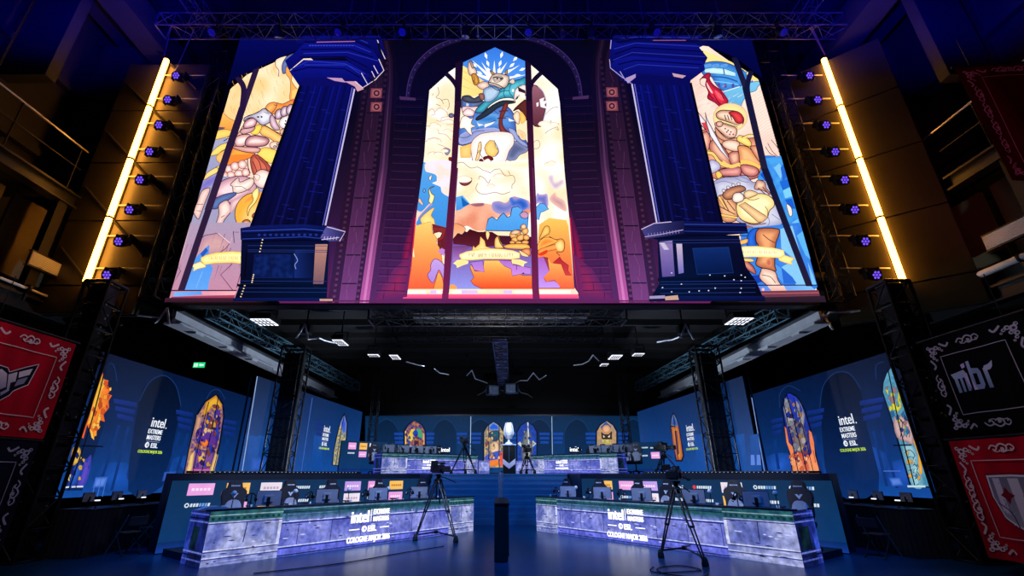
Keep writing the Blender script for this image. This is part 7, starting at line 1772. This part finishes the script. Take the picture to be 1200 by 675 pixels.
# small lit signs with lettering on the back desks
for D, px, lab in ((LB_, 524, 'small white lettered sign standing on the left back desk'), (RB_, 670, 'small white lettered sign standing on the right back desk')):
    q = spot_on(D, .3, 3.1, px); z = wz(.85, PZ)
    t = thing('desk_sign', lab, 'sign', (q.x, q.y, z))
    bm = NB(); box(bm, (0, .02, .36), (.5, .03, .26), 0, .01); tube(bm, (-.15, .02, 0.01), (-.15, .02, .25), .01, 6); tube(bm, (.15, .02, 0.01), (.15, .02, .25), .01, 6); box(bm, (0, .02, .01), (.42, .14, .02)); obj('plate', bm, BLACK, t)
    pp = Pic(lambda x, y: Vector((x, 0.002, .30 - y)), (0, -1, 0), un=.02); pp.text('intel', 0, 0, .2, (240, 246, 255), .9, .01); pp.build('lettering', screenmat('desk_letter_glow', 1.6, 0), t)
# white paper at the near end of the left desk, small lit objects on the desks
q = spot_on(LD_, .12, 1.06, 248)
bm = NB(); prism(bm, [(-.3, 0), (-.12, .05), (.1, .06), (.3, .02), (.26, 0)], .2); o_ = obj('paper_stack', bm, WHITE); o_.location = (q.x, q.y, 1.062); o_.rotation_euler = (0, 0, math.atan2(LD_[1].y, LD_[1].x)); tag(o_, 'crumpled white papers on the near end of the left front desk', 'papers')
CANS = {'white': WHITE, 'red': pbr('red_can', (200, 50, 60), .4), 'amber': glow('amber_badge', (255, 190, 110), 1.4)}
random.seed(6)
WAT = pbr('bottle_plastic', (170, 200, 230), .2)
def bottle(D, back, zz, px, lab, grp):
    q = spot_on(D, back, zz + .1, px)
    t = thing('water_bottle', lab, 'bottle', (q.x, q.y, zz), 0, grp)
    bm = NB(); lathe(bm, [(.03, 0), (.034, .01), (.034, .15), (.015, .19), (.015, .205)], n=12); obj('body', bm, WAT, t, True)
    bm = NB(); lathe(bm, [(.017, .205), (.017, .225)], n=10); obj('cap', bm, WHITE, t)
zf, zbk = wz(1.02, 0), wz(.85, PZ)
for i, px in enumerate((332, 421, 472)): bottle(LD_, .35, zf, px, 'water bottle, %s from the outer end of the left front desk' % ORD[i], 'bottles on the left front desk')
for i, px in enumerate((842, 765, 716)): bottle(RD_, .35, zf, px, 'water bottle, %s from the outer end of the right front desk' % ORD[i], 'bottles on the right front desk')

# ---------------------------------------------------------------- camera tripods
def tripod(label, c, feet, ztop, Mt=BLACK):
    t = thing('camera_tripod', label, 'tripod', (c[0], c[1], 0 if feet[0][2] < 1 else feet[0][2]))
    o = Vector(t.location); top = Vector((0, 0, ztop - o.z))
    bm = NB(); lathe(bm, [(.1, -.1), (.11, -.02), (.09, .03), (.06, .06), (.06, .12)], (0, 0, top.z), 16); box(bm, (0, 0, top.z + .15), (.16, .22, .06), 0, .01); hd = obj('head', bm, Mt, t)
    bm = NB(); path(bm, [(.06, .05, top.z + .1), (.3, .3, top.z + .02), (.5, .5, top.z - .08)], .014, 8); obj('pan_handle', bm, Mt, hd)
    bm = NB(); F = [Vector(f) - o for f in feet]; mid = Vector((0, 0, top.z * .33))
    for f in F: tube(bm, Vector((0, 0, .17)), f + Vector((0, 0, .15)), .02, 6)
    lathe(bm, [(.05, .13), (.06, .17), (.05, .21)], n=12)
    obj('spreader', bm, Mt, t)
    for f in F:
        f0 = f + Vector((0, 0, .06)); r = Vector((f.x, f.y, 0)).normalized(); sd = Vector((-r.y, r.x, 0)) * .05
        bm = NB(); hi = top + r * .08; md = hi.lerp(f0, .55)
        for s in (-1, 1):
            tube(bm, hi + sd * s, md + sd * s, .024, 8); tube(bm, md + sd * s * .8, f0 + sd * s * .4, .019, 8)
        tube(bm, md - sd * 1.2, md + sd * 1.2, .026, 8); tube(bm, hi - sd * 1.4, hi + sd * 1.4, .03, 8); tube(bm, f0 - sd * .7, f0 + sd * .7, .02, 8)
        lg = obj('leg', bm, Mt, t)
        bm = NB(); lathe(bm, [(.07, 0), (.075, .04), (.06, .12), (.035, .17)], (f.x, f.y, 0.002), 12); obj('foot', bm, RUBBER, lg)
    return t
def broadcast(label, loc, rz, sc=1.0):
    t = thing('broadcast_camera', label, 'camera', loc, rz); t.scale = (sc, sc, sc)
    bm = NB(); box(bm, (0, .05, .14), (.22, .46, .24), 0, .03); box(bm, (0, .34, .15), (.18, .14, .2), 0, .02); box(bm, (.13, .1, .12), (.06, .2, .14), 0, .015); obj('body', bm, BLACK, t)
    bm = NB(); lathe(bm, [(.055, .15), (.06, .2), (.075, .36), (.085, .4), (.085, .42), (.06, .42)], n=18, M=Matrix.Translation((0, 0, .13)) @ Matrix.Rotation(R(90), 4, 'X')); obj('lens', bm, BLACK, t)
    bm = NB(); box(bm, (0, -.48, .13), (.22, .12, .17), 0, .015); obj('lens_hood', bm, RUBBER, t)
    bm = NB(); path(bm, [(0, -.1, .22), (0, -.08, .32), (0, .2, .32), (0, .22, .22)], .018, 8); obj('handle', bm, BLACK, t)
    vf = NB(); box(vf, (-.17, -.02, .31), (.18, .14, .13), 0, .015); tube(vf, (-.08, 0, .3), (0, 0, .3), .015, 8); v = obj('viewfinder', vf, BLACK, t)
    bm = NB(); box(bm, (-.17, .052, .31), (.14, .004, .09)); obj('screen', bm, glow('viewfinder_screen', (150, 180, 220), .8), v)
    bm = NB(); path(bm, [(.1, 0, .1), (.24, .1, .05), (.26, .22, 0.02)], .012, 6); tube(bm, (.24, .2, .02), (.3, .26, .02), .022, 8); obj('grip', bm, BLACK, t)
    bm = NB(); box(bm, (.1, -.05, .3), (.07, .2, .07), 0, .01); obj('microphone', bm, RUBBER, t)
    return t
F3 = lambda *p: [at_z(x, y, 0.0) for x, y in p]
ft = F3((486.5, 634), (534, 636), (512, 624))
c = (ft[0] + ft[1] + ft[2]) / 3
tripod('black camera tripod standing before the left front desk', c, ft, 1.58)
broadcast('black broadcast camera on the tripod before the left front desk', (c.x, c.y, 1.762), R(35), 1.0)
ft = F3((775, 654), (827, 664), (822, 640))
c = Vector(((ft[0].x + ft[1].x + ft[2].x) / 3 - .1, (ft[0].y + ft[1].y + ft[2].y) / 3, 0))
tripod('tall black camera tripod standing before the right front desk', c, ft, 1.42)
broadcast('black broadcast camera on the tripod before the right front desk', (c.x, c.y, 1.602), R(-30), 1.0)
c = Vector((-1.55, 22.8, PZ))
tripod('dark camera tripod on the platform before the left back desk', c, [Vector((-2.1, 22.5, PZ)), Vector((-1.0, 22.5, PZ)), Vector((-1.5, 23.3, PZ))], PZ + 1.1)
broadcast('dark broadcast camera on the tripod before the left back desk', (c.x, c.y, PZ + 1.282), R(-10), .9)
c = Vector((1.42, 23.6, PZ))
tripod('dark camera tripod right of the trophy on the platform', c, [Vector((1.1, 23.3, PZ)), Vector((1.75, 23.35, PZ)), Vector((1.4, 24.0, PZ))], PZ + .75)
broadcast('black broadcast camera on the tripod right of the trophy', (c.x, c.y, PZ + .932), R(10), 1.0)
c = Vector((7.0, 20.6, PZ))
tripod('black tripod with tangled gear at the right end of the platform', c, [Vector((6.5, 20.3, PZ)), Vector((7.5, 20.4, PZ)), Vector((7.0, 21.1, PZ))], PZ + .7)
broadcast('black broadcast camera at the right end of the platform by the LED wing', (c.x, c.y, PZ + .882), R(40), 1.0)
# cable on the floor under the right tripod
bm = NB(); P = [at_z(x, y, .012) for x, y in ((766, 664), (762, 668), (772, 671), (800, 670), (822, 668), (800, 663), (778, 664), (770, 668), (790, 674), (830, 672), (812, 640))]
P = [Vector((x, y, .012)) for x, y in catmull([(v.x, v.y) for v in P], False, 6)]; o0 = P[0].copy(); path(bm, [v - o0 for v in P], .009, 6); ob = obj('floor_cable', bm, RUBBER); ob.location = o0; tag(ob, 'black cable looped on the floor under the right tripod', 'cable')
P = [at_z(x, y, .012) for x, y in ((297, 672), (400, 660), (470, 648), (520, 640))]
bm = NB(); P = [Vector((x, y, .012)) for x, y in catmull([(v.x, v.y) for v in P], False, 6)]; o0 = P[0].copy(); path(bm, [v - o0 for v in P], .009, 6); ob = obj('floor_cable', bm, RUBBER); ob.location = o0; tag(ob, 'long black cable on the floor before the left front desk', 'cable')

# ---------------------------------------------------------------- trophy on its plinth, glass divider
px0 = at_y(596.5, 552, 24.2).x
t = thing('trophy_plinth', 'black plinth with a pale chevron carrying the silver trophy', 'plinth', (px0, 24.2, PZ))
hz = 1.3
bm = NB(); box(bm, (0, 0, hz / 2), (.6, .6, hz), 0, .01); obj('column', bm, BLACK, t)
bm = NB(); box(bm, (0, 0, hz + .02), (.72, .72, .05), 0, .01); obj('top', bm, pbr('plinth_top', (190, 210, 235), .3), t)
pp = Pic(lambda x, y: Vector((x, -.303, hz - y)), (0, -1, 0), un=.02); pp.f([(-.3, .62), (0, .84), (.3, .62), (.3, .86), (0, 1.08), (-.3, .86)], (170, 184, 236), (120, 134, 206), m='v', sm=False, step=.05); pp.f([(-.01, 0), (.01, 0), (.01, .8), (-.01, .8)], (60, 90, 150), sm=False); pp.build('chevron', screenmat('plinth_face', .9, 0), t)
SIL = pbr('trophy_silver', (226, 232, 245), .25, .45, .05)
t = thing('trophy', 'tall silver trophy on the black plinth between the back desks', 'trophy', (px0, 24.2, PZ + hz + .047))
bm = NB(); lathe(bm, [(.2, 0), (.21, .03), (.17, .08), (.08, .13), (.05, .2), (.06, .26)], n=24); obj('base', bm, SIL, t, True)
bm = NB(); lathe(bm, [(.06, .26), (.12, .3), (.2, .42), (.24, .58), (.21, .74), (.17, .9), (.15, 1.02), (.17, 1.06), (.13, 1.06)], n=10); obj('cup', bm, SIL, t)
for k in range(6):
    a = k * math.pi / 3; bm = NB()
    path(bm, [(.1 * math.cos(a), .1 * math.sin(a), .27), (.25 * math.cos(a), .25 * math.sin(a), .5), (.24 * math.cos(a), .24 * math.sin(a), .66), (.16 * math.cos(a), .16 * math.sin(a), 1.04)], .018, 6); obj('fin', bm, SIL, t)
gl = bpy.data.materials.new('divider_glass'); gl.use_nodes = True; b_ = gl.node_tree.nodes['Principled BSDF']; b_.inputs['Base Color'].default_value = (.7, .86, .95, 1); b_.inputs['Roughness'].default_value = .25; b_.inputs['Transmission Weight'].default_value = .9; b_.inputs['IOR'].default_value = 1.1
t = thing('glass_divider', 'narrow glass divider above the black block at the middle of the stage', 'divider', (.12, 16.2, 0))
bm = NB(); box(bm, (0, 0, .95), (.03, 4.2, 1.7), R(-2.2)); obj('pane', bm, gl, t)
bm = NB(); box(bm, (0, 0, .05), (.12, 4.3, .1), 0, .01); box(bm, (0, 0, 1.815), (.05, 4.2, .03)); obj('rail', bm, BLACK, t)
t = thing('floor_block', 'black upright block on the floor at the middle of the stage', 'block', (.08, 12.6, 0))
bm = NB(); box(bm, (0, 0, .56), (.3, 2.6, 1.1), 0, .02); obj('case', bm, MATT, t)
bm = NB(); box(bm, (0.02, 0, 1.13), (.34, 2.64, .04), 0, .01); obj('lid', bm, BLACK, t)
bm = NB(); box(bm, (.16, 0, .6), (.02, 2.4, 1.0)); obj('side_panel', bm, BLACK, t)

# ---------------------------------------------------------------- draped crew tables and folding chairs
CLOTH = pbr('black_tablecloth', (14, 15, 18), .9, 0, .3, 8)
def crew_table(s, side):
    t = thing('crew_table', 'black-draped crew table under the %s side LED wall' % side, 'table', (9.75 * s, 13.4, 0))
    bm = NB(); box(bm, (0, 0, .98), (.8, 3.2, .04), 0, .01); obj('top', bm, BLACK, t)
    bm = NB()
    n = 40
    pts = [(-.42 - .015 * (k % 2), -1.62 + k * 3.24 / n) for k in range(n + 1)]
    vs0 = [bm.verts.new((x * 1.0 * (1 if s > 0 else -1), y, .97)) for x, y in pts]; vs1 = [bm.verts.new(((x - .02) * (1 if s > 0 else -1), y, .01)) for x, y in pts]
    for k in range(n): bm.faces.new((vs0[k], vs0[k + 1], vs1[k + 1], vs1[k]))
    ex = [(-.42 + k * .84 / 12, -1.62 - .015 * (k % 2)) for k in range(13)]
    vs0 = [bm.verts.new((x, y, .97)) for x, y in ex]; vs1 = [bm.verts.new((x, y - .02, .01)) for x, y in ex]
    for k in range(12): bm.faces.new((vs0[k], vs0[k + 1], vs1[k + 1], vs1[k]))
    obj('drape', bm, CLOTH, t)
    for k in (-1, 1):
        for j in (-1, 1): bm = NB(); tube(bm, (.33 * k, 1.45 * j, 0), (.33 * k, 1.45 * j, .96), .02, 8); obj('leg', bm, ALU, t)
    for k, y in enumerate((-1.1, -.2, .7)):
        m = put('monitor', (9.95 * s, 13.4 + y, 1.001), (R(90) if s < 0 else R(-90)), 'dark monitor on the %s crew table, %s from the front' % (side, ORD[k]), 'monitors on the crew tables', .62)
    for k, y in enumerate((-1.3, -.55, .25)):
        l = thing('work_lamp', 'tiny lit work lamp on the %s crew table, %s from the front' % (side, ORD[k]), 'lamp', (9.55 * s, 13.4 + y, 1.001))
        bm = NB(); lathe(bm, [(.05, 0), (.05, .015), (.012, .02), (.01, .16)], n=10); obj('base', bm, BLACK, l)
        bm = NB(); box(bm, (0, 0, .17), (.05, .12, .025), 0, .006); obj('head', bm, glow('work_lamp_glow', (226, 232, 255), 1.6), l)
crew_table(-1, 'left'); crew_table(1, 'right')
def folding(label, loc, rz):
    t = thing('folding_chair', label, 'chair', loc, rz)
    for s in (-1, 1):
        bm = NB(); path(bm, [(.23 * s, -.3, .012), (.22 * s, .02, .5), (.21 * s, .22, .86)], .014, 8); obj('front_leg', bm, ALU, t)
        bm = NB(); path(bm, [(.2 * s, .34, .012), (.2 * s, -.14, .48)], .014, 8); obj('rear_leg', bm, BLACK, t)
    bm = NB(); box(bm, (0, -.0, .48), (.42, .4, .03), 0, .012); obj('seat', bm, CHAIRBLK, t)
    bm = NB(); box(bm, (0, .19, .76), (.42, .03, .2), 0, .012, M=Matrix.Rotation(R(-8), 4, 'X')); obj('backrest', bm, CHAIRBLK, t)
    bm = NB(); tube(bm, (-.22, -.2, .17), (.22, -.2, .17), .01, 6); obj('crossbar', bm, BLACK, t)
    bm = NB(); tube(bm, (-.2, .28, .07), (.2, .28, .07), .01, 6); obj('crossbar', bm, BLACK, t)
    return t
folding('black folding chair by the end of the left sponsor board', (-8.75, 12.3, 0), R(-115))
folding('black folding chair by the end of the right sponsor board', (8.7, 11.9, 0), R(115))
folding('second black folding chair at the left crew table, nearer the table', (-8.95, 13.4, 0), R(-80))

# ---------------------------------------------------------------- hanging banners
PRINT = clothmat('banner_print')
def banner(label, org, rgt, W, H, bg, bg2, draw, nrm, wave=.05, parts=True):
    """cloth W wide and H high hung from a bar; org is its upper left corner as seen, rgt points to the viewer's right"""
    o = Vector(org); r = Vector(rgt).normalized(); n = Vector(nrm).normalized()
    t = thing('banner', label, 'banner', o + r * W / 2)
    wv = lambda x, y: math.sin(x * 9 + y * .6) * wave * .5 + math.sin(x * 4 - y * 1.1) * wave * .4
    mp = lambda x, y: o + r * x + Vector((0, 0, -y)) + n * wv(x, y) * min(1, .25 + y / H)
    t0 = Vector(t.location)
    p = Pic(mp, n, .0, .0, .02)
    nx, ny = 60, 24
    P = [(W * i / nx, H * j / ny) for j in range(ny + 1) for i in range(nx + 1)]
    p.emit(P, [(j * (nx + 1) + i, j * (nx + 1) + i + 1, (j + 1) * (nx + 1) + i + 1, (j + 1) * (nx + 1) + i) for j in range(ny) for i in range(nx)], [lin(mixc(bg, bg2, .5 + .5 * noise.noise(Vector((x * 3, y * .7, 0))))) for x, y in P])
    ob = p.build('cloth', PRINT, t); ob.location = -t0
    sol = ob.modifiers.new('thick', 'SOLIDIFY'); sol.thickness = .006; sol.offset = -1
    def mk(nm, dl):
        q = Pic(mp, n, .004 + dl, .0004, .02); q.fine = .05
        return q
    draw(mk, t, t0)
    bm = NB(); tube(bm, o - t0 - r * .08 + Vector((0, 0, .03)), o - t0 + r * (W + .08) + Vector((0, 0, .03)), .025, 10); obj('bar', bm, DARKTRUSS, t)
    for k in (.15, .85):
        bm = NB(); tube(bm, o - t0 + r * (W * k) + Vector((0, 0, .03)), o - t0 + r * (W * k) + Vector((0, 0, .9 if o.z > 3 else .05)), .008, 5); obj('hanging_wire', bm, BLACK, t)
    return t
def scroll(p, x, y, s, c, a=0.0, flip=1):
    """a curled leaf ornament"""
    ca, sa = math.cos(a), math.sin(a)
    X = lambda u, v: (x + (u * ca - v * flip * sa) * s, y + (u * sa + v * flip * ca) * s)
    for q, w in (([(-1.5, .1), (-1.1, -.3), (-.6, -.1), (-.8, .25), (-1.05, .1)], .16), ([(-.6, -.1), (-.1, -.45), (.45, -.15), (.3, .3), (-.1, .25), (-.05, -.05)], .18), ([(.4, -.15), (.9, -.35), (1.25, 0), (1.0, .25), (.85, .05)], .15), ([(-.4, .2), (0, .45), (.5, .3), (1.0, .35)], .12), ([(-1.0, .3), (-.6, .42), (-.2, .3)], .1)):
        p.l([X(u, v) for u, v in q], c, w * s)
    p.el(*X(.05, .1), .16 * s, .16 * s, c, n=10)
def ornaments(p, W, H, c, m=.22):
    for (x, y, fx, fy) in ((m * .95, m * .95, 1, 1), (W - m * .95, m * .95, -1, 1), (m * .95, H - m * .95, 1, -1), (W - m * .95, H - m * .95, -1, -1)):
        for dx, dy, r in ((0, 0, .075), (.1, -.03, .055), (-.03, .1, .055), (.17, .0, .04), (0, .17, .04), (.06, .07, .045), (-.07, -.06, .045), (.22, .05, .028), (.05, .22, .028)):
            p.el(x + dx * fx, y + dy * fy, r, r * .8, c, n=9)
            p.el(x + dx * fx + .008, y + dy * fy, r * .45, r * .36, (70, 20, 30) if c[0] > c[2] else (40, 40, 60), n=7)
        p.l([(x - .1 * fx, y + .2 * fy), (x - .02 * fx, y + .33 * fy), (x - .08 * fx, y + .4 * fy)], c, .04); p.l([(x + .2 * fx, y - .1 * fy), (x + .33 * fx, y - .02 * fy), (x + .4 * fx, y - .08 * fy)], c, .04)
    k = 0; n = max(1, int((W - 1.1) / .55))
    for i in range(n):
        x = .75 + (W - 1.5) * (i + .5) / n
        scroll(p, x, m * .8, .16, c, 0, 1); scroll(p, x, H - m * .8, .16, c, 0, -1)
    n = max(1, int((H - 1.0) / .55))
    for i in range(n):
        y = .65 + (H - 1.3) * (i + .5) / n
        scroll(p, m * .8, y, .16, c, math.pi / 2, -1); scroll(p, W - m * .8, y, .16, c, math.pi / 2, 1)
    i = m * 1.75
    p.l([(i, i), (W - i, i), (W - i, H - i), (i, H - i)], c, .014, sm=False, closed=True)
def red_wing(mk, t, t0):
    W, H = 2.05, 2.0
    p = mk('ornament', 0); ornaments(p, W, H, (206, 190, 196)); p.build('ornament', PRINT, t).location = -t0
    p = mk('emblem', .004)
    def tr(q):
        v = at_x(q[0] / 4.114, 363 + q[1] / 4.114, -9.35)
        return (v.y - 7.9, 4.42 - v.z)
    p.tr = tr; G, G2 = (206, 208, 222), (128, 136, 166)
    o = [(-90, 290), (-20, 262), (30, 280), (38, 300), (188, 263), (136, 362), (66, 392), (45, 412), (-10, 436), (-70, 420)]
    p.f(o, (20, 20, 34), sm=False); p.l(o, (206, 206, 218), .016, sm=False, closed=True)
    p.f([(-60, 310), (0, 285), (25, 308), (20, 372), (-30, 390), (-60, 380)], G, G2, m='v', sm=False, step=.05)
    p.f([(32, 312), (84, 300), (76, 345), (46, 352), (40, 390), (-10, 415), (-10, 398), (26, 384)], G, G2, m='v', sm=False, step=.05)
    p.f([(94, 300), (160, 284), (144, 314), (92, 328)], G, sm=False); p.f([(88, 338), (138, 324), (118, 355), (70, 370)], G2, sm=False)
    p.build('emblem', PRINT, t).location = -t0
def plain_dark(mk, t, t0):
    p = mk('ornament', 0); ornaments(p, 2.0, 1.9, (150, 160, 186)); p.build('ornament', PRINT, t).location = -t0
def mibr(mk, t, t0):
    W, H = 2.1, 1.95
    p = mk('ornament', 0); ornaments(p, W, H, (150, 156, 176)); p.build('ornament', PRINT, t).location = -t0
    p = mk('lettering', .004); p.T(.13, .0, 1.0); tr0 = p.tr; p.tr = lambda q: (.42 + (q[0] - .44) * .62, q[1] * .9 + .05); c = (150, 176, 214); c2 = (180, 176, 226)
    B = lambda x0, x1, y0, y1, cc=c: p.f([(x0, y0), (x1, y0), (x1, y1), (x0, y1)], cc, mixc(cc, (40, 80, 130), .4), m='v', sm=False, step=.05)
    B(.5, .62, .82, 1.22); B(.71, .81, .84, 1.22); B(.9, 1.0, .86, 1.22)
    p.f([(.44, .8), (.95, .76), (1.02, .86), (1.02, .92), (.5, .92)], c, sm=False)
    p.f([(.9, .84), (1.03, .84), (1.03, 1.2)], c2, sm=False); p.f([(.9, .64), (1.04, .62), (1.04, .71), (.92, .73)], c2, sm=False)
    B(1.1, 1.2, .6, 1.22); p.f([(1.2, .76), (1.38, .78), (1.42, .86), (1.42, 1.14), (1.36, 1.22), (1.1, 1.22), (1.2, 1.12), (1.31, 1.12), (1.31, .88), (1.2, .88)], (120, 150, 196), sm=False)
    p.f([(1.11, .98), (1.2, 1.22), (1.1, 1.22)], c2, sm=False)
    B(1.5, 1.61, .8, 1.22); p.f([(1.5, .86), (1.56, .76), (1.7, .74), (1.86, .68), (1.8, .8), (1.72, .85), (1.61, .86)], (170, 184, 220), sm=False)
    p.build('lettering', PRINT, t).location = -t0
def red_shield(mk, t, t0):
    W, H = 2.1, 2.1
    p = mk('ornament', 0); ornaments(p, W, H, (206, 190, 196)); p.build('ornament', PRINT, t).location = -t0
    p = mk('emblem', .004); p.T(-.2, .02)
    sh = [(.72, .62), (1.2, .6), (1.68, .62), (1.7, 1.0), (1.58, 1.36), (1.2, 1.62), (.82, 1.36), (.7, 1.0)]
    p.f(sh, (216, 222, 236), sm=False); p.l(sh, (110, 24, 40), .03, sm=False, closed=True)
    i = [(1.2 + (x - 1.2) * .9, 1.08 + (y - 1.08) * .9) for x, y in sh]
    p.f(i, (110, 118, 140), (150, 156, 176), m='v', sm=False, step=.06)
    for a, b in ((.84, .98), (1.12, 1.28), (1.42, 1.56)): p.f([(a, .68), (b, .68), (b - .01, 1.44 if 1.0 < a < 1.3 else 1.3), (a + .01, 1.44 if 1.0 < a < 1.3 else 1.24)], (196, 202, 220), sm=False)
    for x in (1.03, 1.38): p.f([(x, .82), (x + .05, .92), (x + .12, .97), (x + .05, 1.02), (x, 1.12), (x - .05, 1.02), (x - .12, .97), (x - .05, .92)], (110, 24, 36), sm=False)
    p.l([(.8, 1.1), (1.0, 1.25), (1.05, 1.5)], (60, 64, 84), .02); p.l([(1.6, 1.1), (1.4, 1.25), (1.35, 1.5)], (60, 64, 84), .02)
    p.build('emblem', PRINT, t).location = -t0
def red_plain(mk, t, t0):
    p = mk('ornament', 0); ornaments(p, 2.2, 3.2, (150, 120, 160)); p.build('ornament', PRINT, t).location = -t0
RED0, RED1, NAV0, NAV1 = (196, 14, 44), (120, 8, 28), (3, 3, 9), (2, 2, 5)
banner('red banner with a silver winged emblem and white scrollwork at the left edge', (-9.35, 7.9, 4.42), (0, 1, 0), 2.05, 2.0, RED0, RED1, red_wing, (1, 0, 0))
banner('dark navy banner with white scrollwork hanging below the red winged one', (-9.35, 7.9, 2.35), (0, 1, 0), 2.0, 1.9, (20, 26, 50), (10, 12, 26), plain_dark, (1, 0, 0))
banner('black banner with pale blue mibr lettering and scrollwork at the right edge', (9.35, 9.9, 4.42), (0, -1, 0), 2.1, 1.95, NAV0, NAV1, mibr, (-1, 0, 0))
banner('red banner with a striped shield and white scrollwork at the lower right edge', (9.35, 10.05, 2.38), (0, -1, 0), 2.1, 2.1, RED0, RED1, red_shield, (-1, 0, 0))
banner('dark red banner hanging high at the upper right edge', (10.95, 8.25, 10.75), (1, -.1, 0), 2.2, 3.2, (70, 8, 14), (34, 5, 10), red_plain, (0, -1, 0), .04)
# ================================================================ light
def lamp(name, kind, loc, aim, energy, rgb, size=.3, angle=60, blend=.6):
    l = bpy.data.lights.new(name, kind); l.energy = energy; l.color = lin(rgb)
    if kind == 'SPOT': l.spot_size = R(angle); l.spot_blend = blend; l.shadow_soft_size = size
    if kind == 'AREA': l.size = size
    o = bpy.data.objects.new(name, l); COL.objects.link(o); o.location = loc
    o.rotation_euler = (Vector(aim) - Vector(loc)).to_track_quat('-Z', 'Y').to_euler()
    return o
w = bpy.data.worlds.new('hall_air'); SC.world = w; w.use_nodes = True
w.node_tree.nodes['Background'].inputs['Color'].default_value = (.0015, .002, .005, 1); w.node_tree.nodes['Background'].inputs['Strength'].default_value = 1.0
BLUE = (0, 14, 255)
# blue washes thrown up at the trusses and the roof
for x in (-9, -3, 3, 9): lamp('blue_wash', 'SPOT', (x, 7.0, 12.0), (x * 1.05, 12.4, 17.6), 2000, BLUE, .2, 75)
for s in (-1, 1): lamp('roof_wash', 'SPOT', (7.5 * s, 6.0, 11.0), (13.2 * s, 8.5, 17.2), 9000, BLUE, .2, 60)
# blue front wash on stage and floor
for s in (-1, 1):
    lamp('floor_wash', 'SPOT', (6.0 * s, 4.0, 11.0), (3.4 * s, 15.0, 0.5), 3600, (8, 124, 255), .3, 60)
    lamp('desk_wash', 'SPOT', (3.0 * s, 14.4, 6.6), (3.6 * s, 14.6, 0.9), 260, (150, 185, 255), .2, 100)
    lamp('player_light', 'SPOT', (1.2 * s, 12.0, 6.2), (4.4 * s, 14.9, 1.3), 1300, (214, 226, 255), .15, 70)
    lamp('back_wash', 'SPOT', (3.0 * s, 20.5, 6.4), (3.2 * s, 24, 2.6), 800, (190, 214, 255), .2, 100)
    lamp('banner_light', 'SPOT', (4.0 * s, 7.0, 6.2), (9.4 * s, 9.0, 2.6), 270, (255, 220, 230), .2, 50)
    lamp('beam_light', 'SPOT', (3.0 * s, 17.5, 2.4), (9.8 * s, 18.0, 6.1), 1500, (215, 230, 255), .2, 95)
    lamp('gallery_light', 'POINT', (14.6 * s, 9.0, 8.6), (0, 0, 0), 26, (255, 200, 90), .2)
lamp('stair_wash', 'SPOT', (0, 16.5, 6.6), (0, 20, 1.0), 420, (60, 150, 255), .2, 80)
lamp('trophy_light', 'SPOT', (.4, 21.5, 6.4), (.5, 24.2, 3.6), 1200, (230, 240, 255), .1, 22)
lamp('under_screen_light', 'SPOT', (0, 14.6, 5.4), (0, 16.8, 7.3), 60, (255, 240, 220), .2, 120)
lamp('cable_fill_light', 'SPOT', (0, 16.0, 1.9), (0, 18.6, 6.4), 420, (225, 235, 255), .1, 120)  # unseen lamp added low down to brighten the cables under the roof
lamp('high_banner_light', 'SPOT', (7.0, 5.0, 8.0), (11.6, 8.2, 9.2), 260, (255, 120, 130), .2, 45)
